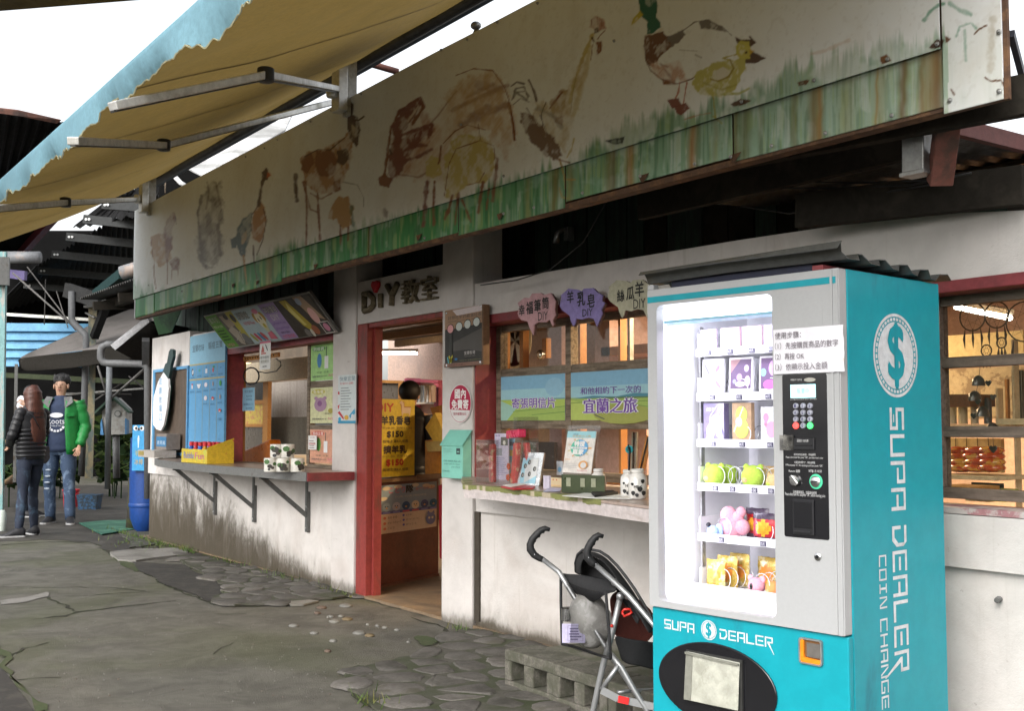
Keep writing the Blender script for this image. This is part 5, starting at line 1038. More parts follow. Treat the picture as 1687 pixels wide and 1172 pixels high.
# black round-cornered shop poster in a clear frame
bp=Pl((0,3.765,0),(1,0,0));K=(.02,.02,.02)
c=Card.px(bp,733.5,512,606,797,.03);c.v0 -= 0
c.rect(0,.0,1,1,(.03,.028,.026));c.poly([(0,.66),(0,1),(1,1),(1,.71),(.7,.68),(.3,.66)],(.33,.2,.12));c.poly([(.2,.98),(1,1),(.98,.9),(.32,.88)],(.6,.52,.52))
c.poly([(.22,.42),(.98,.62),(.98,.22),(.6,.28),(.22,.27)],(.075,.068,.062));c.text('好想吃羊奶最濃純香',.08,.82,.95,.885,(.07,.055,.05));c.text('HANDMADE GOAT MILK PRODUCTS',.08,.775,.95,.80,(.08,.055,.04))
for i,x in enumerate((.15,.38,.6,.83)):c.ell(x,.665+.02*i,.095,.085,(.015,.015,.013));c.ell(x,.665+.02*i,.08,.072,(.62,.3,.3) if i == 0 else (.5,.53,.5))
c.rect(.12,.16,.2,.58,(.04,.04,.035));c.text('宜農牧場',.52,.19,.80,.25,(.55,.52,.5));c.text('YILAN GOAT FARM',.52,.155,.80,.172,(.25,.24,.22));c.line([(.08,.18),(.12,.04),(.2,.1)],.012,(.1,.35,.4));c.line([(.12,.19),(.2,.1),(.14,.09),(.22,.2)],.02,(.4,.35,.03));c.ell(.31,.13,.04,.018,(.02,.15,.35));c.text('www.yilanfarm',.4,.09,.95,.105,(.3,.3,.1));c.rect(0,0,1,.065,(.2,.11,.08));c.text('宜蘭縣冬山鄉',.1,.015,.5,.05,(.1,.04,.03))
po=c.finish('framed_poster',ink(K),'black and brown framed poster with four round pictures over the mailbox','poster',.008)
e=Pl((0,3.765,0),(1,0,0));a=e.uv(797,560,.03)[0];MB().box((a+.001,3.72,c.v0),(a+.018,3.765,c.v1)).build('frame_side',mat('board_edge',(.16,.09,.05),.7),po)
for x,z in ((.05,.95),(.95,.975),(.06,.03),(.93,.04)):p=c.pt(x,z,.032);MB().lathe(p,[(.009,0),(.009,.004),(.001,.005)],10,ax=(0,-1,0)).build('screw',M_chrome,po)
# white and crimson oval sticker
c=Card.px(Pl((0,3.768,0),(1,0,0)),740,634,698,777,.003);CR=srgb(165,20,62)
c.ell(.5,.5,.5,.5,(.62,.6,.58),40);c.poly([(.5+.47*math.cos(t),.5+.47*math.sin(t)) for t in [math.radians(a) for a in range(-22,203,5)]],CR);c.line([(.5+.47*math.cos(math.radians(a)),.5+.47*math.sin(math.radians(a))) for a in range(200,341,5)],.006,CR)
c.text('國內',.27,.63,.75,.87,(.75,.72,.7),bold=.008);c.text('免費寄',.13,.36,.87,.6,(.75,.72,.7),bold=.008);c.text('國外郵資15元',.22,.2,.78,.28,CR)
o=c.pc.build('round_sticker',None,None,label='crimson and white oval sticker 國內免費寄 on the white pillar',cat='sticker');c.tx.build('lettering',None,o)
# mint mailbox
mc=Pl((0,3.70,0),(1,0,0));a=mc.uv(727.5,712);b=mc.uv(762,790);mbx=thing('mailbox',(a[0]+.1,3.77,b[1]),'mint green metal letterbox with handwritten script on the white pillar','mailbox')
M_mint=mat('mint_paint',(.22,.56,.46),.4,var=.05,bump=.03,col2=(.2,.48,.4),sc=4,coat=.2);x0,x1,z0,z1,zm=a[0],mc.uv(762,750)[0],b[1],mc.uv(740,736)[1],mc.uv(740,711)[1]
MB().prism([(x0,3.70,z0),(x0,3.70,z1),(x0,3.765,zm),(x0,3.765,z0)],(x1-x0,0,0)).build('box_body',M_mint,mbx,bevel=.003)
MB().prism([(x0-.008,3.692,z1+.002),(x0-.008,3.765,zm+.004),(x0-.008,3.765,zm+.010),(x0-.008,3.690,z1+.008)],(x1-x0+.016,0,0)).build('lid',M_mint,mbx,bevel=.002)
c=Card(Pl((x0,3.699,z0),(1,0,0)),0,0,x1-x0,z1-z0,.0);c.text('CARTE POSTALE',.06,.9,.55,.925,(.1,.3,.25));c.line([(.08,.84),(.55,.84)],.003,(.1,.3,.25));c.rect(.72,.76,.9,.95,(.03,.05,.05));c.rect(.75,.82,.87,.86,(.2,.4,.35))
for i,(t_,x_,y_,w_2) in enumerate([('Cela faisait bien du',.1,.52,.8),('temps que je n’avais',.12,.42,.75),('pas écrit',.5,.33,.4),('à bientôt',.08,.2,.32)]):c.text(t_,x_,y_,x_+w_2,y_+.055,(.03,.14,.12),skew=.05)
o=c.tx.build('script_lettering',None,mbx);c.pc.build('stamp_print',None,mbx)
# notices on the left white pillar
c=Card.px(Pl((0,3.768,0),(1,0,0)),557.5,619,698,586.5,.003);c.rect(0,0,1,1,(.55,.6,.6));c.rect(0,0,1,.055,(.04,.25,.4));c.text('快樂宜蘭',.08,.87,.95,.97,(.12,.2,.25));c.text('牧場DIY活動',.1,.8,.85,.845,(.5,.08,.08))
for i in range(9):c.rect(.16,.72-i*.055,.6+.2*((i*7) % 5)/5,.735-i*.055,(.16,.18,.18))
c.poly([(0,.22),(.35,.07),(.35,.12),(.1,.26)],(.5,.04,.05));c.poly([(.95,.3),(.65,.16),(.7,.1),(.98,.2)],(.05,.3,.5));c.ell(.5,.12,.12,.05,(.6,.35,.05));c.ell(.12,.09,.08,.04,(.03,.3,.5));c.poly([(0,.36),(.12,.4),(.05,.28)],(.5,.05,.05));c.rect(.02,.6,.1,.66,(.5,.05,.05));c.ell(.85,.14,.08,.05,(.6,.6,.6))
c.finish('notice',M_paper,'tall white activity notice with blue and red cartoon border on the left pillar','notice')
# ---- menu board leaning out over the hatch
# tilted plane through the bottom edge (near the wall) and the top edge (further out)
z_b=onY(400,570,3.74).z;z_t=z_b+.40
bl=onY(372.5,575,3.74);br=onY(553,547.5,3.74)
zz=(bl.z+br.z)/2;tl=onY(342,518,3.5);tr=onY(517,478.5,3.5)
mbp=Pl((0,3.74,zz),(1,0,0),(0,-.24,(tl.z+tr.z)/2-zz));hh=math.hypot(.24,(tl.z+tr.z)/2-zz)
c=Card(mbp,(bl.x+tl.x)/2,0,(br.x+tr.x)/2,hh,.01)
c.rect(0,0,1,1,(.3,.29,.27));c.rect(.005,.03,.125,.97,(.1,.27,.03));c.poly([(.125,.03),(.29,.03),(.29,.97),(.125,.97)],(.11,.1,.085));c.poly([(.22,.97),(.29,.97),(.29,.2),(.24,.3)],(.42,.38,.06));c.poly([(.14,.9),(.22,.9),(.24,.6),(.16,.55)],(.33,.27,.2));c.poly([(.14,.5),(.2,.6),(.24,.3),(.2,.05),(.17,.1)],(.38,.33,.27));c.ell(.25,.2,.03,.16,(.15,.15,.15));c.line([(.15,.2),(.25,.45)],.012,(.4,.38,.33));c.line([(.2,.1),(.22,.4)],.01,(.04,.04,.04));c.ell(.2,.85,.02,.08,(.04,.03,.03));c.ell(.262,.78,.02,.12,(.05,.04,.03))
c.text('擠羊奶',.02,.74,.115,.92,(.55,.55,.48));c.text('體驗DIY活動',.02,.6,.115,.68,(.5,.55,.35));
for i in range(4):c.rect(.025,.5-i*.085,.1,.535-i*.085,(.02,.06,.01))
c.text('NT$50',.03,.06,.1,.15,(.6,.25,.25))
c.rect(.292,.03,.555,.97,(.36,.46,.5));c.text('彩繪陶瓷',.31,.70,.415,.9,(.02,.02,.03),bold=.004);c.text('彩繪陶瓷',.311,.705,.414,.895,(.48,.48,.44));c.text('NT$70up',.33,.52,.43,.63,(.5,.03,.05))
for x,col in ((.33,(.3,.3,.05)),(.365,(.45,.04,.08)),(.40,(.05,.2,.35)),(.425,(.5,.08,.08))):c.ell(x,.2,.014,.12,col,rot=.1)
for x in (.465,.525):c.ell(x,.68,.02,.13,(.42,.24,.04))
c.ell(.495,.6,.032,.24,(.62,.58,.42));c.ell(.495,.84,.025,.07,(.6,.2,.3));c.ell(.495,.4,.02,.12,(.5,.5,.32));c.ell(.497,.46,.01,.06,(.5,.4,.03));c.ell(.48,.62,.004,.05,(.02,.02,.02));c.ell(.51,.66,.004,.05,(.02,.02,.02));c.poly([(.475,.27),(.52,.3),(.53,.08),(.47,.1)],(.55,.14,.2))
c.rect(.557,.03,.70,.97,(.3,.22,.42));c.text('羊奶香皂',.575,.72,.685,.9,(.02,.02,.03),bold=.003);c.text('羊奶香皂',.576,.725,.684,.895,(.5,.5,.45));c.text('DIY',.6,.54,.665,.68,(.5,.5,.45));
for i in range(2):c.text('上午10:30下午13:30',.57,.42-i*.13,.685,.49-i*.13,(.14,.05,.28))
c.text('每場次滿8人',.59,.19,.67,.24,(.03,.02,.05));c.text('NT$150',.585,.05,.685,.15,(.6,.1,.15))
c.rect(.70,.03,.995,.97,(.03,.022,.015));c.poly([(.745,.95),(.80,.95),(.865,.3),(.84,.12),(.80,.3)],(.35,.27,.02));c.poly([(.77,.7),(.79,.9),(.83,.3),(.81,.3)],(.55,.48,.15));c.poly([(.86,.97),(.93,.97),(.99,.35),(.9,.5)],(.32,.22,.14));c.ell(.925,.48,.028,.2,(.6,.34,.32));c.ell(.885,.85,.02,.09,(.25,.3,.4));c.rect(.925,.03,.995,.32,(.55,.52,.5));c.rect(.93,.05,.99,.3,(.03,.03,.03));c.ell(.96,.18,.02,.1,(.5,.2,.3));c.ell(.87,.16,.025,.12,(.28,.09,.04));c.ell(.8,.12,.02,.1,(.15,.14,.13));c.ell(.835,.1,.012,.1,(.5,.48,.42))
c.finish('menu_board',M_steel,'long tilted menu board with price pictures above the serving hatch','menu board',.02)
# ---- hanging tags at the hatch
def note(P,xl,yt,yb,xr,m,name,label,cat,draw,off=.004,th=.002):
    c=Card.px(P,xl,yt,yb,xr,off);draw(c);return c.finish(name,m,label,cat,th)
def lines(c,y0,y1,n,col,x0=.12,x1=.88,h=.4,seed=0):
    r=random.Random(seed);s=(y1-y0)/n
    for i in range(n):c.rect(x0+r.uniform(0,.08),y0+s*i,x1-r.uniform(0,.25),y0+s*(i+h),col)
def d1(c):c.rect(0,.93,1,1,(.55,.12,.2));c.poly([(.15,.62),(.45,.62),(.4,.75),(.3,.88),(.2,.75)],(.5,.12,.1));c.line([(.55,.88),(.75,.66)],.03,(.04,.04,.05));c.rect(.15,.55,.6,.6,(.5,.12,.1));c.text('暫停服務',.12,.38,.88,.48,(.2,.22,.2));c.text('請洽櫃台',.12,.24,.88,.34,(.25,.25,.2));c.text('謝謝',.3,.08,.7,.14,(.05,.05,.05))
note(Pl((0,3.7,0),(1,0,0)),428,564,610,445.5,M_paper,'hanging_tag','narrow white tag with pink top hanging from the menu board','tag',d1)
def d2(c):c.rect(0,0,1,1,(.22,.4,.52));c.text('羊奶饅頭',.15,.78,.85,.9,(.03,.05,.08));c.text('每日限量',.3,.6,.8,.68,(.04,.06,.1));c.text('新鮮現做',.3,.45,.8,.53,(.04,.06,.1));c.text('每顆25元',.1,.24,.9,.34,(.05,.1,.2));c.text('歡迎選購',.3,.08,.8,.14,(.04,.08,.12))
note(Pl((0,3.98,0),(1,0,0)),400,640,677.5,419.5,M_paper,'blue_note','pale blue notice pinned inside the hatch beside the red jamb','note',d2)
# ---- blue order board left of the hatch
bb=Pl((0,3.80,0),(1,0,0));c=Card.px(bb,313.5,555,748,370,.012);BLU=(.1,.29,.5);OC=(.38,.32,.12)
c.rect(0,.75,1,1,(.22,.42,.55));c.rect(0,0,1,.755,BLU);c.text('宜蘭吹味',.08,.86,.42,.92,(.03,.05,.07));c.text('驅疫五寶',.54,.865,.93,.925,(.03,.05,.07))
for y in (.745,.62):c.rect(0,y,1,y+.012,OC)
for x in (.2,.4,.6,.8):c.rect(x-.006,0,x+.006,.75,(.2,.27,.25))
ic=[(.1,.69,'knife'),(.3,.7,'leaf'),(.5,.69,'bottle'),(.7,.7,'pepper'),(.9,.7,'dot'),(.1,.57,'tube'),(.3,.57,'shirt'),(.5,.575,'gem'),(.7,.58,'stick'),(.9,.58,'pine'),(.5,.465,'pk'),(.7,.46,'red'),(.9,.47,'stick'),(.9,.36,'red2')]
for x,y,k in ic:
    if k == 'knife':c.ell(x,y,.035,.028,(.03,.03,.03),rot=2.2);c.ell(x+.005,y,.018,.022,(.6,.6,.6),rot=2.2)
    elif k == 'leaf':c.ell(x,y,.03,.012,(.06,.3,.25));c.line([(x,y-.03),(x,y)],.003,(.1,.3,.25))
    elif k == 'bottle':c.rect(x-.028,y-.02,x+.028,y+.018,(.6,.62,.66));c.line([(x,y+.018),(x,y+.04)],.004,(.02,.03,.05))
    elif k == 'pepper':c.ell(x-.01,y-.008,.02,.02,(.5,.08,.05));c.ell(x+.01,y+.018,.03,.008,(.03,.25,.1))
    elif k == 'tube':c.rect(x-.02,y-.02,x+.02,y+.01,(.6,.55,.58));c.ell(x,y+.016,.02,.008,(.4,.05,.06))
    elif k == 'shirt':c.poly([(x-.06,y+.015),(x+.06,y+.015),(x+.02,y-.02),(x-.02,y-.02)],(.65,.66,.68))
    elif k in ('gem','pk'):c.ell(x,y,.045,.02,(.62,.58,.62),8)
    elif k == 'pine':c.ell(x,y,.03,.024,(.05,.3,.08))
    elif k in ('red','red2'):c.ell(x,y,.035,.014,(.5,.06,.05));c.ell(x,y-.008,.02,.006,(.6,.55,.5))
    elif k == 'dot':c.ell(x,y+.005,.02,.004,(.03,.12,.25))
    else:c.ell(x,y,.014,.02,(.35,.25,.18))
    if k != 'red2':c.text({'.':''}.get(k,'30元'),x-.06,y-.055,x+.06,y-.04,(.02,.06,.12))
c.text('150',.86,.28,.95,.3,(.02,.06,.12));c.text('元',.87,.12,.94,.135,(.02,.06,.12))
c.finish('order_board',mat('board_blue',(.1,.29,.5),.4),'tall light blue price board with icon columns left of the serving hatch','price board',.02)
# ---- brown shutter in blue frame, paddle sign, small box
sh=thing('shutter',onY(283,745,3.8),'brown boarded shutter in a pale blue frame at the far left of the facade','shutter')
q=[W8.uv(255,610),W8.uv(255,748),W8.uv(312,650)];xa,xb,zb0,zt0=q[0][0],q[2][0],q[1][1],q[0][1]
M_bfr=mat('frame_blue',(.1,.28,.48),.5,col2=(.2,.3,.35),thr=(.6,.7),sc=9)
MB().box((xa+.06,3.783,zb0+.03),(xb-.03,3.800,zt0-.03)).build('board',mat('brown_board',(.1,.075,.055),.6,col2=(.07,.05,.038),thr=(.4,.65),sc=5,streak=(7,7,.5)),sh)
for nm,a_,b_ in (('frame',(xa,zt0-.03),(xb,zt0)),('frame',(xa,zb0),(xb,zb0+.03)),('frame',(xa,zb0+.031),(xa+.06,zt0-.031)),('frame',(xb-.03,zb0+.031),(xb,zt0-.031))):MB().box((a_[0],3.77,a_[1]),(b_[0],3.802,b_[1])).build(nm,M_bfr,sh)
pd=Pl((0,3.70,0),(1,0,0));ps=thing('paddle_sign',pd.hit(265,705),'white oar shaped sign with black handle and blue characters hanging on the shutter','sign')
bl_=[(269,614),(260,630),(253,655),(252,675),(252,700),(258,708),(265,710),(270,700),(275,672),(278,640),(277,625)]
MB().prism([pd.hit(x,y) for x,y in bl_],(0,.02,0)).build('blade',mat('paddle_white',(.65,.65,.66),.5),ps);MB().prism([pd.hit(x+2.5,y+.5,-.02) for x,y in bl_],(0,.015,0)).build('blade_back',mat('paddle_green',(.01,.08,.06),.5),ps)
MB().prism([pd.hit(x,y,-.005) for x,y in [(268,613),(272,600),(275,598),(278,580),(281,575),(285,577),(285,588),(281,602),(280,612),(277,626),(272,620)]],(0,.03,0)).build('handle',mat('paddle_dark',(.02,.045,.045),.5),ps)
k=Card(pd,0,0,1,1,.002)
for i,(ch,y) in enumerate(zip('宜農牧場口',(628,644,659,673,688))):
    u,z=pd.uv(264.5,y);k2=Card(pd,u-.05,z-.035,u+.05,z+.035,.001);k2.text(ch,0,0,1,1,(.15,.35,.55));k2.tx.build('character',None,ps)
pb=thing('leaflet_box',onY(266,745,3.7),'small grey leaflet holder with blue label below the oar sign','box')
fb=Pl((0,3.62,0),(1,0,0));a_,b_=fb.uv(258,715),fb.uv(274,745)
MB().box((a_[0],3.62,a_[1]-.16),(b_[0],3.76,a_[1])).build('holder',mat('box_grey',(.2,.17,.15),.6),pb);k=Card(fb,a_[0],a_[1]-.13,b_[0],a_[1]-.03,.002);k.rect(0,0,1,1,(.03,.14,.28));k.text('意見箱',.1,.2,.9,.6,(.5,.55,.6));k.finish('label_plate',M_steel,None,None,.001,pb)
MB().box((a_[0]-.22,3.5,a_[1]-.24),(b_[0],3.72,a_[1]-.17)).build('tray',mat('box_pale',(.34,.31,.28),.6),pb);MB().box((a_[0]-.19,3.495,a_[1]-.22),(a_[0]-.02,3.499,a_[1]-.18)).build('slot',mat('slot_ochre',(.25,.2,.06),.6),pb)
# ---- posters in the hatch window
pw=Pl((0,3.925,0),(1,0,0));GRc,YEc,SAc=(.33,.58,.2),(.58,.58,.33),(.6,.3,.2)
def items(c,kind):
    c.text({0:'防疫寶',1:'兔兔餐',2:'驅疫五寶'}[kind],.08,.83,.36,.93,(.75,.75,.7));
    if kind in (0,2):
        c.ell(.24,.55,.06,.2,(.05,.2,.42) if kind == 0 else (.1,.35,.08));c.rect(.38,.32,.48,.66,(.72,.72,.72));c.line([(.43,.66),(.43,.92)],.02,(.02,.05,.04));c.ell(.66,.62,.035,.3,(.05,.17,.08));c.ell(.88,.74,.09,.08,(.5,.14,.08));c.line([(.88,.7),(.86,.56)],.02,(.5,.14,.08))
        for x in (.24,.43,.66,.85):c.text('艾草',x-.07,.2,x+.07,.25,(.03,.08,.03))
    else:
        c.ell(.28,.52,.17,.2,(.34,.2,.3));c.ell(.26,.55,.06,.08,(.2,.07,.2));c.ell(.16,.7,.05,.05,(.34,.2,.3));c.ell(.4,.7,.05,.05,(.34,.2,.3));c.ell(.56,.34,.07,.07,(.35,.3,.05));c.poly([(.65,.72),(.82,.62),(.98,.76),(.96,.44),(.78,.4)],(.4,.45,.4));c.text('飼料',.4,.24,.56,.29,(.03,.03,.03));c.text('陶瓷',.84,.24,.98,.29,(.03,.03,.03))
    c.text('體驗DIY',.06,.09,.46,.14,(.1,.1,.1));c.text('NT$150',.5,.08,.84,.16,(.6,.1,.25))
zr=[onY(511,y,3.925).z for y in (568,631,638,700,706,765)]
xa,xb=onY(512.5,600,3.925).x,-7.862
for i,(m,ttl,lab) in enumerate([(GRc,0,'green poster of herb sachet charms in the top pane of the hatch window'),(YEc,1,'pale yellow poster with pink pig in the middle pane of the hatch window'),(SAc,2,'salmon poster of charms in the lowest pane of the hatch window')]):
    c=Card(pw,xa,zr[2*i+1]+.012,xb,zr[2*i]-.01,.002);c.ell(.22,.88,.18,.075,{0:(.1,.3,.08),1:(.45,.4,.05),2:(.5,.08,.05)}[i]);items(c,i);c.finish('window_poster',mat('poster_%d' % i,m,.5,bump=0),lab,'poster',.001)
def d3(c):c.text('公告',.2,.82,.8,.92,(.3,.1,.1));lines(c,.1,.75,4,(.25,.2,.2),seed=3);c.text('暫停供應',.1,.35,.9,.48,(.6,.05,.05))
note(Pl((0,3.90,0),(1,0,0)),508,718,741,521.5,M_paper,'small_notice','small white notice taped over the salmon poster','notice',d3)
# ---- cloud signs over the window
cs_=Pl((0,3.70,0),(1,0,0))
def cloud(cx,cyp,w,h,m,txt,dtx,label,pts,rowy):
    t=thing('cloud_sign',cs_.hit(cx,cyp),label,'sign')
    P=[cs_.hit(cx+x*w/2,cyp+y*h/2) for x,y in pts];MB().prism([p+V(.004,.006,-.004) for p in P],(0,.012,0)).build('board_edge',mat('ply_edge',(.1,.05,.04),.7),t);MB().prism(P,(0,.011,0)).build('board',m,t)
    for ch,(x,y,s_) in zip(txt,dtx):u,z=cs_.uv(x,y-1.5);s_ *= .8;k=Card(cs_,u-s_*.5,z-s_*.55,u+s_*.5,z+s_*.55,.0015);k.text(ch,0,0,1,1,(.02,.02,.02),bold=.02);k.tx.build('character',None,t)
    a_,b_=cs_.uv(rowy[0],rowy[1]),cs_.uv(rowy[2],rowy[3]);k=Card(cs_,a_[0],b_[1],b_[0],a_[1],.0015);k.text('DIY',0,0,1,1,(.03,.03,.03));k.tx.build('lettering',None,t)
CL1=[(-.95,.1),(-.85,-.2),(-.95,-.45),(-.6,-.75),(-.35,-.72),(-.2,-.98),(.25,-1.0),(.4,-.9),(.75,-1.0),(1.0,-.55),(.95,-.1),(1.0,.2),(.85,.5),(.9,.7),(.85,.82),(.7,.45),(.5,.6),(.1,.6),(-.1,.75),(-.15,1.3),(-.3,1.0),(-.45,.55),(-.75,.5),(-.9,.3)]
CL2=[(-1,-.05),(-.92,-.45),(-.95,-.6),(-.6,-.95),(-.2,-.9),(0,-.8),(.1,-.95),(.5,-.98),(.65,-.8),(.95,-.6),(.92,-.3),(1.05,-.2),(.9,.15),(.95,.35),(.8,.75),(.7,1.0),(.55,.6),(.3,.55),(0,.65),(-.25,.6),(-.3,.85),(-.38,1.0),(-.5,.7),(-.55,.45),(-.9,.15)]
cloud(883,513,64,60,mat('cloud_pink',(.52,.3,.32),.6),'幸福筆筒',[(860,513,.07),(873,509,.08),(886,505,.078),(899,501,.075)],'pink cloud shaped sign 幸福筆筒 DIY, first of the cloud signs',CL1,(887,515,903,527))
cloud(958,506,72,64,mat('cloud_violet',(.25,.2,.45),.6),'羊乳皂',[(940,491,.075),(958,494,.085),(974,497,.08)],'violet cloud shaped sign 羊乳皂 DIY in the middle of the cloud signs',CL2,(960,510,977,520))
cloud(1039,492,76,64,mat('cloud_cream',(.48,.46,.34),.6),'絲瓜羊',[(1023,489,.07),(1039,485,.075),(1054,478,.085)],'cream cloud shaped sign 絲瓜羊 DIY beside the vending machine top',CL2,(1044,494,1064,507))
cloud(1108,476,60,40,mat('cloud_white',(.55,.53,.5),.6),'明',[(1114,466,.07)],'white cloud sign mostly hidden behind the vending machine roof',CL2,(1100,478,1116,488))
# ---- landscape posters in the big window
wp=Pl((0,3.935,0),(1,0,0));SKY,SKY2=(.2,.4,.55),(.3,.52,.58)
def land(c,left):
    c.rect(0,0,1,1,SKY);c.rect(0,.45,1,.7,SKY2);c.rect(0,0,1,.47,(.3,.42,.1))
    if left:c.poly([(0,0),(0,.45),(.35,.44),(.1,0)],(.3,.5,.42));c.poly([(0,.45),(1,.47),(1,.3),(.3,.25)],(.36,.48,.1));c.line([(.2,.2),(1,.3)],.008,(.15,.27,.06));c.line([(.5,.12),(1,.18)],.008,(.15,.27,.06));c.ell(.85,.72,.14,.2,(.25,.45,.58),24);c.rect(.6,.455,1,.48,(.13,.27,.3));c.text('寄張明信片',.19,.27,.86,.5,(.68,.68,.72),bold=.012);c.text('寄張明信片',.19,.27,.86,.5,(.16,.07,.33),bold=.003)
    else:
        c.poly([(0,.45),(.2,.5),(.4,.47),(.55,.53),(.75,.5),(1,.6),(1,.45)],(.07,.22,.28));c.poly([(0,0),(.35,.0),(.2,.3),(0,.42)],(.4,.5,.12));c.ell(.45,.12,.25,.2,(.3,.33,.08));c.line([(.2,.2),(.22,.1),(.3,.02)],.012,(.08,.1,.08));c.line([(0,.36),(.3,.38),(1,.36)],.006,(.12,.22,.05));c.line([(.55,.3),(1,.12)],.008,(.15,.27,.06));c.rect(.3,.43,1,.46,(.1,.18,.08))
        c.text('和他相約下一次的',.09,.53,.6,.68,(.14,.07,.3),bold=.001);c.text('宜蘭之旅',.12,.14,.57,.44,(.68,.68,.72),bold=.014);c.text('宜蘭之旅',.12,.14,.57,.44,(.16,.07,.33),bold=.003)
c=Card(wp,onY(826,650,3.935).x,1.275,xm-.026,1.545,.002);land(c,True);c.finish('landscape_poster',ink(SKY),'landscape poster with purple 寄張明信片 in the left window pane','poster',.001)
c=Card(wp,xm+.03,1.275,xm+.03+1.0,1.545,.002);land(c,False);c.finish('landscape_poster',ink(SKY),'landscape poster with purple 宜蘭之旅 in the right window pane','poster',.001)
# ================================================================ half door, yellow poster, room contents
HA,HB=onZ(624,974),onZ(722,953);hd=Pl(HA,HB-HA);hl=(HB-HA).length;zt2=hd.uv(640,795)[1]
dr=thing('half_door',HA,'brown half height door leaf standing open just inside the red doorway','door')
def hb(name,u0,v0,u1,v1,a,b,m,p,bevel=0):mb=MB();hd.rect(mb,u0,v0,u1,v1,a,b);return mb.build(name,m,p,bevel=bevel)
M_brown=mat('brown_leaf',(.12,.035,.02),.5,col2=(.07,.022,.015),sc=3,coat=.2);hb('leaf',0,.04,hl,zt2,-.03,0,M_brown,dr);hb('ledge',-.02,zt2+.001,hl+.14,zt2+.03,-.1,.03,mat('ledge_wood',(.2,.12,.06),.5),dr,.003);hb('kick_rail',0,.0,hl,.039,-.035,.01,mat('kick',(.12,.05,.03),.6),dr)
c=Card.px(hd,626.5,801,881,719,.004);c.rect(0,.42,1,1,(.22,.28,.32));c.rect(0,.4,1,.46,(.1,.1,.2));c.rect(0,0,1,.4,(.58,.44,.3))
for x,y in ((.1,.93),(.3,.95),(.6,.96),(.9,.9),(.05,.72),(.8,.93)):c.ell(x,y,.07,.04,(.55,.45,.3))
c.text('ことり',.14,.82,.42,.95,(.55,.06,.1));c.text('隊',.44,.81,.56,.97,(.02,.02,.02),bold=.006);c.text('みーつけた!',.6,.84,.95,.92,(.55,.07,.07));c.text('TORI TORI FRIENDS',.24,.72,.8,.76,(.45,.42,.35))
for i,col in enumerate([(.3,.38,.42),(.4,.4,.42),(.02,.07,.16),(.6,.48,.32),(.06,.08,.18),(.02,.1,.18)]):
    x=.1+i*.165;c.ell(x,.54,.07,.09,col);c.ell(x-.02,.55,.01,.012,(.02,.02,.02));c.ell(x+.02,.55,.01,.012,(.02,.02,.02));c.ell(x,.52,.018,.015,(.6,.3,.05));c.rect(x-.06,.41,x+.06,.44,(.5,.08,.1) if i in (2,3) else (.2,.2,.4))
for i in range(3):c.ell(.06,.32-.11*i,.025,.03,(.5,.15,.08));c.text(('おおまめ','ももいろグループ','ことり')[i],.11,.3-.11*i,(.27,.34,.22)[i],.35-.11*i,(.05,.04,.03));c.ell(.38,.34-.1*i,.02,.025,(.12,.1,.3));c.text(('なかま','ぴーちくぱーちく','がっこう')[i],.42,.32-.1*i,(.52,.66,.6)[i],.36-.1*i,(.05,.04,.08))
c.ell(.87,.2,.09,.13,(.15,.16,.28));c.ell(.84,.22,.02,.025,(.6,.5,.3));c.ell(.9,.22,.02,.025,(.6,.5,.3));c.poly([(.8,.3),(.82,.38),(.86,.32)],(.15,.16,.28));c.poly([(.94,.3),(.93,.38),(.88,.32)],(.15,.16,.28))
c.finish('bird_poster',ink((.58,.44,.3)),'poster of a row of round cartoon birds pasted on the half door','poster',.001)
yp=Pl(HA,HB-HA);c=Card.px(yp,617,657,788,683,.02);Y_=(.58,.42,.03)
c.text('DIY',.03,.84,.46,.94,(.42,.07,.02),bold=.008);c.line([(.62,.97),(.66,.9),(.66,.84),(.88,.84),(.9,.9),(.72,.9),(.72,.96),(.62,.97)],.006,(.35,.12,.08));c.poly([(.6,.955),(.66,.985),(.71,.95),(.72,.895),(.9,.895),(.88,.82),(.86,.78),(.84,.82),(.7,.82),(.68,.78),(.66,.82),(.66,.93)],(.6,.45,.3))
c.text('羊乳香皂',.16,.67,.88,.78,(.04,.03,.02),bold=.006);c.text('上午10:30 下午13:30',.08,.61,.92,.645,(.2,.13,.04));c.text('$150',.3,.5,.7,.585,(.05,.03,.02),bold=.006);c.text('每場次滿8人成團',.2,.435,.82,.475,(.05,.03,.02))
c.text('擠羊乳',.22,.3,.78,.4,(.05,.03,.02),bold=.006);c.text('上午11:30 下午15:00',.08,.245,.92,.28,(.2,.13,.04));c.text('$150',.28,.135,.7,.22,(.42,.05,.02),bold=.008);c.text('每場次滿8人成團',.2,.07,.82,.11,(.05,.03,.02))
c.finish('yellow_poster',mat('poster_yellow',Y_,.5,bump=0),'tall yellow price poster reading 羊乳香皂 $150 standing on the half door','poster',.006)
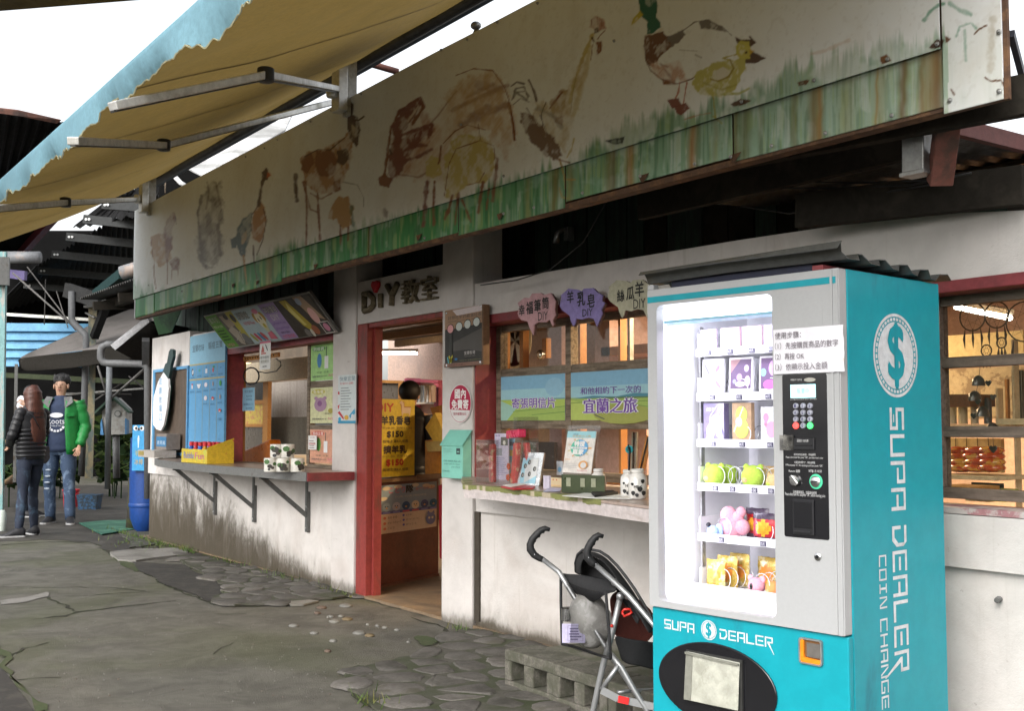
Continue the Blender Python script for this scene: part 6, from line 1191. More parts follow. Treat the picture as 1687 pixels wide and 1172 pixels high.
# room lamps (lit tubes)
def tube_lamp(p,q,e,label):
    t=thing('tube_lamp',(p+q)/2,label,'lamp');MB().tube([p,q],.016,8).build('tube',emit('tube_white',(1,.95,.85),9),t,smooth=True);MB().bar(p+V(0,0,.035),q+V(0,0,.035),.05,.03).build('housing',M_paper,t)
    l=area('tube_light',(p+q)/2-V(0,0,.03),(p+q)/2-V(0,0,1),(p-q).length,.05,e,(1,.71,.4));return t
tube_lamp(onY(617,582,6.3),onY(686,582.5,6.3),25,'lit fluorescent tube seen through the doorway under the ceiling')
tube_lamp(onY(1575,506,6.4),onY(1664,524,6.0),60,'lit fluorescent tube seen through the right hand shop window')
tube_lamp(onY(1030,542,6.0),onY(1100,547,6.0),40,'lit fluorescent tube seen through the window beside the vending machine')
tube_lamp(V(-4.9,4.75,2.15),V(-4.1,4.75,2.15),36,'added fluorescent tube, out of view, warming the window bay over the postcards')  # extra tube added out of view to brighten the room behind the window
MB().tube([onY(402,599,5.8),onY(434,601,5.8)],.012,6).build('far_lamp',emit('tube_warm',(1,.6,.2),3),None,label='small warm lamp glowing in the room behind the serving hatch',cat='lamp')
M_orw=mat('orange_wood',(.4,.18,.045),.5,col2=(.28,.12,.03),sc=4,streak=(1,1,.3));M_mauve=mat('mauve_wall',(.42,.3,.3))
def yb(name,xl,yt,xr,yb_,Y,d,m,**kw):
    a_,b_=onY(xl,yt,Y),onY(xr,yb_,Y);return MB().box((a_.x,Y,a_.z),(b_.x,Y+d,b_.z)).build(name,m,None,**kw)
# far partition seen through the hatch
ow=thing('orange_window',onY(420,745,5.6),'orange wooden glazed door frame inside the room behind the hatch','door frame')
def ob(name,xl,yt,xr,yb_,Y,d,m,p=ow):a_,b_=onY(xl,yt,Y),onY(xr,yb_,Y);return MB().box((a_.x,Y,a_.z),(b_.x,Y+d,b_.z)).build(name,m,p)
ob('frame',400,620,440,627,5.6,.05,M_orw);ob('frame',433.5,627,440,745,5.6,.05,M_orw)
for y in (661,699):ob('rail',400,y,433,y+5,5.6,.04,M_orw)
ob('pane',400,628,433,661,5.62,.01,mat('dark_pane',(.03,.025,.02),.15,bump=0));ob('pane',400,704,433,745,5.62,.01,mat('grey_pane',(.12,.1,.08),.3,bump=0));ob('pane',400,667,433,699,5.62,.01,mat('yellow_print',(.5,.38,.08),.6,col2=(.4,.15,.1),sc=16,bump=0))
yb('cream_beam',400,600,506,623,5.4,.1,M_cream,label='cream beam crossing behind the serving hatch',cat='beam')
yb('curtain',448,631,506,690,6.0,.03,mat('curtain',(.4,.36,.32),.85,col2=(.3,.27,.24),sc=3,streak=(4,1,.3)),label='pale grey hanging sheet seen through the serving hatch',cat='curtain')
mb=MB();a_,b_=onY(440,688,5.9),onY(506,750,5.9)
n=34
o=thing('slatted_panel',(a_.x,5.9,b_.z),'grey upright slat panel under the pale sheet inside the hatch','panel')
for i in range(n):x=a_.x+(b_.x-a_.x)*i/n;MB().box((x,5.9,b_.z),(x+(b_.x-a_.x)/n*.7,5.93,a_.z)).build('slat',mat('slat_grey',(.2,.18,.14),.7),o)
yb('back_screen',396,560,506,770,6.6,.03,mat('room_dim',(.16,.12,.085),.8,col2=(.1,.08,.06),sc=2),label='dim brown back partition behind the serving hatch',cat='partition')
MB().tube([onY(402+14*math.sin(t*.9)*.9+12,620+14*math.cos(t*.9),3.95+.004*t) for t in [i*.35 for i in range(60)]],.007,5).build('cable_coil',mat('black_cable',(.015,.015,.015)),None,smooth=True,label='coil of black cable hanging inside the hatch beside the blue note',cat='cable')
MB().tube([onY(x,y,3.97) for x,y in [(424,612),(438,615),(455,612),(463,603),(462,596),(455,592)]],.005,5).build('cable',mat('black_cable',(.015,.015,.015)),None,smooth=True,label='black cable looping across the top of the serving hatch',cat='cable')
t=thing('slotted_rail',onY(402,600,3.97),'orange slotted steel rail along the top and left of the hatch','rail');a_,b_=onY(400.5,592,3.97),onY(458,598,3.97);MB().box((a_.x,3.97,a_.z-.02),(b_.x,3.99,a_.z+.02)).build('rail',M_orw,t)
for i in range(12):x=a_.x+.05+i*(b_.x-a_.x-.1)/12;MB().box((x,3.968,a_.z-.006),(x+.02,3.9705,a_.z+.006)).build('hole',M_dark,t)
a_=onY(400,600,4.0);MB().box((a_.x+.0,4.0,.9),(a_.x+.035,4.02,1.9)).build('upright',M_orw,t)
# orange cushion bag on the hatch shelf
vs=[onY(x,y,4.25) for x,y in [(402,742),(425,733),(443,724),(448,745),(443,768),(402,772)]]
MB().prism(vs,(0,.12,0)).build('orange_bag',mat('orange_vinyl',(.48,.13,.01),.3,col2=(.35,.08,.01),sc=4,coat=.5),None,bevel=.015,label='shiny orange bag lying inside the hatch behind the milk cups',cat='bag')
# milk cups, card, bubble-bottle box on the serving counter
def cup(px,py,row,label,up=0,r=.05,h=.1):
    p=onZ(px,py,.906);c0=V(p.x,p.y,.906+up);t=thing('milk_cup',c0,label,'cup')
    MB().lathe(c0,[(r*.9,0),(r,.004),(r,h-.004),(r*.98,h),(.001,h)],18).build('cup',mat('cup_white',(.62,.6,.55),.35,bump=0),t,smooth='auto')
    nn=Vector((C0.x-c0.x,C0.y-c0.y,0)).normalized();sd=nn.cross(V(0,0,1))
    rc=random.Random(int(px*7+up*99));oa=rc.uniform(-.7,.7)
    for da,z,s_,m in ((-.6,.6,.02,(.05,.12,.03)),(0.1,.45,.026,(.04,.035,.03)),(.55,.6,.022,(.06,.14,.04)),(.2,.25,.014,(.04,.04,.04)),(-.3,.35,.018,(.07,.06,.05))):
        da += oa;z=min(.8,max(.2,z+rc.uniform(-.18,.18)));s_ *= rc.uniform(.7,1.2);d=(nn*math.cos(da)+sd*math.sin(da));q=c0+d*(r+.0008)+V(0,0,h*z);s2=d.cross(V(0,0,1));MB().add([q+s2*s_*math.cos(a)+V(0,0,s_*.8*math.sin(a)) for a in [i*.9 for i in range(7)]],[tuple(range(7))]).build('cow_patch',ink(m),t)
for i,(px,py) in enumerate([(446,778),(466,778),(490,778)]):cup(px,py,0,['white cow patterned cup, left of the bottom row on the hatch counter','white cow patterned cup, middle of the bottom row on the hatch counter','white cow patterned cup, right of the bottom row on the hatch counter'][i])
cup(456,778,1,'white cow patterned cup, left of the stacked upper pair',.101);cup(473,778,1,'white cow patterned cup, right of the stacked upper pair',.101)
vs=[onZ(435,776,.906),onZ(460,777,.906)];pl_=Pl(vs[0],vs[1]-vs[0]);k=Card(pl_,0,0,(vs[1]-vs[0]).length,.065,0);k.text('THANK YOU',.1,.6,.9,.85,(.25,.2,.45));k.finish('folded_card',M_paper,'small white folded card standing before the milk cups','card',.015)
bxm=mat('yellow_carton',(.6,.45,.04),.5,col2=(.5,.55,.1),thr=(.52,.6),sc=12,bump=0)
A_,B_=onZ(299,769,.906),onZ(364,773,.906);A_=V(-10.95,3.47,.906);
def cz(px,py,z=.906):return onZ(px,py,z)
q0,q1,q2=cz(298,768.5),cz(329,773.5),cz(363,773)
q1=V(-9.75,3.38,.906);q0=V(-10.55,3.42,.906)
cb=thing('carton',tuple(q0),'yellow open carton of blue and red bottles at the far end of the hatch counter','carton')
X0c,X1c,Y0c,Y1c=onY(299,750,3.42).x,onY(341,750,3.42).x,3.42,3.66
MB().box((X0c,Y0c,.907),(X1c,Y0c+.008,1.03)).build('front_wall',bxm,cb);MB().box((X0c,Y1c-.008,.907),(X1c,Y1c,1.03)).build('back_wall',bxm,cb);MB().box((X0c,Y0c+.009,.907),(X0c+.008,Y1c-.009,1.03)).build('end_wall',bxm,cb);MB().prism([(X1c,Y0c-.001,.907),(X1c,Y1c,.907),(X1c,Y1c,1.13),(X1c,Y0c-.001,1.05)],(.008,0,0)).build('end_wall',mat('yellow_carton2',(.62,.42,.03),.5,col2=(.5,.1,.05),thr=(.6,.64),sc=14,bump=0),cb)
k=Card(Pl((X0c,Y0c-.001,.91),(1,0,0)),0,0,X1c-X0c,.115,0);k.text('Bubble',.1,.3,.5,.8,(.1,.15,.5));k.text('Fun',.56,.3,.9,.8,(.55,.08,.3));k.tx.build('lettering',None,cb)
i=0
for r_ in range(2):
    for k in range(5):
        x=X0c+.1+k*(X1c-X0c-.2)/4;y=Y0c+.06+r_*.12;q=V(x,y,.908);t=thing('bubble_bottle',q,('front' if r_ == 0 else 'back')+' row bubble bottle, ' +('first','second','third','fourth','fifth')[k]+' from the far end of the carton','bottle')
        MB().lathe(q,[(.028,0),(.03,.01),(.03,.12),(.016,.14),(.016,.15)],12).build('bottle',ink([(.02,.06,.4),(.5,.03,.03),(.03,.1,.45),(.55,.3,.02),(.02,.06,.4)][(k+r_) % 5]),t,smooth='auto');MB().lathe(q+V(0,0,.15),[(.022,0),(.022,.03),(.018,.036),(.001,.036)],12).build('cap',ink((.55,.02,.03)),t,smooth='auto')
# ---- things on the window counter
def cw(px,py):return onZ(px,py,.932)
bxp=Pl(cw(786,797),cw(822,803)-cw(786,797));M_acr=glass('acrylic',(.97,.97,.97),1.2,.03)
ab=thing('acrylic_box',cw(800,800),'clear acrylic box holding red snack packets at the left end of the window counter','box')
p0,p1=cw(785,795),cw(822,801);dx=(p1-p0);nrm=V(-dx.y,dx.x,0).normalized();nrm=nrm if nrm.y > 0 else -nrm;up_=V(0,0,.235)
def wallq(a_,b_,z=up_,nm='side'):dd=(b_-a_).normalized();MB().prism([a_,b_,b_+z,a_+z],dd.cross(V(0,0,1))*.004).build(nm,M_acr,ab)
p2,p3=p1+nrm*.22,p0+nrm*.22;wallq(p0,p1);wallq(p1,p2);wallq(p3,p2,V(0,0,.36));wallq(p0,p3)
M_rs=mat('snack_red',(.5,.06,.05),.35,col2=(.5,.35,.2),thr=(.55,.62),sc=30,coat=.4)
for i,(t_,w_3,h_,tilt) in enumerate([(.22,.055,.21,0),(.7,.06,.22,.03),(1.05,.05,.22,-.02)]):
    q=p0+dx*min(t_,.86)+nrm*(.05+.06*i);q.z=.934;dd=dx.normalized();MB().prism([q-dd*w_3/2,q+dd*w_3/2,q+dd*w_3/2+V(tilt,0,h_),q-dd*w_3/2+V(tilt,0,h_)],nrm*.03).build('snack_packet',M_rs,None,bevel=.008,label=['upright red snack packet at left inside the acrylic box','upright red snack packet in the middle of the acrylic box','upright red snack packet at right inside the acrylic box'][i],cat='snack packet')
q=p0+dx*.3+nrm*.13;dd=dx.normalized();q.z=1.172;MB().prism([q,q+dd*.2+V(0,0,.01),q+dd*.2+V(0,0,.055),q+V(0,0,.045)],nrm*.05).build('snack_packet',mat('snack_hot',(.62,.03,.1),.3,col2=(.6,.45,.2),thr=(.6,.66),sc=22,coat=.5),None,bevel=.008,label='pink and red snack packet lying across the top of the acrylic box',cat='snack packet')
def stand(xl,yt,yb_,xr,Y,label,draw,base,name='leaflet',cat='leaflet',lean=.0,th=.003):
    P=Pl((0,Y,0),(1,0,0));c=Card.px(P,xl,yt,yb_,xr,0);draw(c);return c.finish(name,base,label,cat,th)
def dlf(c):c.text('報導',.05,.93,.4,.97,(.08,.06,.2));c.rect(.45,.74,.95,.92,(.1,.09,.07));c.ell(.7,.8,.1,.05,(.6,.58,.5));lines(c,.72,.9,5,(.3,.25,.4),.05,.5,seed=1);c.rect(.08,.52,.55,.68,(.25,.24,.26));lines(c,.1,.5,9,(.3,.27,.4),.08,.9,seed=2)
stand(815,714.5,790,838,3.70,'tall lilac news leaflet standing behind the red snacks',dlf,mat('leaflet_lilac',(.5,.45,.56),.5,bump=0));stand(839,715,782,848,3.74,'narrow blue leaflet beside the lilac news sheet',lambda c:(c.rect(0,.3,1,1,(.2,.42,.58)),c.rect(.1,.45,.9,.6,(.6,.5,.05)),c.rect(.1,.7,.9,.8,(.05,.06,.1))),ink((.4,.55,.6)))
# silver glass photo frame
PFm=Pl(cw(851,799),cw(886,801)-cw(851,799));P2=Pl(cw(851,799),cw(886,801)-cw(851,799),V(.0,.06,.3));a_=P2.uv(858,746);b_=P2.uv(893,795)
c=Card(P2,P2.uv(856,770)[0],0,P2.uv(892,770)[0],P2.uv(880,747)[1],0);c.rect(.1,.06,.82,.82,(.28,.5,.6));c.poly([(.3,.06),(.82,.3),(.82,.82),(.45,.82),(.25,.5)],(.58,.6,.6))
for x,y in ((.25,.58),(.42,.7),(.5,.34),(.7,.5),(.2,.3)):c.ell(x,y,.07,.075,(.04,.045,.045));c.ell(x+.02,y,.035,.04,(.3,.3,.28))
c.finish('photo_frame',mat('frame_silver',(.45,.46,.46),.15,.8,bump=0,col2=(.7,.7,.7),thr=(.5,.6),sc=20),'glittering silver photo frame with a blue cow picture on the window counter','photo frame',.012)
# orange flowers
fl=thing('flower_ornament',cw(856,796),'small bunch of orange fabric flowers on the window counter','ornament');rf_=random.Random(8)
M_fl=mat('flower_orange',(.45,.07,.01),.6,col2=(.3,.04,.01),sc=30);c0=cw(853,797)
for i in range(16):
    q=c0+V(rf_.uniform(-.09,.09),rf_.uniform(-.03,.05),rf_.uniform(.01,.09));mb=MB()
    for k in range(5):an=k*1.257+i;mb.ball(q+V(.011*math.cos(an),-.003,.011*math.sin(an)),(.009,.005,.009),None,6,4)
    mb.build('flower',M_fl,fl,smooth=True)
# small cards, booklets, papers
def flat(pts,m,label,cat='paper',z=.9325,h=.002,name='paper_sheet'):MB().prism([cw(x,y).xy.to_3d()+V(0,0,z) for x,y in pts],(0,0,h)).build(name,m,None,label=label,cat=cat)
flat([(825,804),(853,800),(882,803),(878,807),(846,808)],mat('book_red',(.45,.03,.04),.4),'thin red booklet lying at the front of the window counter','booklet',h=.006,name='booklet');flat([(828,803),(850,799.5),(868,801),(842,806)],M_paper,'white card lying on the red booklet','card',.9395)
flat([(926,818),(976,812),(1030,815),(1066,818),(1040,823),(975,822)],M_paper,'white sheet spread on the counter before the milk jars',z=.9325);flat([(895,812),(905,805),(925,806),(923,811)],mat('paper_blue',(.5,.5,.68),.6),'bluish folded paper lying beside the green tray',z=.9345)
MB().prism([cw(974,815),cw(1010,812),cw(1018,816),cw(980,821)],(0,0,.012)).build('phone_case',mat('black_cloth',(.012,.012,.014),.7),None,bevel=.003,label='flat black case lying on the white sheet on the counter',cat='case')
stand(895,784,808,905,3.36,'upright lilac card folded open on the window counter',lambda c:None,mat('card_lilac',(.5,.47,.56),.6,bump=0),'folded_card','card',th=.01)
stand(878,786,803,896,3.52,'pale yellow picture card beside the photo frame',lambda c:(c.rect(.3,.2,.75,.8,(.5,.4,.2)),c.rect(.4,.3,.65,.7,(.55,.55,.4))),ink((.6,.5,.32)),'picture_card','card',th=.01);stand(906,787,804,925,3.50,'yellow card with small red pattern behind the folded card',lambda c:(c.ell(.3,.8,.05,.08,(.5,.1,.05)),c.ell(.6,.8,.05,.08,(.5,.1,.05)),c.rect(.1,.2,.9,.3,(.6,.4,.2))),ink((.6,.48,.3)),'picture_card','card',th=.01)
stand(917,760,783,927,3.62,'pale blue small card standing left of the tall event poster',lambda c:c.ell(.5,.4,.3,.2,(.2,.4,.6)),ink((.5,.55,.6)),'picture_card','card')
# event poster in acrylic stand
Pe=Pl(cw(926,805),cw(975,809)-cw(926,805),V(.02,.07,.48));c=Card(Pe,Pe.uv(928,760)[0],.08,Pe.uv(975,760)[0],Pe.uv(955,712)[1],0)
c.rect(0,.84,1,1,(.3,.55,.6));c.text('宜蘭觀光工廠',.2,.86,.85,.91,(.5,.3,.08));c.text('特搜',.22,.9,.4,.95,(.1,.2,.3))
for i in range(9):an=i*.7;c.line([(.5+.25*math.cos(an),.6+.14*math.sin(an)),(.5+.42*math.cos(an),.6+.24*math.sin(an))],.02,[(.6,.35,.15),(.6,.45,.35),(.55,.5,.3)][i % 3])
c.ell(.5,.6,.3,.2,(.1,.42,.3),30);c.poly([(.5+.3*math.cos(t),.6+.2*math.sin(t)) for t in [math.radians(a) for a in range(-80,100,8)]],(.12,.35,.6));c.text('特搜',.32,.64,.68,.76,(.72,.72,.7),bold=.01);c.rect(.22,.575,.78,.62,(.7,.7,.68));c.text('農產品王國',.28,.585,.72,.61,(.2,.2,.3));c.text('贏家',.3,.44,.68,.56,(.72,.72,.7),bold=.01)
c.text('快來參加',.06,.3,.25,.33,(.6,.3,.1));lines(c,.12,.28,4,(.4,.4,.4),.05,.55,.25,4);c.ell(.73,.2,.16,.1,(.6,.32,.12),20);c.ell(.74,.19,.1,.07,(.55,.55,.55),16);c.text('集章換好禮',.55,.05,.9,.08,(.6,.2,.2))
o=c.finish('event_poster',mat('poster_cream',(.66,.62,.57),.4,bump=0,coat=.4),'cream event poster with green and blue roundel in a clear stand','poster',.004);Pl.rect(Pe,(mm_ :=MB()),c.u0-.015,.06,c.u1+.015,c.v1+.03,-.012,-.008);mm_.build('stand_sheet',M_acr,o)
gt=[cw(925,812),cw(996,815)];pg_=Pl(gt[0],gt[1]-gt[0]);w4=(gt[1]-gt[0]).length;k=MB();pg_.rect(k,0,0,w4,.085,0,-.004);o=k.build('green_tray',mat('green_tray',(.04,.055,.02),.3,col2=(.02,.03,.01),sc=5,coat=.5),None,label='dark green tinted tray at the foot of the event poster',cat='tray');k=MB();pg_.rect(k,0,0,w4,.006,-.005,-.12);k.build('tray_base',M_dark,o)
for x in (.12,.45,.7):k=MB();pg_.rect(k,w4*x,.03,w4*(x+.1),.07,.001,.002);k.build('tray_window',mat('tray_light',(.25,.26,.18),.5),o)
def jar(px,py,s,label,tools=()):
    p=cw(px,py);t=thing('milk_jar',p,label,'jar');MB().lathe(p,[(.04*s,0),(.047*s,.01*s),(.05*s,.06*s),(.046*s,.11*s),(.03*s,.13*s),(.034*s,.135*s),(.034*s,.15*s),(.03*s,.152*s),(.028*s,.12*s),(.001,.12*s)],20).build('jar',mat('jar_white',(.62,.6,.57),.25,bump=0,coat=.5),t,smooth='auto')
    nn=(C0-p);nn.z=0;nn.normalize();sd=nn.cross(V(0,0,1))
    for da,z,s_ in ((-.5,.09,.011),(-.2,.05,.014),(.5,.03,.012),(.1,.02,.01),(-.6,.03,.013),(.6,.075,.008)):
        d=nn*math.cos(da)+sd*math.sin(da);q=p+d*(.0512*s)+V(0,0,z*s);s2=d.cross(V(0,0,1));MB().add([q+s2*s_*s*math.cos(a)*(1+.3*math.sin(3*a))+V(0,0,s_*s*math.sin(a)) for a in [i*.785 for i in range(8)]],[tuple(range(8))]).build('cow_patch',ink((.02,.02,.02)),t)
    P_=Pl(p+nn*.054*s,-sd if (-sd).dot(RIGHT) > 0 else sd);k=Card(P_,-.02*s,.055*s,.022*s,.07*s,0);k.text('MILK',0,0,1,1,(.02,.02,.02),bold=.01);k.tx.build('lettering',None,t)
    return t
jar(986,811,.72,'white milk jar standing behind the tall event poster');jar(1036,818,.78,'white milk jar with scissors, left of the pair by the vending machine');jar(1051,822,.84,'white cow spotted MILK jar, right of the pair by the vending machine')
p=cw(1037,821);st_=thing('scissors',p+V(0,0,.12),'scissors with teal handles standing in the left milk jar','scissors');MB().tube([p+V(0,0,.12),p+V(.005,0,.2),p+V(-.005,0,.23)],.005,6).build('blade',M_blackg,st_);MB().lathe(p+V(0,0,.21),[(.014,-.003),(.018,0),(.014,.003),(.01,0),(.014,-.003)],12,ax=(.6,-.8,0)).build('handle',ink((.03,.25,.28)),st_)
sr=thing('rack_strip',cw(1045,812),'orange slotted steel strip leaning behind the milk jars','strip')
for (a1,b1) in (((1044,790),(1046,712)),((1052,794),(1070,720))):
    a_,b_=onY(*a1,4.15),onY(*b1,4.15);bb_=MB().bar(a_,b_,.045,.01,(0,-1,0)).build('strip',M_orw if a1[0] > 1050 else M_galv,sr)
    for i in range(9):q=a_.lerp(b_,.08+i*.1)+V(0,-.008,0);MB().bar(q,q+(b_-a_).normalized()*.03,.012,.002,(0,-1,0)).build('hole',M_dark,bb_)
# ---- the lit room behind the windows: shelving, posts, goods
def prop(name,xl,yt,xr,yb_,Y,d,m,label,cat,bevel=0):a_,b_=onY(xl,yt,Y),onY(xr,yb_,Y);return MB().box((a_.x,Y,a_.z),(b_.x,Y+d,b_.z)).build(name,m,None,bevel=bevel,label=label,cat=cat)
prop('orange_post',822,525,830,900,4.15,.05,M_orw,'orange wooden post behind the left window stile','post');prop('orange_post',856,535,862,900,4.5,.05,M_orw,'thin orange post in the first window bay','post');prop('mauve_column',905,530,926,900,4.8,.1,M_mauve,'mauve wall strip behind the left window bay','wall strip')
prop('mauve_column',980,530,1006,900,4.6,.1,M_mauve,'mauve wall strip behind the middle of the right bay','wall strip');prop('orange_post',949,525,957,900,4.2,.05,M_orw,'orange wooden post just right of the central window stile','post');prop('orange_post',1018,510,1024,900,4.3,.05,M_orw,'tall orange post near the right edge of the window','post');prop('mauve_wall_piece',1003,700,1066,830,4.5,.05,M_mauve,'mauve partition low behind the milk jars','partition')
prop('rack_shelf',990,573,1090,580,4.6,.4,M_orw,'orange brown rack shelf high behind the right window bay','shelf');prop('rack_shelf',1015,588,1090,594,4.9,.3,M_orw,'lower orange shelf behind the right window bay','shelf')
prop('rack_upright',1034,515,1038,600,4.5,.03,M_galv,'grey slotted upright behind the right bay','upright');prop('dark_screen',868,728,913,810,4.6,.03,mat('screen_dark',(.04,.025,.02),.25,bump=0),'dark glazed panel low behind the photo frame','panel');prop('wood_box',1000,790,1032,800,4.1,.3,M_orw,'orange wooden ledge behind the milk jars','ledge')
prop('low_cabinet',830,705,990,900,5.2,.3,mat('cabinet_wood',(.33,.2,.1),.6,col2=(.22,.12,.06),sc=3),'brown cabinet low behind the window','cabinet');prop('wall_fan_post',893,558,900,590,4.4,.04,M_orw,'orange bracket holding a round lamp behind the first bay','bracket')
q=onY(891,585,4.3);MB().ball(q,(.03,.03,.035),None,12,8).build('spot_lamp',M_chrome,None,smooth=True,label='small round chrome spot lamp behind the first window bay',cat='lamp')
mb=MB();q=onY(850,562,4.7)
fd=MB().lathe(q,[(.2,0),(.205,.01),(.19,.02),(.19,.0)],28,ax=(0,-1,0)).build('wall_fan',mat('fan_cage',(.45,.35,.2),.5),None,smooth='auto',label='round cage of a wall fan seen through the first window bay',cat='fan')
for i in range(5):an=i*1.257;MB().prism([q+V(0,-.01,0),q+V(.17*math.cos(an),-.02,.17*math.sin(an)),q+V(.17*math.cos(an+.6),-.0,.17*math.sin(an+.6))],(0,.004,0)).build('blade',mat('fan_blade',(.5,.42,.3),.4),fd)
# right window: pale shelves with stock
M_shelf=mat('shelf_cream',(.6,.5,.32),.6)
rk=thing('display_rack',onY(1620,800,4.9),'cream display rack of goods inside the right hand shop window','rack')
def rb(name,xl,yt,xr,yb_,Y,d,m,p=rk):a_,b_=onY(xl,yt,Y),onY(xr,yb_,Y);return MB().box((a_.x,Y,a_.z),(b_.x,Y+d,b_.z)).build(name,m,p)
rb('shelf',1540,700,1646,712,4.6,.35,M_shelf);rb('shelf',1540,782,1640,793,4.3,.3,M_shelf);rb('upright',1666,560,1678,900,4.5,.04,M_shelf);rb('back_panel',1540,555,1687,600,5.6,.03,mat('panel_yellow',(.62,.5,.26),.6));rb('shelf',1640,690,1700,700,4.4,.3,M_shelf);rb('upright',1640,640,1646,720,4.6,.04,M_shelf);rb('back_panel',1540,722,1650,780,4.9,.03,mat('tile_cream',(.6,.45,.2),.4));rb('back_panel',1540,610,1700,690,5.3,.03,mat('stock_wall',(.5,.4,.25),.6,col2=(.28,.2,.12),thr=(.5,.56),sc=8,bump=0))
for i in range(5):rb('tile_joint',1556+i*18,722,1557+i*18,780,4.898,.002,M_dark)
rb('tile_joint',1540,738,1650,739,4.897,.002,M_dark)
for i,(x,y,w_5,h_5,m) in enumerate([(1548,672,12,27,(.5,.45,.35)),(1564,672,12,27,(.52,.48,.38)),(1580,672,14,27,(.5,.44,.32)),(1600,674,12,25,(.48,.4,.3)),(1622,672,12,27,(.12,.1,.1))]):
    a_=onY(x+w_5/2,y+h_5,4.75);r_=w_5/2/F*5.4;MB().lathe(a_,[(r_,0),(r_,.1),(r_*.9,.105),(r_*.9,.12),(.001,.12)],14).build('tin',ink(m),None,smooth='auto',label='pale tin with lid, %s from the left on the upper shelf in the right window' % ('first','second','third','fourth','fifth')[i],cat='tin')
q=onY(1575,655,4.7);prop('brown_box',1540,651,1598,670,4.62,.2,mat('box_brown',(.16,.07,.03),.6),'brown box wedged above the tins in the right window','box')
rj=random.Random(21);M_cr=mat('cracker_bag',(.5,.07,.015),.25,col2=(.6,.3,.05),thr=(.5,.58),sc=26,coat=.7)
for r_ in range(4):
    for k in range(4):
        c0=onY(1556+k*26+rj.uniform(-3,3),779-r_*9.5,4.42+.02*r_);t=MB();t.ball(c0+V(0,0,.02),(.062,.05,.02),None,12,6);t.build('snack_bag',M_cr,None,smooth=True,label='shiny red bag of crackers, %s of the %s layer in the right window' % (('leftmost','second','third','rightmost')[k],('bottom','second','third','top')[r_]),cat='snack bag')
prop('carton_box',1540,800,1600,822,4.1,.2,mat('box_ochre',(.4,.2,.05),.6),'ochre carton at the foot of the right hand window','box');prop('green_packs',1628,806,1656,828,4.3,.1,mat('green_pack',(.35,.42,.08),.5),'yellow green packets low in the right hand window','packets');prop('pale_packs',1590,808,1628,828,4.35,.1,mat('pale_pack',(.4,.4,.3),.5,col2=(.2,.25,.15),sc=16),'pale printed packets beside the ochre carton','packets');prop('dark_grille',1600,795,1650,806,4.6,.02,M_dark,'dark grid behind the low packets in the right window','grille')
for i in range(5):prop('orange_post' if i == 4 else 'pegboard_strip',*((1655,625,1661,700) if i == 4 else (1668+i*5,610,1669+i*5,700)),5.0,.02,M_orw if i == 4 else M_steel,['first thin wire of the hanging grid at the right frame edge','second thin wire of the hanging grid at the right frame edge','third thin wire of the hanging grid at the right frame edge','fourth thin wire of the hanging grid at the right frame edge','narrow orange post among the stock in the right window'][i],'wire' if i < 4 else 'post')
# wind chimes and dream catchers hanging inside the right pane
gp=Pl((0,3.97,0),(1,0,0));M_clay=mat('clay_dark',(.035,.025,.02),.4,coat=.3);M_wick=mat('wicker',(.06,.035,.02),.7)
ch=thing('wind_chime',gp.hit(1615,600),'dark clay wind chime of domes and hearts hanging in the right window','wind chime')
for x,y in ((1612,630),(1606,655),(1619,681),(1635,708)):
    q=gp.hit(x,y);MB().lathe(q,[(.034,-.014),(.034,-.006),(.028,.012),(.014,.024),(.001,.027)],14,sq=.6).build('dome',M_clay,ch,smooth='auto')
for x,y in ((1629,632),(1637,655),(1612,663),(1605,686),(1637,741)):heart(gp,(x,y),.014 if y < 700 else .018,.006,'heart',M_clay,ch)
MB().tube([gp.hit(1615,600),gp.hit(1612,630),gp.hit(1606,655),gp.hit(1619,681),gp.hit(1635,708),gp.hit(1637,741)],.0012,4).build('string',M_clay,ch)
for i,(x,y,r_,lab) in enumerate([(1602,522,.055,'large feathered dream catcher left in the top of the right window'),(1642,519,.05,'dream catcher with long strings in the top of the right window'),(1688,530,.075,'big dream catcher cut by the right edge of the picture'),(1625,578,.022,'small teardrop dream catcher low in the top pane'),(1650,565,.02,'second small dream catcher hanging by the right one')]):
    q=gp.hit(x,y);dc=thing('dream_catcher',q,lab,'dream catcher');MB().tube([q+V(r_*math.cos(t),0,r_*math.sin(t)) for t in [k*6.283/24 for k in range(25)]],.003,5,cap=False).build('hoop',M_wick,dc,smooth=True)
    wb=MB()
    for k in range(8):a1,a2=k*.785,(k+3)*.785;wb.tube([q+V(r_*math.cos(a1),0,r_*math.sin(a1)),q+V(r_*math.cos(a2),0,r_*math.sin(a2))],.0006,3)
    wb.build('web',M_wick,dc)
    for k in (-1,0,1):MB().tube([q+V(k*r_*.6,0,-r_*.85),q+V(k*r_*.7,0,-r_*1.3-.015),q+V(k*r_*.65,0,-r_*1.7-.03)],[.001,(.006,.002),.001],6).build('feather',M_wick,dc)
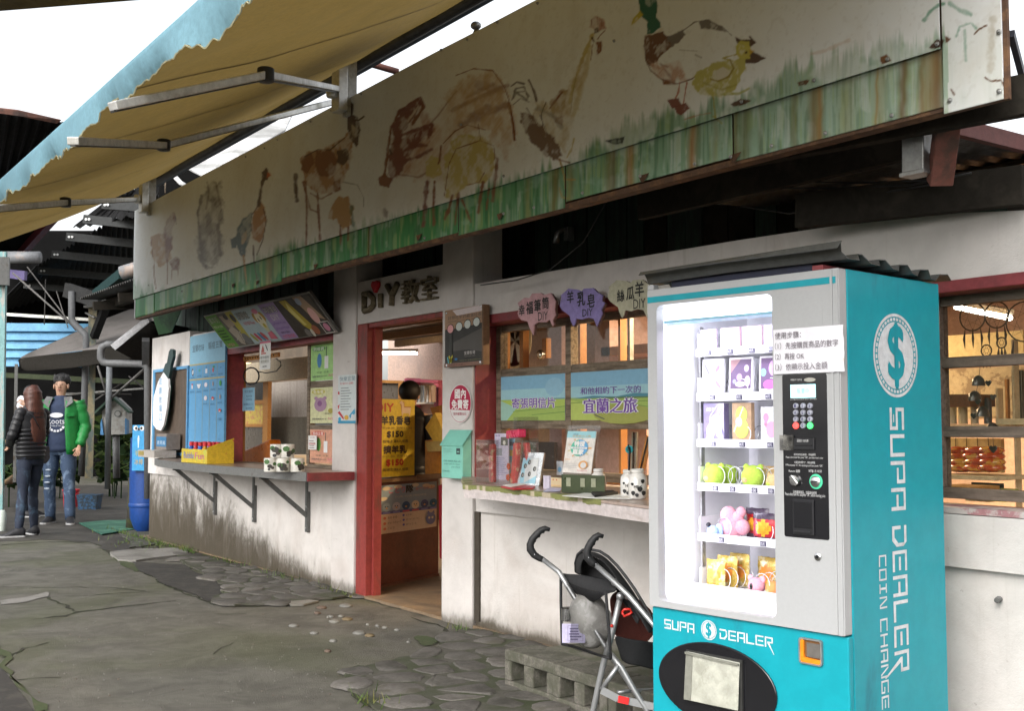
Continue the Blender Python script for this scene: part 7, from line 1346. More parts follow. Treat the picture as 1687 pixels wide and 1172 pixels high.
# ================================================================ cinder blocks by the wall
M_blk2=mat('cinder',(.13,.12,.1),.95,col2=(.07,.07,.05),thr=(.42,.6),sc=9,vsc=70,bump=1.0,var=.35)
def cinder(x0,y0,z0,rz,label,w=.385,h=.185,d=.19):
    t=thing('concrete_block',(x0,y0,z0),label,'concrete block','hollow concrete blocks along the wall foot',rz);M=Matrix.Translation((x0,y0,z0)) @ Matrix.Rotation(rz,4,'Z')
    bpy.context.view_layer.update()
    mb=MB();mb.xf=M;e=.052;hw=(w-3.4*e)/2
    for a,b in (((0,0,0),(w,d,.042)),((0,0,h-.05),(w,d,h)),((0,0,.042),(e,d,h-.05)),((w-e,0,.042),(w,d,h-.05)),((e+hw,0,.042),(e+hw+1.4*e,d,h-.05))):mb.box(a,b)
    mb.build('shell',M_blk2,t,bevel=.006);mb=MB();mb.xf=M;mb.box((e,d-.03,e),(w-e,d-.005,h-e));mb.build('hole_back',M_dark,t);return t  # near-black panel closes the block holes at the back
cinder(-4.465,3.06,.0,-.0,'mossy hollow block at the left end of the block row');cinder(-4.07,3.05,-.0,-.02,'hollow block second in the row, its holes facing the path');cinder(-3.675,3.04,-.0,-.01,'hollow block third in the row behind the pushchair legs');cinder(-3.28,3.03,0,0,'hollow block at the right end of the row by the vending machine')
MB().prism([(-4.44,3.255,-.02),(-4.40,3.79,-.02),(-2.5,3.79,-.02),(-2.5,3.235,-.02)],(0,0,.195)).build('concrete_ledge',mat('ledge_concrete',(.16,.15,.125),.9,col2=(.08,.085,.05),thr=(.42,.6),sc=4,vsc=60,bump=.8),None,bevel=.012,label='low concrete ledge between the hollow blocks and the white wall',cat='ledge')
MB().bar((-3.86,3.25,.176),(-3.80,3.74,.176),.01,.004).build('ledge_joint',M_crack,None,label='dark joint across the top of the low concrete ledge',cat='joint')
# ================================================================ pushchair
pc=thing('pushchair',(-3.5,2.85,0),'folding black pushchair with grey tube frame and loaded net bag beside the machine','pushchair')
M_tubeg=mat('tube_grey',(.33,.335,.34),.35,.6,var=.05,bump=0);M_fab=mat('black_fabric',(.013,.013,.014),.8,vsc=160,bump=.3);M_grip=mat('grip_rubber',(.015,.015,.016),.6,vsc=100,bump=.1)
DL,DR=4.66,4.36
def pdl(l,d):return [PD(x,y,d) for x,y in l]
def lerp_d(l,d0,d1):n=len(l)-1;return [PD(x,y,d0+(d1-d0)*i/n) for i,(x,y) in enumerate(l)]
g1=[(906,873.5),(898,871),(891,874),(884,881),(877,889),(873.5,898),(874,906),(880,915),(889,920.5),(895,923)];g2=[(994,884.5),(986,882),(980,886),(974,894),(969,903),(966.5,912),(969,920),(976,928),(981,931)]
for gpts,d in ((g1,DL),(g2,DR)):
    gr=MB().tube(pdl(gpts,d),[.008,.011,.0125,.0145,.0145,.0155,.017,.0155,.0135,.012][:len(gpts)],10).build('handle',M_grip,pc,smooth=True)
    for k in (1,2,3):MB().ball(PD(gpts[k+1][0]+3.6,gpts[k+1][1]+2.6,d),(.0075,.0075,.0075),None,8,5).build('finger_ridge',M_grip,gr,smooth=True)
    for k in (-1,-3):MB().ball(PD(gpts[k][0]+.5,gpts[k][1]-.5,d-.014),.0035,M_chrome,6,4).build('rivet',None,gr)
def tb(l,d0,d1,r=.0105,m=None,nm='frame_tube'):return MB().tube(lerp_d(l,d0,d1),r,10).build(nm,m or M_tubeg,pc,smooth=True)
tb([(894,922),(921,943),(952,994),(1000,1070),(1062,1166),(1098,1222)],DL,4.3);tb([(981,931),(1013,960),(1036,982),(1085,1040),(1130,1110)],DR,4.1)
tb([(1022,983),(1007,1050),(995,1090),(984,1140),(976,1178),(968,1226)],DR-.02,DR+.02,.012);tb([(1006,1078),(1024,1101),(1044,1136),(1064,1168),(1088,1212)],DR-.02,DR-.1,.011);tb([(1019,1096),(1005,1117),(991,1137)],DR-.04,DR-.02,.009)
tb([(1018,1142),(1040,1139),(1072,1138),(1120,1134)],DR+.1,DR+.2,.008)
fb_=MB();a_,b_,c_=PD(991,1138,DR-.03),PD(1018,1152,DR-.04),PD(1080,1166,DR-.1);fb_.bar(a_,b_,.006,.028);fb_.bar(b_,c_,.006,.028);fl_=fb_.build('foot_bar',M_tubeg,pc);MB().bar(PD(1018.5,1152.5,DR-.05),PD(1036,1156.5,DR-.065),.005,.026).build('red_reflector',mat('reflector',(.6,.02,.02),.3,bump=0),fl_)
for x,y,d in ((948,960,DL-.02),(1013,960,DR-.01),(1033,980,DR-.02),(1022,983,DR-.03)):MB().ball(PD(x,y,d),.016,M_grip if x < 1000 else M_tubeg,8,6).build('joint',None,pc,smooth=True)
MB().tube(lerp_d([(1035,972),(1030,985),(1040,990)],DR-.02,DR-.02),.008,8).build('lever',M_chrome,pc,smooth=True)
# hood: a rounded shell of black cloth
def cloth(name,grid,m,parent,th=.003,wr=.004,seed=0,sub=1):
    r=random.Random(seed);n,k=len(grid),len(grid[0]);vs=[p+Vector((r.uniform(-1,1),r.uniform(-1,1),r.uniform(-1,1)))*wr for row in grid for p in row];fs=[]
    for i in range(n-1):
        for j in range(k-1):q=i*k+j;fs.append((q,q+1,q+k+1,q+k))
    o=MB().add(vs,fs).build(name,m,parent,smooth=True);o.modifiers.new('thick','SOLIDIFY').thickness=th
    if sub:s_=o.modifiers.new('sub','SUBSURF');s_.levels=s_.render_levels=sub
    return o
def between(A,B,k,bow=0,bdir=V(0,0,1)):return [[a.lerp(b,j/k)+bdir*bow*math.sin(math.pi*j/k) for j in range(k+1)] for a,b in zip(A,B)]
rim=[(947,945),(946,930),(950,916),(958,909),(972,908),(986,911),(1000,920),(1015,935),(1030,954),(1044,974),(1056,994),(1068,1014),(1080,1036)]
rimi=[(958,947),(956,935),(959,923),(966,917),(976,916),(986,920),(997,928),(1009,943),(1021,962),(1033,982),(1045,1001),(1057,1022),(1068,1044)]
A_=lerp_d(rim,DL+.02,DR-.1);B_=lerp_d(rimi,DL-.12,DR-.22);cloth('hood',between(A_,B_,4,.03,-FWD),M_fab,pc,wr=.001)
bk=[(952,948),(953,935),(958,924),(966,918),(978,918),(988,922),(1000,932),(1012,948),(1024,966),(1036,985),(1048,1004),(1058,1022)];lo=[(958,950),(966,952),(974,953),(982,954),(990,955),(998,957),(1006,962),(1014,972),(1022,985),(1032,1000),(1042,1015),(1052,1032)]
cloth('back_panel',between(lerp_d(bk,DL+.01,DR-.1),lerp_d(lo,DL-.03,DR-.06),4,.04,FWD),M_fab,pc,wr=.003,seed=1)
MB().tube(lerp_d([(p[0]+2,p[1]-2) for p in rim],DL,DR-.12),.006,8).build('hood_piping',mat('piping',(.03,.03,.032),.5),pc,smooth=True)
up1=[(922,942),(934,944),(948,947),(964,950),(980,952),(996,953),(1008,957),(1016,966)];dn1=[(928,953),(938,972),(948,982),(962,988),(978,996),(990,985),(1002,978),(1014,975)]
cloth('top_pocket',between(lerp_d(up1,DL-.01,DR),lerp_d(dn1,DL-.02,DR-.03),5,.03,-FWD),M_fab,pc,wr=.005,seed=2)
# net bag, its load and red seat mesh
M_net=glass('net_mesh',(.8,.8,.8),.15,.0)
QL=[(924,953),(924,990),(925,1030),(926,1062)];QR=[(998,976),(1002,1014),(1004,1050),(1006,1085)]
nb=cloth('net_bag',between(lerp_d(QL,DL-.05,DL-.12),lerp_d(QR,DR-.08,DR-.12),8,.05,-FWD),M_net,pc,wr=.002,th=.001,seed=3)
for l,d0,d1 in (([(924,950),(924,990),(925,1030),(926,1062)],DL-.05,DL-.13),([(926,1062),(945,1066),(966,1073),(986,1080),(1006,1086)],DL-.13,DR-.13),([(1006,1086),(1004,1050),(1001,1014),(998,974)],DR-.13,DR-.08)):MB().tube(lerp_d(l,d0,d1),.006,6).build('net_binding',M_fab,nb,smooth=True)
c0=PD(973,1024,4.52);M_pbag=mat('clear_bag',(.36,.35,.33),.3,col2=(.52,.51,.49),thr=(.5,.6),sc=16,vsc=20,bump=.9,coat=.4)
mb=MB();rg=[];n=20
for i in range(15):
    t=i/14;y=-.105+.21*t;r_=.088*math.sin(math.pi*min(.97,max(.05,t*.86+.05))) ** .6
    rg.append([c0+RIGHT*(r_*math.cos(a)*(1+.12*mnoise.noise(Vector((math.cos(a)*2,math.sin(a)*2,t*6)))))+FWD*(r_*.7*math.sin(a)*(1+.2*mnoise.noise(Vector((math.cos(a)*3,math.sin(a)*3,t*7)))))+V(0,0,y)+RIGHT*(.012*math.sin(t*5)) for a in [6.283*k/n for k in range(n)]])
mb.rings(rg).build('plastic_bag',M_pbag,None,smooth=True,label='crumpled clear plastic bag inside the net of the pushchair',cat='plastic bag')
MB().lathe(PD(936,1015,4.56),[(.028,-.02),(.03,-.018),(.03,.03),(.027,.032),(.001,.032)],18).build('tin',M_chrome,None,smooth='auto',label='small silver tin in the net bag beside the plastic bag',cat='tin')
pq=Pl(PD(926,1060,4.47),RIGHT);c=Card(pq,0,0,.092,.075,0);lines(c,.15,.85,5,(.12,.1,.2),.3,.9,.5,6);c.line([(.25,.1),(.9,.1),(.9,.9),(.25,.9),(.25,.1)],.008,(.12,.1,.2));c.finish('paper_label',mat('lilac_paper',(.46,.43,.6),.6),'lilac printed paper at the bottom of the pushchair net bag','paper',.001)
s1=[(1003,988),(1005,1005),(1007,1022),(1009,1040),(1014,1052),(1028,1060)];s2=[(1020,972),(1048,984),(1075,1005),(1085,1030),(1075,1052),(1060,1064)]
cloth('seat_mesh',between(lerp_d(s1,DR+.02,DR),lerp_d(s2,DR+.15,DR+.1),5,.03,FWD),mat('seat_maroon',(.085,.018,.012),.8,vsc=200,bump=.4),pc,wr=.001,seed=5)
s1=[(1008,1046),(1012,1060),(1018,1076),(1024,1092)];s2=[(1100,1060),(1100,1074),(1100,1088),(1100,1106)]
cloth('basket',between(lerp_d(s1,DR-.02,DR),lerp_d(s2,DR+.1,DR+.1),6,.03,-FWD),M_fab,pc,wr=.006,seed=6)
M_rl=mat('latch_red',(.6,.03,.02),.4,bump=0);l1=[(1025,1010),(1028,1005),(1038,1004),(1041,1010),(1036,1013),(1028,1016),(1025,1010)];MB().tube(pdl(l1,DR-.03),.005,6).build('red_latch',M_rl,pc,smooth=True);MB().ball(PD(1008,1032,DR-.03),.007,M_rl,8,5).build('red_button',None,pc,smooth=True)
for x,d in ((968,DR+.02),(1098,4.3),(1088,DR-.1)):
    p=PD(x,700,d);p.z=.045;wh=MB().lathe(p+RIGHT*.02,[(.02,-.012),(.045,-.012),(.05,0),(.045,.012),(.02,.012)],16,ax=(.8,-.6,0)).build('wheel',M_grip,pc,smooth='auto');MB().lathe(p+RIGHT*.02,[(.018,-.014),(.018,.014)],10,ax=(.8,-.6,0)).build('hub',M_tubeg,wh)
# bolt in the right wall
p=onY(1646,988,3.79);bo=MB().lathe(p,[(.012,0),(.012,.01),(.006,.012),(.006,.03),(.01,.031),(.01,.036),(.001,.037)],10,ax=(.35,-1,0)).build('wall_bolt',M_steel,None,smooth='auto',label='rusty bolt stub sticking out of the white wall right of the machine',cat='bolt')
# ================================================================ people
M_skin=mat('skin',(.42,.25,.17),.5,var=.05,bump=.05);M_shoe=mat('shoe_black',(.015,.015,.018),.6);M_sole=mat('sole',(.33,.33,.33),.6)
def figure(base,H,face,label,J,parts):
    """J: joints in metres for a 1.7 m figure (x right, y forward, z up)"""
    t=thing('person',base,label,'person',None,face);bpy.context.view_layer.update();M=Matrix.Translation(base) @ Matrix.Rotation(face,4,'Z') @ Matrix.Scale(H/1.7,4)
    Q={k:Vector(v) for k,v in J.items()};vs=[];es=[];rs=[]
    def add(p,r,par=None):vs.append(tuple(M @ Vector(p)));rs.append(r*H/1.7);i=len(vs)-1;(es.append((par,i)) if par is not None else None);return i
    pel=add((0,0,.92),.10);sp=add((0,.0,1.15),.095,pel);chs=add((0,.0,1.33),.10,sp);nk=add(Q['head']+Vector((0,-.01,-.16)),.045,chs);hd_=add(Q['head']+Vector((0,0,-.07)),.062,nk);h2=add(Q['head']+Vector((0,0,.0)),.078,hd_);add(Q['head']+Vector((0,-.005,.06)),.07,h2)
    for s in 'LR':
        sh_=add(Q['sh' +s],.05,chs);el=add(Q['el' +s],.036,sh_);wr=add(Q['wr' +s],.022,el);dirn=(Q['wr' +s]-Q['el' +s]).normalized();pm=add(Q['wr' +s]+dirn*.05,.026,wr);sx=1 if s == 'L' else -1
        side=dirn.cross(Vector((0,1,0)));side=side.normalized() if side.length > .1 else Vector((1,0,0));fw=side.cross(dirn)
        for k in range(4):f0=add(Q['wr' +s]+dirn*.085+side*(k-1.5)*.018,.008,pm);f1=add(Q['wr' +s]+dirn*(.12+.006*(k in (1,2)))+side*(k-1.5)*.019+fw*.012,.007,f0);add(Q['wr' +s]+dirn*(.145+.008*(k in (1,2)))+side*(k-1.5)*.018+fw*.035,.006,f1)
        th=add(Q['wr' +s]+dirn*.05+side*.035+fw*.01,.010,pm);add(Q['wr' +s]+dirn*.09+side*.045+fw*.03,.008,th)
        hp_=add(Q['hp' +s],.085,pel);kn_=add(Q['kn' +s],.05,hp_);an=add(Q['an' +s],.03,kn_);add(Q['an' +s]+Vector(Q['ft' +s]).normalized()*.1+Vector((0,0,-.055)),.02,an)
    me=bpy.data.meshes.new('body');me.from_pydata(vs,es,[]);o=bpy.data.objects.new('body',me);COL.objects.link(o);o.parent=t;o.matrix_parent_inverse=t.matrix_basis.inverted();me.materials.append(M_skin)
    sk=o.modifiers.new('skin','SKIN');sk.use_smooth_shade=True
    for i,r in enumerate(rs):me.skin_vertices[0].data[i].radius=(r,r)
    me.skin_vertices[0].data[0].use_root=True;sb=o.modifiers.new('sub','SUBSURF');sb.levels=sb.render_levels=1
    def mb_():m=MB();m.xf=M;return m
    h=Q['head']
    for sgn in (-1,1):mb_().ball(h+Vector((sgn*.078,-.005,-.015)),(.012,.02,.032),None,8,6).build('ear',M_skin,t,smooth=True);mb_().ball(h+Vector((sgn*.03,.074,.008)),(.010,.005,.005),ink((.03,.02,.015)),8,5).build('eye',None,t,smooth=True);mb_().bar(h+Vector((sgn*.014,.078,.03)),h+Vector((sgn*.045,.069,.03)),.004,.005,m=ink((.015,.012,.01))).build('eyebrow',None,t)
    mb_().add([h+Vector(q) for q in ((-.007,.075,.015),(.007,.075,.015),(.018,.073,-.03),(0,.1,-.026),(-.018,.073,-.03),(0,.078,-.036))],[(0,3,1),(0,4,3),(1,3,2),(4,5,3),(2,3,5)]).build('nose',M_skin,t,smooth=True);mb_().ball(h+Vector((0,.072,-.055)),(.024,.008,.006),ink((.3,.1,.08)),8,5).build('mouth',None,t,smooth=True)
    def limb(pts,rads,n=12):
        m=mb_();return m,pts,rads
    parts(t,mb_,Q);return t
def loft(m,pts,rads,mt=None,n=14,wr=.0,seed=0,sub=4):
    pts=[Vector(p) for p in pts];P=[];R=[]
    for i in range(len(pts)-1):
        for k in range(sub):
            u=k/sub;us=u*u*(3-2*u);P.append(pts[i].lerp(pts[i+1],u));ra,rb_=rads[i],rads[i+1];R.append(tuple(a*(1-us)+b*us for a,b in zip(ra,rb_)))
    P.append(pts[-1]);R.append(rads[-1]);r=random.Random(seed);rg=[]
    for i,(p,(ra,rb_)) in enumerate(zip(P,R)):
        d=(P[min(i+1,len(P)-1)]-P[max(0,i-1)]).normalized();ax=Vector((1,0,0))-d*d.x
        ax=ax.normalized() if ax.length > .3 else Vector((0,1,0));ay=d.cross(ax);w=wr*math.sin(i*2.1+seed)
        rg.append([p+ax*math.cos(a)*(ra+w+r.uniform(-wr,wr)*.6)+ay*math.sin(a)*(rb_+w+r.uniform(-wr,wr)*.6) for a in [6.2832*k/n for k in range(n)]])
    return m.rings(rg,mt)
def legs(t,mb_,Q,m,wid=1.0,top=.95,cuff=.045):
    tr=mb_();loft(tr,[(0,0,top+.05),(0,0,top-.05),(0,0,top-.14)],[(.155*wid,.105*wid),(.175*wid,.12*wid),(.15*wid,.1*wid)],m,16,.002)
    for s in 'LR':loft(tr,[Q['hp' +s],Q['hp' +s].lerp(Q['kn' +s],.4),Q['kn' +s],Q['kn' +s].lerp(Q['an' +s],.35),Q['an' +s]+Vector((0,0,-.035))],[(.092*wid,.1*wid),(.082*wid,.088*wid),(.06*wid,.062*wid),(.058*wid,.062*wid),(cuff,cuff)],m,14,.004,3)
    tr.build('trousers',m,t,smooth=True)
    for s in 'LR':
        d=Q['ft' +s].normalized();a=Q['an' +s];a=Vector((a.x,a.y,0));sh_=mb_();sd=Vector((d.y,-d.x,0));z0=Q['an' +s].z-.085
        prof=[(-.075,.034,.085),(-.045,.043,.115),(.02,.046,.115),(.08,.046,.075),(.13,.046,.048),(.175,.036,.038),(.195,.015,.025)]
        sh_.rings([[a+d*y+sd*w*math.cos(q)+Vector((0,0,z0+max(.004,h*.5+h*.5*math.sin(q)))) for q in [6.283*k/12 for k in range(12)]] for y,w,h in prof]);so_=sh_.build('shoe',M_shoe,t,smooth=True)
        sl_=mb_();pts=[(-.075,.03),(-.06,.042),(.0,.045),(.09,.05),(.14,.05),(.185,.038),(.203,.012)];sl_.prism([a+d*y+sd*w+Vector((0,0,z0)) for y,w in pts]+[a+d*y-sd*w+Vector((0,0,z0)) for y,w in pts[::-1]],(0,0,.022)).build('sole',M_sole,so_)
def jacket(t,mb_,Q,m,z0,wid=1.0,puff=.004,arm=.058,nm='jacket',sleeves=True,zt=1.46):
    j=mb_();rr_=[(.17*wid,.12*wid),(.175*wid,.125*wid),(.165*wid,.115*wid),(.19*wid,.125*wid),(.2*wid,.12*wid),(.11,.08),(.06,.06)]
    loft(j,[(0,0,z0),(0,0,z0+.08),(0,0,z0+.25),(0,0,1.25),(0,0,1.37),(0,0,zt-.02),(0,-.005,zt+.02)],rr_,m,18,puff,1,4)
    if sleeves:
        for s in 'LR':loft(j,[Q['sh' +s]+Vector((-.02 if s == 'L' else .02,0,.0))*0,Q['sh' +s].lerp(Q['el' +s],.3),Q['el' +s],Q['el' +s].lerp(Q['wr' +s],.5),Q['wr' +s]],[(arm*1.15,arm*1.1),(arm,arm),(arm*.9,arm*.9),(arm*.8,arm*.8),(arm*.6,arm*.6)],m,12,puff,2)
    return j.build(nm,m,t,smooth=True)
M_den=mat('denim',(.035,.06,.11),.8,col2=(.12,.17,.25),thr=(.5,.65),sc=9,vsc=120,bump=.3);M_denD=mat('denim_dark',(.012,.018,.035),.8,col2=(.05,.09,.14),thr=(.52,.68),sc=5,vsc=120)
M_green=mat('jacket_green',(.012,.19,.04),.5,col2=(.01,.18,.035),sc=6,bump=.2);M_greyc=mat('collar_grey',(.12,.12,.12),.7);M_navy=mat('navy_tee',(.022,.035,.075),.8);M_puf=mat('puffer_black',(.012,.012,.014),.45,bump=.1);M_hairb=mat('hair_brown',(.075,.024,.014),.45,streak=(12,12,.6),col2=(.035,.012,.008),sc=9,vsc=120,bump=.4);M_hairk=mat('hair_black',(.01,.009,.009),.5,vsc=120,bump=.5)
to_cam=lambda p:math.atan2(-p.x,-p.y)*-1+0        # heading so that +y (forward) looks at the camera
def yaw_to(p,q):d=Vector(q)-Vector(p);return math.atan2(-d.x,d.y)
# man in green
mp=PD(96,859,14.2);mp.z=0
Jm=dict(head=(0,.02,1.60),shL=(.19,0,1.40),shR=(-.19,0,1.40),elL=(.27,-.04,1.12),elR=(-.27,-.03,1.12),wrL=(.27,.06,.88),wrR=(-.24,.08,.90),hpL=(.09,0,.88),hpR=(-.09,0,.88),knL=(.1,.03,.48),knR=(-.12,.04,.48),anL=(.1,-.04,.085),anR=(-.15,.06,.085),ftL=(.15,1,0),ftR=(-.3,1,0))
Jm={k:v for k,v in Jm.items()}
def pm(t,mb_,Q):
    legs(t,mb_,Q,M_den,1.12,.93,.06)
    sh_=mb_();loft(sh_,[(0,.01,.84),(0,.015,1.0),(0,.02,1.2),(0,.015,1.35),(0,.005,1.44),(0,0,1.47)],[(.175,.135),(.18,.145),(.185,.14),(.18,.125),(.1,.08),(.065,.065)],M_navy,18,.003,2);sh_.build('tshirt',M_navy,t,smooth=True)
    # print on the chest
    w=ink((.55,.56,.6));y=.172;
    def pr(txt,x0,z0,x1,z1,nm='shirt_lettering'):
        v,f=glyphs(txt);m=mb_();m.add([(-(x0+(x1-x0)*a),.168+.008*math.cos((x0+(x1-x0)*a)*9),z0+(z1-z0)*b) for a,b in v],[g_[::-1] for g_ in f]);m.build(nm,w,t)
    pr('Roots',-.10,1.15,.09,1.215);pr('ATHLETICS',-.095,1.12,.085,1.137)
    m=mb_();m.add([(.0+.075*math.cos(a),.173,1.25+.03*math.sin(a)) for a in [i*.45 for i in range(14)]],[tuple(range(14))]);m.build('shirt_emblem',w,t)
    m=mb_()
    for k in range(6):a0=math.radians(205+k*22);m.add([(r_*math.cos(a),.1725,1.16+r_*math.sin(a)) for r_,a in ((.105,a0),(.105,a0+.28),(.08,a0+.28),(.08,a0))],[(0,1,2,3)])
    m.build('shirt_emblem',w,t)
    # open jacket: two fronts, back and sleeves
    j=mb_();n=22;rg=[]
    zs=[.80,.88,1.0,1.12,1.24,1.34,1.41,1.45];hw=[.215,.225,.22,.22,.225,.222,.19,.1];hd2=[.15,.16,.16,.155,.15,.14,.12,.085];gap=[.62,.55,.5,.45,.42,.42,.5,.6]
    vs=[];fs=[];r=random.Random(2)
    for i,z in enumerate(zs):
        for k in range(n+1):
            a=math.pi/2+gap[i]+(2*math.pi-2*gap[i])*k/n;vs.append((hw[i]*math.cos(a)+r.uniform(-.004,.004),hd2[i]*math.sin(a)+.01+r.uniform(-.006,.006)+(.02 if k in (0,n) else 0),z))
    for i in range(len(zs)-1):
        for k in range(n):q=i*(n+1)+k;fs.append((q,q+1,q+n+2,q+n+1))
    j.add(vs,fs,M_green)
    for s in 'LR':loft(j,[Q['sh' +s]+Vector((0,0,.02)),Q['sh' +s].lerp(Q['el' +s],.35),Q['el' +s],Q['el' +s].lerp(Q['wr' +s],.5),Q['wr' +s]+Vector((0,0,.0))],[(.075,.08),(.078,.082),(.07,.074),(.062,.066),(.052,.056)],M_green,12,.006,2)
    o=j.build('jacket',M_green,t,smooth=True);sm=o.modifiers.new('thick','SOLIDIFY');sm.thickness=.008
    for sgn in (-1,1):m=mb_();m.prism([(sgn*.06,.10,1.46),(sgn*.14,.07,1.47),(sgn*.17,.12,1.40),(sgn*.09,.155,1.33)],(0,.012,0));m.build('collar',M_greyc,o,bevel=.004);m=mb_();m.prism([(sgn*.11,.163,1.27),(sgn*.19,.12,1.28),(sgn*.19,.12,1.24),(sgn*.11,.163,1.23)],(0,.01,0));m.build('pocket_flap',M_green,o,bevel=.003)
    h=Q['head'];m=mb_();m.ball(h+Vector((0,-.045,.055)),(.097,.093,.09),None,16,10);m.build('hair',M_hairk,t,smooth=True);m=mb_()
    r=random.Random(6)
    for k in range(60):a=r.uniform(-2.2,2.2);p=h+Vector((.08*math.sin(a),-.03+.085*math.cos(a)*(1 if abs(a) < 1.2 else .6),.108+r.uniform(-.02,.02)));m.add([p,p+Vector((.012,0,.0)),p+Vector((r.uniform(-.01,.02),.014,-.03 if abs(a) > .6 else -.018))],[(0,1,2)])
    m.build('fringe',M_hairk,t)
    for k in range(5):z=.72-k*.08;m=mb_();m.ball(Q['knL'].lerp(Q['hpL'],(z-.48)/.45)+Vector((-.0,.085,0)),(.035,.008,.012),ink((.3,.35,.42)),8,4);m.build('denim_tear',None,t,smooth=True)
figure(mp,1.86,yaw_to(mp,(0,0,0))-.28,'man in open green jacket, navy printed shirt and torn jeans looking aside',Jm,pm)
# woman in black puffer, seen from behind
wp_=PD(47,884,12.65);wp_.z=0
Jw=dict(head=(0,.02,1.58),shL=(.165,-.01,1.38),shR=(-.165,-.01,1.38),elL=(.27,.08,1.15),elR=(-.24,.03,1.12),wrL=(.13,.2,1.42),wrR=(-.08,.24,1.02),hpL=(.08,0,.88),hpR=(-.08,0,.88),knL=(.09,.05,.48),knR=(-.1,.0,.48),anL=(.08,.0,.085),anR=(-.2,-.06,.085),ftL=(.4,1,0),ftR=(-.75,.7,0))
def pw_(t,mb_,Q):
    legs(t,mb_,Q,M_denD,.92,.93,.042)
    j=jacket(t,mb_,Q,M_puf,.86,.98,.002,.058)
    m=mb_()
    for i in range(11):z=.90+i*.048;w=.175-.0+.014*math.sin(i*.5);loft(m,[(0,0,z-.02),(0,0,z),(0,0,z+.02)],[(w*.97,.118),(w+.009,.129),(w*.97,.118)],M_puf,18,0,0,2)
    for s in 'LR':
        for i in range(9):u=i/8.5;p=Q['sh' +s].lerp(Q['el' +s],min(1,u*2)) if u < .5 else Q['el' +s].lerp(Q['wr' +s],(u-.5)*2);r_=.068-.02*u;m.ball(p,(r_,r_,r_*.9),None,12,8)
    m.build('jacket_quilting',M_puf,j,smooth=True)
    h=Q['head'];m=mb_();loft(m,[h+Vector((0,-.01,.115)),h+Vector((0,-.02,.09)),h+Vector((0,-.025,.03)),h+Vector((0,-.04,-.06)),h+Vector((0,-.07,-.16)),h+Vector((.0,-.1,-.3)),h+Vector((.01,-.125,-.45)),h+Vector((.01,-.12,-.58)),h+Vector((.015,-.115,-.64))],[(.02,.02),(.07,.07),(.097,.1),(.1,.095),(.11,.075),(.115,.05),(.1,.035),(.06,.02),(.02,.01)],M_hairb,20,.003,4);m.build('hair',M_hairb,t,smooth=True)
    m=mb_();r=random.Random(4)
    for k in range(90):x=r.uniform(-.105,.105);p=h+Vector((x,-.10-.03*r.random(),-.25-r.random()*.2));m.add([p,p+Vector((.006,0,0)),p+Vector((r.uniform(-.02,.02),-.02,-.22))],[(0,1,2)])
    m.build('hair_strands',M_hairb,t)
    m=mb_();m.prism([(.11,.0,1.02),(.26,-.02,1.0),(.27,-.02,.86),(.22,-.02,.80),(.12,.0,.82)],(0,.09,0));o=m.build('shoulder_bag',mat('bag_grey',(.06,.06,.065),.5),t,bevel=.015);m=mb_();m.tube([(.12,.03,1.0),(.0,-.13,1.2),(-.1,-.12,1.36),(-.15,.0,1.44)],.008,6);m.build('strap',M_puf,o,smooth=True);m=mb_();m.box((.105,-.02,.9),(.12,-.012,1.04));m.build('zip_trim',mat('brass',(.35,.24,.08),.4,.6),o)
figure(wp_,1.70,yaw_to((0,0,0),wp_)+.75,'woman with long brown hair in black quilted jacket and dark jeans seen from behind',Jw,pw_)
# third person mostly hidden behind, fourth at the edge of the frame
Jn=dict(head=(0,.02,1.58),shL=(.17,0,1.38),shR=(-.17,0,1.38),elL=(.24,-.02,1.12),elR=(-.24,-.02,1.12),wrL=(.22,.12,.95),wrR=(-.22,.12,.95),hpL=(.08,0,.88),hpR=(-.08,0,.88),knL=(.09,.03,.48),knR=(-.09,.03,.48),anL=(.09,0,.085),anR=(-.09,.02,.085),ftL=(.15,1,0),ftR=(-.15,1,0))
def pn(col,fluffy):
    def f(t,mb_,Q):
        legs(t,mb_,Q,M_denD,1.0);jacket(t,mb_,Q,col,.84,1.05,.005,.062);h=Q['head'];m=mb_();m.ball(h+Vector((0,-.015,.04)),(.092,.098,.09),None,16,10);m.build('hair',M_hairk,t,smooth=True)
        if fluffy:
            m=mb_();r=random.Random(5)
            for k in range(26):a=k*.25;m.ball(Vector((.13*math.cos(a),.1*math.sin(a)-.02,1.45+r.uniform(-.03,.08))),.05,None,8,6)
            m.build('fluffy_collar',mat('white_fluff',(.7,.68,.72),.95,vsc=150,bump=1),t,smooth=True)
    return f
q=PD(46,846,15.2);q.z=0;figure(q,1.78,yaw_to(q,(0,0,0))+1.2,'dark haired person with white fluffy collar behind the brown haired woman',Jn,pn(M_puf,True))
q=PD(-36,862,14.0);q.z=0;figure(q,1.70,yaw_to(q,(0,0,0))-1.0,'person in navy coat cut off by the left edge of the picture',Jn,pn(mat('navy_coat',(.02,.03,.07),.6),False))
q=onY(673,960,4.75);q.z=.02;figure(q,1.60,yaw_to((0,0,0),q)-.4,'shop assistant in black with dark hair standing behind the yellow poster',Jn,lambda t,mb_,Q:(legs(t,mb_,Q,M_puf),jacket(t,mb_,Q,M_puf,.6,1.0,.002),mb_().ball(Q['head']+Vector((0,-.02,.03)),(.1,.105,.1),None,16,10).build('hair',M_hairk,t,smooth=True)) and None)
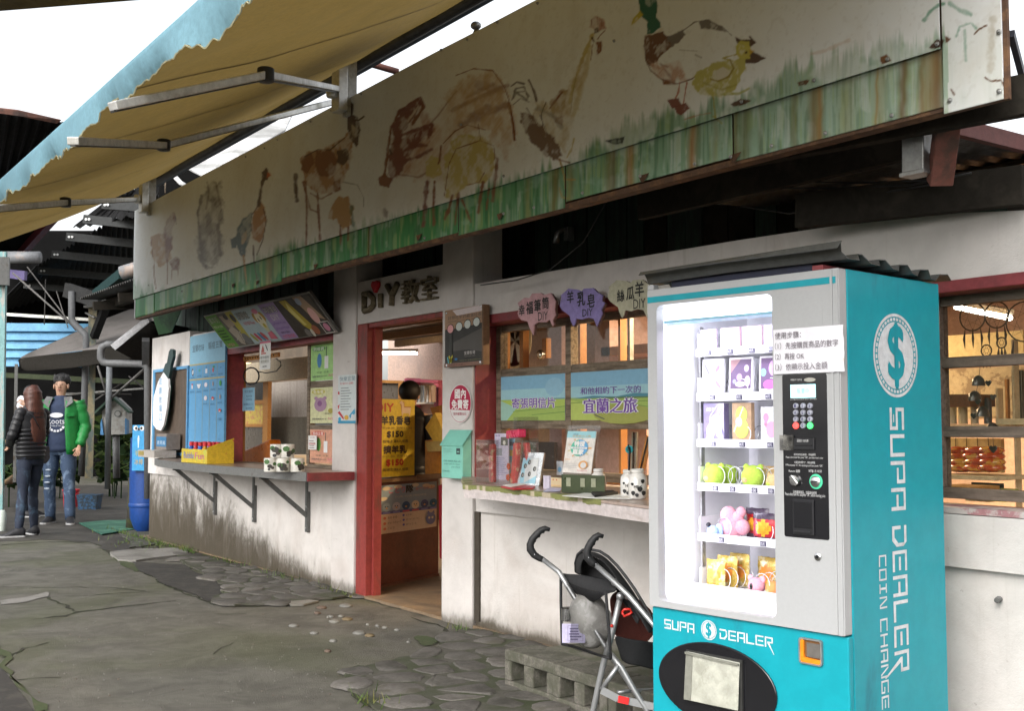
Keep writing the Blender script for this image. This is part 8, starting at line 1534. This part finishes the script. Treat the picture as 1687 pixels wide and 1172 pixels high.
# cartons, pot and shelf beyond the doorway
M_cart=mat('carton_yellow',(.55,.36,.06),.6,col2=(.45,.26,.04),sc=3,bump=.1);M_cart2=mat('carton_orange',(.5,.2,.02),.6)
def dprism(name,pts,Y,d,m,label,cat):return MB().prism([onY(x,y,Y) for x,y in pts],(0,d,0)).build(name,m,None,bevel=.004,label=label,cat=cat)
dprism('carton',[(700,726),(740,722),(740,782),(700,782)],4.6,.3,M_cart2,'orange yellow carton standing in the doorway behind the mailbox','carton');dprism('carton',[(700,705),(716,680),(742,740),(722,742)],4.5,.06,M_cart,'open yellow carton flap leaning in the doorway','carton');dprism('carton',[(708,672),(742,664),(742,705),(722,712)],4.65,.2,M_cart2,'open carton with orange inside above the yellow flap','carton');dprism('carton',[(700,728),(742,726),(742,744),(704,745)],4.45,.05,mat('carton_shade',(.33,.24,.08),.6),'dull yellow carton side under the open flaps','carton')
dprism('work_table',[(686,782),(742,780),(742,788),(686,790)],4.4,.5,mat('table_brown',(.1,.05,.025),.4),'brown table top under the yellow cartons','table')
dprism('red_cloth',[(722,800),(742,795),(742,930),(724,920)],4.5,.04,mat('cloth_red',(.25,.012,.02),.7),'dark red cloth hanging under the table in the doorway','cloth')
ps_=thing('pink_shelf',onY(690,690,6.9),'pink framed wall niche with shelf seen through the doorway','shelf');M_pink=mat('pink_trim',(.5,.12,.2),.5)
for nm,pts in (('side',[(666,624),(671,623),(671,690),(666,690)]),('top',[(671,624),(722,627),(722,632),(671,629)]),('side',[(715,630),(722,630),(722,690),(715,690)]),('shelf',[(671,664),(716,662),(716,665),(671,667)])):MB().prism([onY(x,y,7.3) for x,y in pts],(0,.2,0)).build(nm,M_pink if nm != 'shelf' else M_paper,ps_)
MB().prism([onY(x,y,7.52) for x,y in [(671,629),(716,632),(716,690),(671,690)]],(0,.03,0)).build('niche_back',M_in,ps_)
for i,x in enumerate((698,706)):p=onY(x,663,7.15);MB().lathe(p,[(.10,0),(.10,.2),(.105,.21),(.001,.21)],16).build('pot',M_chrome,None,smooth='auto',label=['left steel pot on the white shelf in the pink niche','right steel pot on the white shelf in the pink niche'][i],cat='pot')
od=thing('orange_window',onY(650,690,7.2),'orange window frame on the back wall seen through the doorway','window');
for pts in ([(622,626),(664,628),(664,632),(622,631)],[(656,632),(664,632),(664,700),(656,700)]):MB().prism([onY(x,y,7.5) for x,y in pts],(0,.06,0)).build('frame',M_orw,od)
MB().prism([onY(x,y,7.55) for x,y in [(622,631),(656,632),(656,700),(622,700)]],(0,.02,0)).build('pane',mat('grey_pane',(.12,.1,.08)),od)
# ================================================================ the dark shed and yard at the far left
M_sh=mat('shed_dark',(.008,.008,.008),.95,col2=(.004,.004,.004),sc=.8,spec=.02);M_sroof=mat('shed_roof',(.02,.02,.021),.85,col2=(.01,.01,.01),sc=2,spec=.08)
sd_=thing('open_shed',PD(100,850,22),'dark open sided shed with steel purlins behind the people','shed')
def quad(name,pts,m,parent=None,th=.02,**kw):o=MB().add([PD(*p) for p in pts],[tuple(range(len(pts)))]).build(name,m,parent,**kw);s_=o.modifiers.new('thick','SOLIDIFY');s_.thickness=th;s_.offset=0;return o
def pbar(name,a,b,w,h,m,parent=None,**kw):return MB().bar(PD(*a),PD(*b),w,h).build(name,m,parent,**kw)
def ptube(name,pts,r,m,parent=None,n=10,**kw):return MB().tube([PD(*p) for p in pts],r,n).build(name,m,parent,smooth=True,**kw)
bw=PD(75,700,27);
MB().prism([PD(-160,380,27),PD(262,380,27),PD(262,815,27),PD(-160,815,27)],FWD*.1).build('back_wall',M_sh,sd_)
def ribs(quadpts,n,m,parent,th=.015,nm='roof'):
    a,b,c,d=[PD(*p) for p in quadpts];vs=[];fs=[];nrm=(b-a).cross(d-a).normalized()
    for i in range(n*4+1):
        t=i/(n*4);off=nrm*.03*(0,1,0,-1)[i % 4];vs += [a.lerp(b,t)+off,d.lerp(c,t)+off]
        if i:k=2*i;fs.append((k-2,k,k+1,k-1))
    o=MB().add(vs,fs).build(nm,m,parent);o.modifiers.new('thick','SOLIDIFY').thickness=th;return o
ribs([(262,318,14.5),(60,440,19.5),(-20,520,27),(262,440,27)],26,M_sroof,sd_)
ribs([(190,322,15.5),(262,300,15.5),(262,350,15),(120,375,16.5)],8,M_sroof,sd_)
for (x0,y0,x1,y1,d) in [(169,337,262,344,15),(138,361,262,375,15.8),(110,390,262,406,16.8),(86,419,262,436,18),(64,446,250,462,19.5),(40,470,240,488,21.5)]:
    b_=pbar('purlin',(x0,y0,d),(x1,y1,d*1.0),.06,.12,mat('purlin_grey',(.05,.052,.052),.7,spec=.15),sd_)
    for k in (4,9):p=PD(x0+k,y0+.5,d-.045);MB().lathe(p,[(.018,0),(.018,.012)],8,ax=-FWD).build('bolt_hole',ink((.7,.7,.7)),b_)
ribs([(-80,168,15),(104,200,16),(66,262,17),(-80,330,16)],10,M_sroof,sd_);quad('ridge_tiles',[(-40,173,14.9),(30,181,15.3),(100,197,15.9),(92,203,15.9),(28,190,15.3),(-40,181,14.9)],mat('terracotta',(.25,.12,.09),.8,col2=(.12,.08,.07),sc=6),sd_,.05)
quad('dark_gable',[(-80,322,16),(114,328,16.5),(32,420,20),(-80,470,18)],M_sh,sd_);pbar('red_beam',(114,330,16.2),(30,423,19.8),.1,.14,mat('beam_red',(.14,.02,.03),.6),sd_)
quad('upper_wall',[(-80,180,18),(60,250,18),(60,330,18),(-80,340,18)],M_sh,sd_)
pbar('post',(4,415,13.6),(-2,878,13.6),.095,.095,mat('post_teal',(.2,.36,.36),.7,col2=(.35,.36,.33),thr=(.5,.6),sc=5,streak=(3,3,.6)),sd_)
for a,b in (((4,424,13.5),(3,470,13.5)),):pbar('post_top',a,b,.16,.16,M_steel,sd_)
for k in range(5):
    y0=533+k*14.5;quad('blue_board',[(4,y0,22),(152,y0+1.2,22),(152,y0+14,21.92),(4,y0+13.2,21.92)],mat('blue_siding',(.09,.25,.42),.6,col2=(.12,.33,.5),sc=2),sd_,.03)
pbar('white_rail',(8,518,20),(150,527,20),.05,.05,M_alu,sd_);pbar('green_rail',(-20,617,20.5),(262,632,20.5),.1,.09,mat('rail_green',(.05,.06,.035),.8,spec=.1,col2=(.04,.05,.03),sc=4),sd_);pbar('low_rail',(100,651,19),(240,640,19),.04,.03,M_steel,sd_)
cp_=thing('support_post',PD(148,790,16),'rusty yellow and grey steel post with bracing in front of the shed','post')
pbar('post',(153,500,16),(146,788,16),.11,.11,mat('post_yellow',(.28,.24,.15),.75,col2=(.12,.15,.14),thr=(.42,.58),sc=4,streak=(2,2,.8)),cp_);pbar('cap_plate',(141,506,15.9),(160,505,15.9),.16,.03,M_steel,cp_);pbar('post_collar',(152,519,15.95),(151,521,15.95),.15,.15,M_steel,cp_);pbar('brace',(181,488,15.6),(155,556,15.9),.1,.09,mat('brace_dark',(.015,.015,.015),.9,spec=.05),cp_);pbar('beam_head',(110,478,15.9),(166,497,15.5),.1,.2,mat('head_grey',(.03,.03,.03),.9,spec=.08),cp_)
ptube('downpipe',[(118,480,15.7),(118,524,15.7),(122,533,15.7),(141,552,15.6),(142,562,15.6),(138,690,15.6),(134,784,15.6)],.045,mat('pipe_grey',(.09,.092,.095),.6,spec=.2),None,label='grey downpipe with an offset bend beside the yellow post',cat='downpipe')
ptube('vent_pipe',[(12,424,16),(66,424,16)],.085,mat('pvc_white',(.17,.175,.185),.5,col2=(.25,.2,.17),thr=(.55,.65),sc=4),None,14,label='fat white pipe end under the shed roof at far left',cat='pipe');ptube('vent_pipe',[(200,450,13.5),(240,438,13.5)],.085,mat('pvc_white',(.45,.46,.48)),None,14,label='fat grey white pipe end left of the signboard',cat='pipe');pbar('teal_gutter',(161,487,14.5),(205,452,13.6),.14,.12,mat('gutter_teal',(.015,.035,.035),.8,spec=.1),None,label='dark teal gutter sloping down from the fat pipe',cat='gutter')
quad('lilac_box',[(12,444,17.5),(43,447,17.5),(42,462,17.5),(12,458,17.5)],mat('lilac_board',(.16,.13,.3),.6),None,.1,label='small lilac board under the fat white pipe',cat='board')
quad('pale_beam_end',[(166,486,15),(226,490,14),(226,507,14),(170,500,15)],mat('beam_pale',(.09,.09,.085),.8,spec=.1),sd_)
# grey canopy tent
tn=thing('canopy_tent',PD(150,600,16),'grey fabric canopy with dark valance in front of the blue boards','canopy');M_tent=mat('tent_grey',(.13,.118,.11),.9,col2=(.09,.082,.075),sc=1.5,vsc=60);M_tentd=mat('tent_valance',(.025,.023,.02),.95,spec=.05)
A=[(27,590,16),(85,584,15.6),(140,578,15.2),(200,572,14.8),(262,566,14.4)];B=[(30,588.5,16.1),(92,562,17),(150,534,18),(205,512,19),(262,492,20)]
ga=between([PD(*p) for p in A],[PD(*p) for p in B],5,-.08);cloth('roof_cloth',ga,M_tent,tn,wr=.01)
C_=[(x+(4 if i == 0 else 0),y+24+3*math.sin(i*1.3),d+.05) for i,(x,y,d) in enumerate(A)];cloth('valance',between([PD(*p) for p in A],[PD(*p) for p in C_],3,0),M_tentd,tn,wr=.015)
pbar('tent_post',(27,600,16),(24,795,16),.04,.04,M_steel,tn)
# PVC drain and eave at the building corner
M_pvc=mat('pvc_grey',(.12,.122,.125),.5,spec=.25)
ptube('drain_pipe',[(190,568,12.9),(176,568,12.9),(168,572,12.9),(166,580,12.9),(166,590,12.9),(170,597,12.9),(180,599,12.9),(234,600,12.7),(241,603,12.7),(243.5,612,12.7),(243.5,822,12.7)],.042,M_pvc,None,12,label='grey PVC drain pipe turning down beside the corner of the building',cat='drain pipe')
ev=thing('corner_eave',PD(220,560,12.6),'small eave with white fascia at the far corner of the building','eave');quad('fascia',[(184,568,12.7),(245,520,12.2),(248,530,12.2),(192,576,12.7)],mat('fascia_white',(.5,.5,.52),.6),ev,.04);quad('soffit',[(190,575,12.7),(247,530,12.2),(330,545,12.9),(262,600,13.3),(242,603,13.2)],mat('soffit_dark',(.035,.032,.03),.95,spec=.04),ev,.03);pbar('joist',(240,560,12.4),(240,600,12.7),.08,.06,M_pvc,ev)
quad('green_flap',[(252,522,10.6),(300,508,10.4),(283,548,10.5),(262,552,10.6)],mat('flap_green',(.03,.09,.035),.6,col2=(.015,.04,.02),sc=6),None,.01,label='folded green sheet hanging under the far end of the signboard',cat='sheet')
for i,(a,b,r_) in enumerate([((242,605,12.9),(184,656,15),.018),((161,603,14.9),(177,655,15),.014),((21,450,16),(132,548,15.7),.014),((45,440,16.4),(125,545,15.8),.01),((212,620,18),(240,642,18),.012),((93,648,17),(216,650,17),.01),((150,664,17.5),(200,632,17.5),.012),((75,460,18),(73,535,18),.008),((93,480,17),(112,540,16.5),.008)]):
    ptube('stay_rod',[a,b],r_,mat('rod_grey',(.11,.105,.1),.6,spec=.2),None,6,label=['thin strut from the drain pipe down to the grey pole','short strut left of the grey pole top','long slanting stay rod across the shed, upper one','long slanting stay rod across the shed, lower one','short diagonal rod right of the house box','thin level rod behind the grey pole','short rod rising right behind the yellow post','upright thin rod above the blue boards','slanting thin wire left of the downpipe'][i],cat='rod')
ptube('pole',[(180,602,14.9),(179,660,14.9),(177,806,14.9)],.038,mat('pole_grey',(.13,.14,.15),.6),None,label='slim grey steel pole right of the yellow post',cat='pole')
# house shaped box on a post
hb_=thing('house_box',PD(190,788,16.5),'white house shaped box with green roof and blue sides on a post','box');dd_=16.5;M_hw=mat('box_white',(.42,.42,.4),.6,col2=(.3,.28,.25),sc=9)
MB().prism([PD(x,y,dd_) for x,y in [(169,717),(168,678),(188,657),(207,676),(207,716)]],FWD*.28).build('box_front',M_hw,hb_);quad('side',[(207,690,dd_-.02),(213,694,dd_+.2),(213,714,dd_+.2),(207,716,dd_-.02)],mat('side_blue',(.06,.2,.4)),hb_);quad('side',[(168,690,dd_-.02),(166,696,dd_-.02),(166,717,dd_-.02),(171,717,dd_-.03)],mat('side_blue',(.06,.2,.4)),hb_)
for a,b in (((188,655,dd_-.03),(158,683,dd_-.03)),((188,655,dd_-.03),(216,680,dd_-.03))):pbar('roof_edge',a,b,.2,.03,mat('roof_green',(.02,.06,.035)),hb_)
MB().lathe(PD(194,682,dd_-.01),[(.05,0),(.05,.005)],14,ax=-FWD).build('sticker',ink((.15,.16,.16)),hb_);MB().lathe(PD(194,682,dd_-.016),[(.035,0),(.035,.003)],14,ax=-FWD).build('sticker',ink((.4,.4,.38)),hb_)
ptube('post',[(191,717,dd_+.1),(192,788,dd_+.1)],.05,M_pvc,hb_)
# bright blue pasteboard figure, barrel, stump
fpn=Pl(PD(217,776,12.9),RIGHT);c=Card(fpn,0,0,21.5/F*12.9,75/F*12.9,0);c.ell(.24,.93,.17,.055,(.6,.6,.6));c.ell(.72,.93,.17,.055,(.6,.6,.6));c.ell(.28,.93,.09,.035,(.02,.02,.02));c.ell(.68,.93,.09,.035,(.02,.02,.02));c.rect(.4,.88,.56,.94,(.02,.02,.02));c.poly([(.44,.5),(.4,.7),(.44,.77),(.52,.77),(.54,.7),(.5,.5)],(.5,.6,.62));c.text('羊奶',.2,.32,.85,.45,(.3,.32,.12));c.text('冰棒',.2,.13,.85,.26,(.4,.3,.08));c.finish('cartoon_signboard',mat('panel_blue',(.03,.25,.5),.5),'bright blue panel with cartoon eyes and yellow characters beside the drain pipe','panel',.03)
ba=PD(240,858,13.1);ba.z=0;br_=MB().lathe(ba,[(.09,0),(.13,.04),(.175,.16),(.185,.3),(.19,.7),(.185,1.1)],24).build('blue_barrel',mat('barrel_blue',(.008,.045,.2),.45,col2=(.008,.035,.14),sc=3),None,smooth='auto',label='tall deep blue plastic barrel at the corner of the building',cat='barrel');MB().lathe(ba,[(.187,.29),(.194,.30),(.194,.33),(.188,.34)],24).build('rib',mat('barrel_blue',(.01,.07,.33)),br_,smooth='auto')
sp_=PD(219,852,13.4);sp_.z=0;MB().tube([sp_,sp_+V(.01,0,.3),sp_+V(0,0,.62)],[.085,.07,.065],12).build('stump',mat('stump_dark',(.035,.03,.022),.9,col2=(.05,.055,.02),sc=8,bump=.6),None,smooth=True,label='dark mossy stump left of the blue barrel',cat='stump')
# bucket and basket
bu=PD(117,813,17);bu.z=0;t=thing('bucket',bu,'red plastic bucket with white label standing behind the man','bucket');M_rb=mat('bucket_red',(.45,.015,.03),.35);
MB().lathe(bu,[(.098,0),(.1,.01),(.118,.25),(.128,.252),(.128,.27),(.112,.268),(.095,.02),(.001,.02)],22).build('pail',M_rb,t,smooth='auto');nn=(C0-bu);nn.z=0;nn.normalize();MB().tube([bu+RIGHT*(-.125)+V(0,0,.24),bu+nn*.12+RIGHT*-.06+V(0,0,.17),bu+nn*.135+V(0,0,.15),bu+nn*.12+RIGHT*.06+V(0,0,.17),bu+RIGHT*.125+V(0,0,.24)],.006,6).build('handle',M_rb,t,smooth=True);k=Card(Pl(bu+nn*.118+V(0,0,.13),RIGHT),-.03,0,.03,.06,0);k.finish('label_patch',ink((.6,.6,.6)),None,None,.002,t)
q=PD(148,812,16.6);q.z=0;t=thing('basket',q,'dark blue plastic basket lying beside the red bucket','basket');MB().rings([[q+RIGHT*(x*s_)+FH*(y*s_)+V(0,0,z) for x,y in ((-.15,-.12),(.15,-.12),(.15,.12),(-.15,.12))] for s_,z in ((.85,0),(1,.2),(1.06,.205),(1.06,.22),(.98,.22))]).build('basket_body',mat('basket_blue',(.015,.06,.13),.5,col2=(.01,.02,.03),thr=(.48,.52),sc=25),t)
mt_=g([(130,865),(170,861),(216,860),(253,866),(236,873),(168,884)]);MB().prism([p+V(0,0,.012) for p in mt_],(0,0,.012)).build('green_mat',mat('mat_green',(.02,.09,.06),.8,col2=(.06,.17,.11),thr=(.5,.65),sc=3,vsc=110),None,label='worn green mat on the dark ground near the building corner',cat='mat')
pl2=g([(196,876),(262,874),(262,898),(215,905)]);struct(MB().prism([p+V(0,0,.006) for p in rough(pl2,5,.05,66)],(0,0,.01)).build('rubble_soil',mat('rubble',(.05,.05,.042),.95,col2=(.14,.14,.12),thr=(.58,.66),sc=9,bump=1)))
# leafy plants in the gloom
M_leaf=mat('leaf',(.03,.055,.012),.7,col2=(.055,.07,.018),sc=6,spec=.15);M_leafd=mat('leaf_dark',(.01,.022,.007),.8,spec=.1)
def bush(px0,px1,py0,py1,d,n,label,size=.13,seed=0):
    r=random.Random(seed);b0=PD((px0+px1)/2,py1,d);b0.z=0;t=thing('leafy_plant',b0,label,'plant');mb=MB()
    for i in range(n):
        c=PD(r.uniform(px0,px1),r.uniform(py0,py1),d+r.uniform(-.5,.5));c.z=max(.03,c.z);a=Vector((r.gauss(0,1),r.gauss(0,1),r.gauss(0,.5))).normalized();b=a.cross(Vector((r.gauss(0,1),r.gauss(0,1),r.gauss(0,1)))).normalized();s_=size*r.uniform(.5,1.2)
        mb.add([c-a*s_,c-a*s_*.3+b*s_*.45,c+a*s_*.5+b*s_*.4,c+a*s_,c+a*s_*.5-b*s_*.4,c-a*s_*.3-b*s_*.45],[(0,1,2,3,4,5)],M_leaf if r.random() < .6 else M_leafd)
    o=mb.build('foliage',None,t);o['kind']='stuff'
    for k in range(4):a=b0+RIGHT*r.uniform(-.3,.3);MB().tube([a,a+V(r.uniform(-.1,.1),0,.5)],.012,5).build('stem',M_leafd,t)
bush(96,132,690,785,19,200,'broad leafed plant behind the man and the red bucket',seed=1);bush(158,178,690,790,19.5,120,'broad leafed plant between the yellow post and grey pole',seed=2);bush(180,222,715,790,19,200,'broad leafed plant under the house shaped box',seed=3);bush(-10,24,770,800,17,90,'low green plant at the left edge behind the woman',.12,seed=4);bush(60,100,760,800,19,80,'dark low plant between the woman and the man',.12,seed=5)
for i,(a,b) in enumerate([((-6,806,16),(22,786,16.4)),((-6,796,16.3),(20,794,16.5)),((0,728,15.8),(14,729,15.8))]):ptube('timber',[a,b],.035,mat('timber_pale',(.2,.13,.07),.8),None,7,label=['slanting timber length at the left edge behind the woman','second timber length at the left edge, lying level','short timber end behind the arm of the woman'][i],cat='timber')
q=PD(2,858,13.2);q.z=0;MB().lathe(q,[(.05,0),(.06,.2),(.04,.24),(.001,.25)],12).build('white_bottle',ink((.5,.55,.5)),None,smooth='auto',label='pale green white bottle at the left picture edge on the ground',cat='bottle')
# behind the signboard: pale sheet roof, dark roof end, white pipe
quad('pale_sheet_roof',[(300,273,14),(350,236,15),(420,196,16),(500,150,17),(470,215,15.5),(336,292,13.6)],mat('sheet_pale',(.5,.5,.5),.5,col2=(.25,.25,.24),thr=(.45,.65),sc=1.6,streak=(.5,.5,3)),None,.02,label='pale streaked sheet roof glimpsed between awning and signboard',cat='roof sheet')
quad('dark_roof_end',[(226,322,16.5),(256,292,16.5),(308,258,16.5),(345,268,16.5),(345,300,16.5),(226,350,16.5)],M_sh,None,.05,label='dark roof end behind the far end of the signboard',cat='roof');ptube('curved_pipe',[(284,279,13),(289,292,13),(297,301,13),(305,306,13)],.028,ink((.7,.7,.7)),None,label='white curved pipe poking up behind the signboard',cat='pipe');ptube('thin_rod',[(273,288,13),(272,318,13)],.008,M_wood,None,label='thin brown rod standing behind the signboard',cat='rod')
# eave overhead on the camera's side of the lane
a_,b_=onZ(-40,21,3.6),onZ(250,-2,3.6);d_=(b_-a_).normalized();n_=V(-d_.y,d_.x,0);n_=n_ if n_.dot(FH) < 0 else -n_
MB().prism([a_-d_*.5,b_+d_*1.2,b_+d_*1.2+n_*1.0,a_-d_*.5+n_*1.0],(0,0,.06)).build('overhead_eave',mat('eave_dark',(.03,.035,.045),.6),None,label='dark eave edge overhead in the top left corner',cat='eave')
a_,b_=onX(1664,60,-1.7),onX(1690,170,-1.5);MB().bar(onY(1666,55,3.5),onY(1696,170,3.8),.02,.03).build('sloping_bar',mat('bar_dark',(.02,.02,.03),.5),None,label='dark bar sloping down beyond the right end of the signboard',cat='bar')
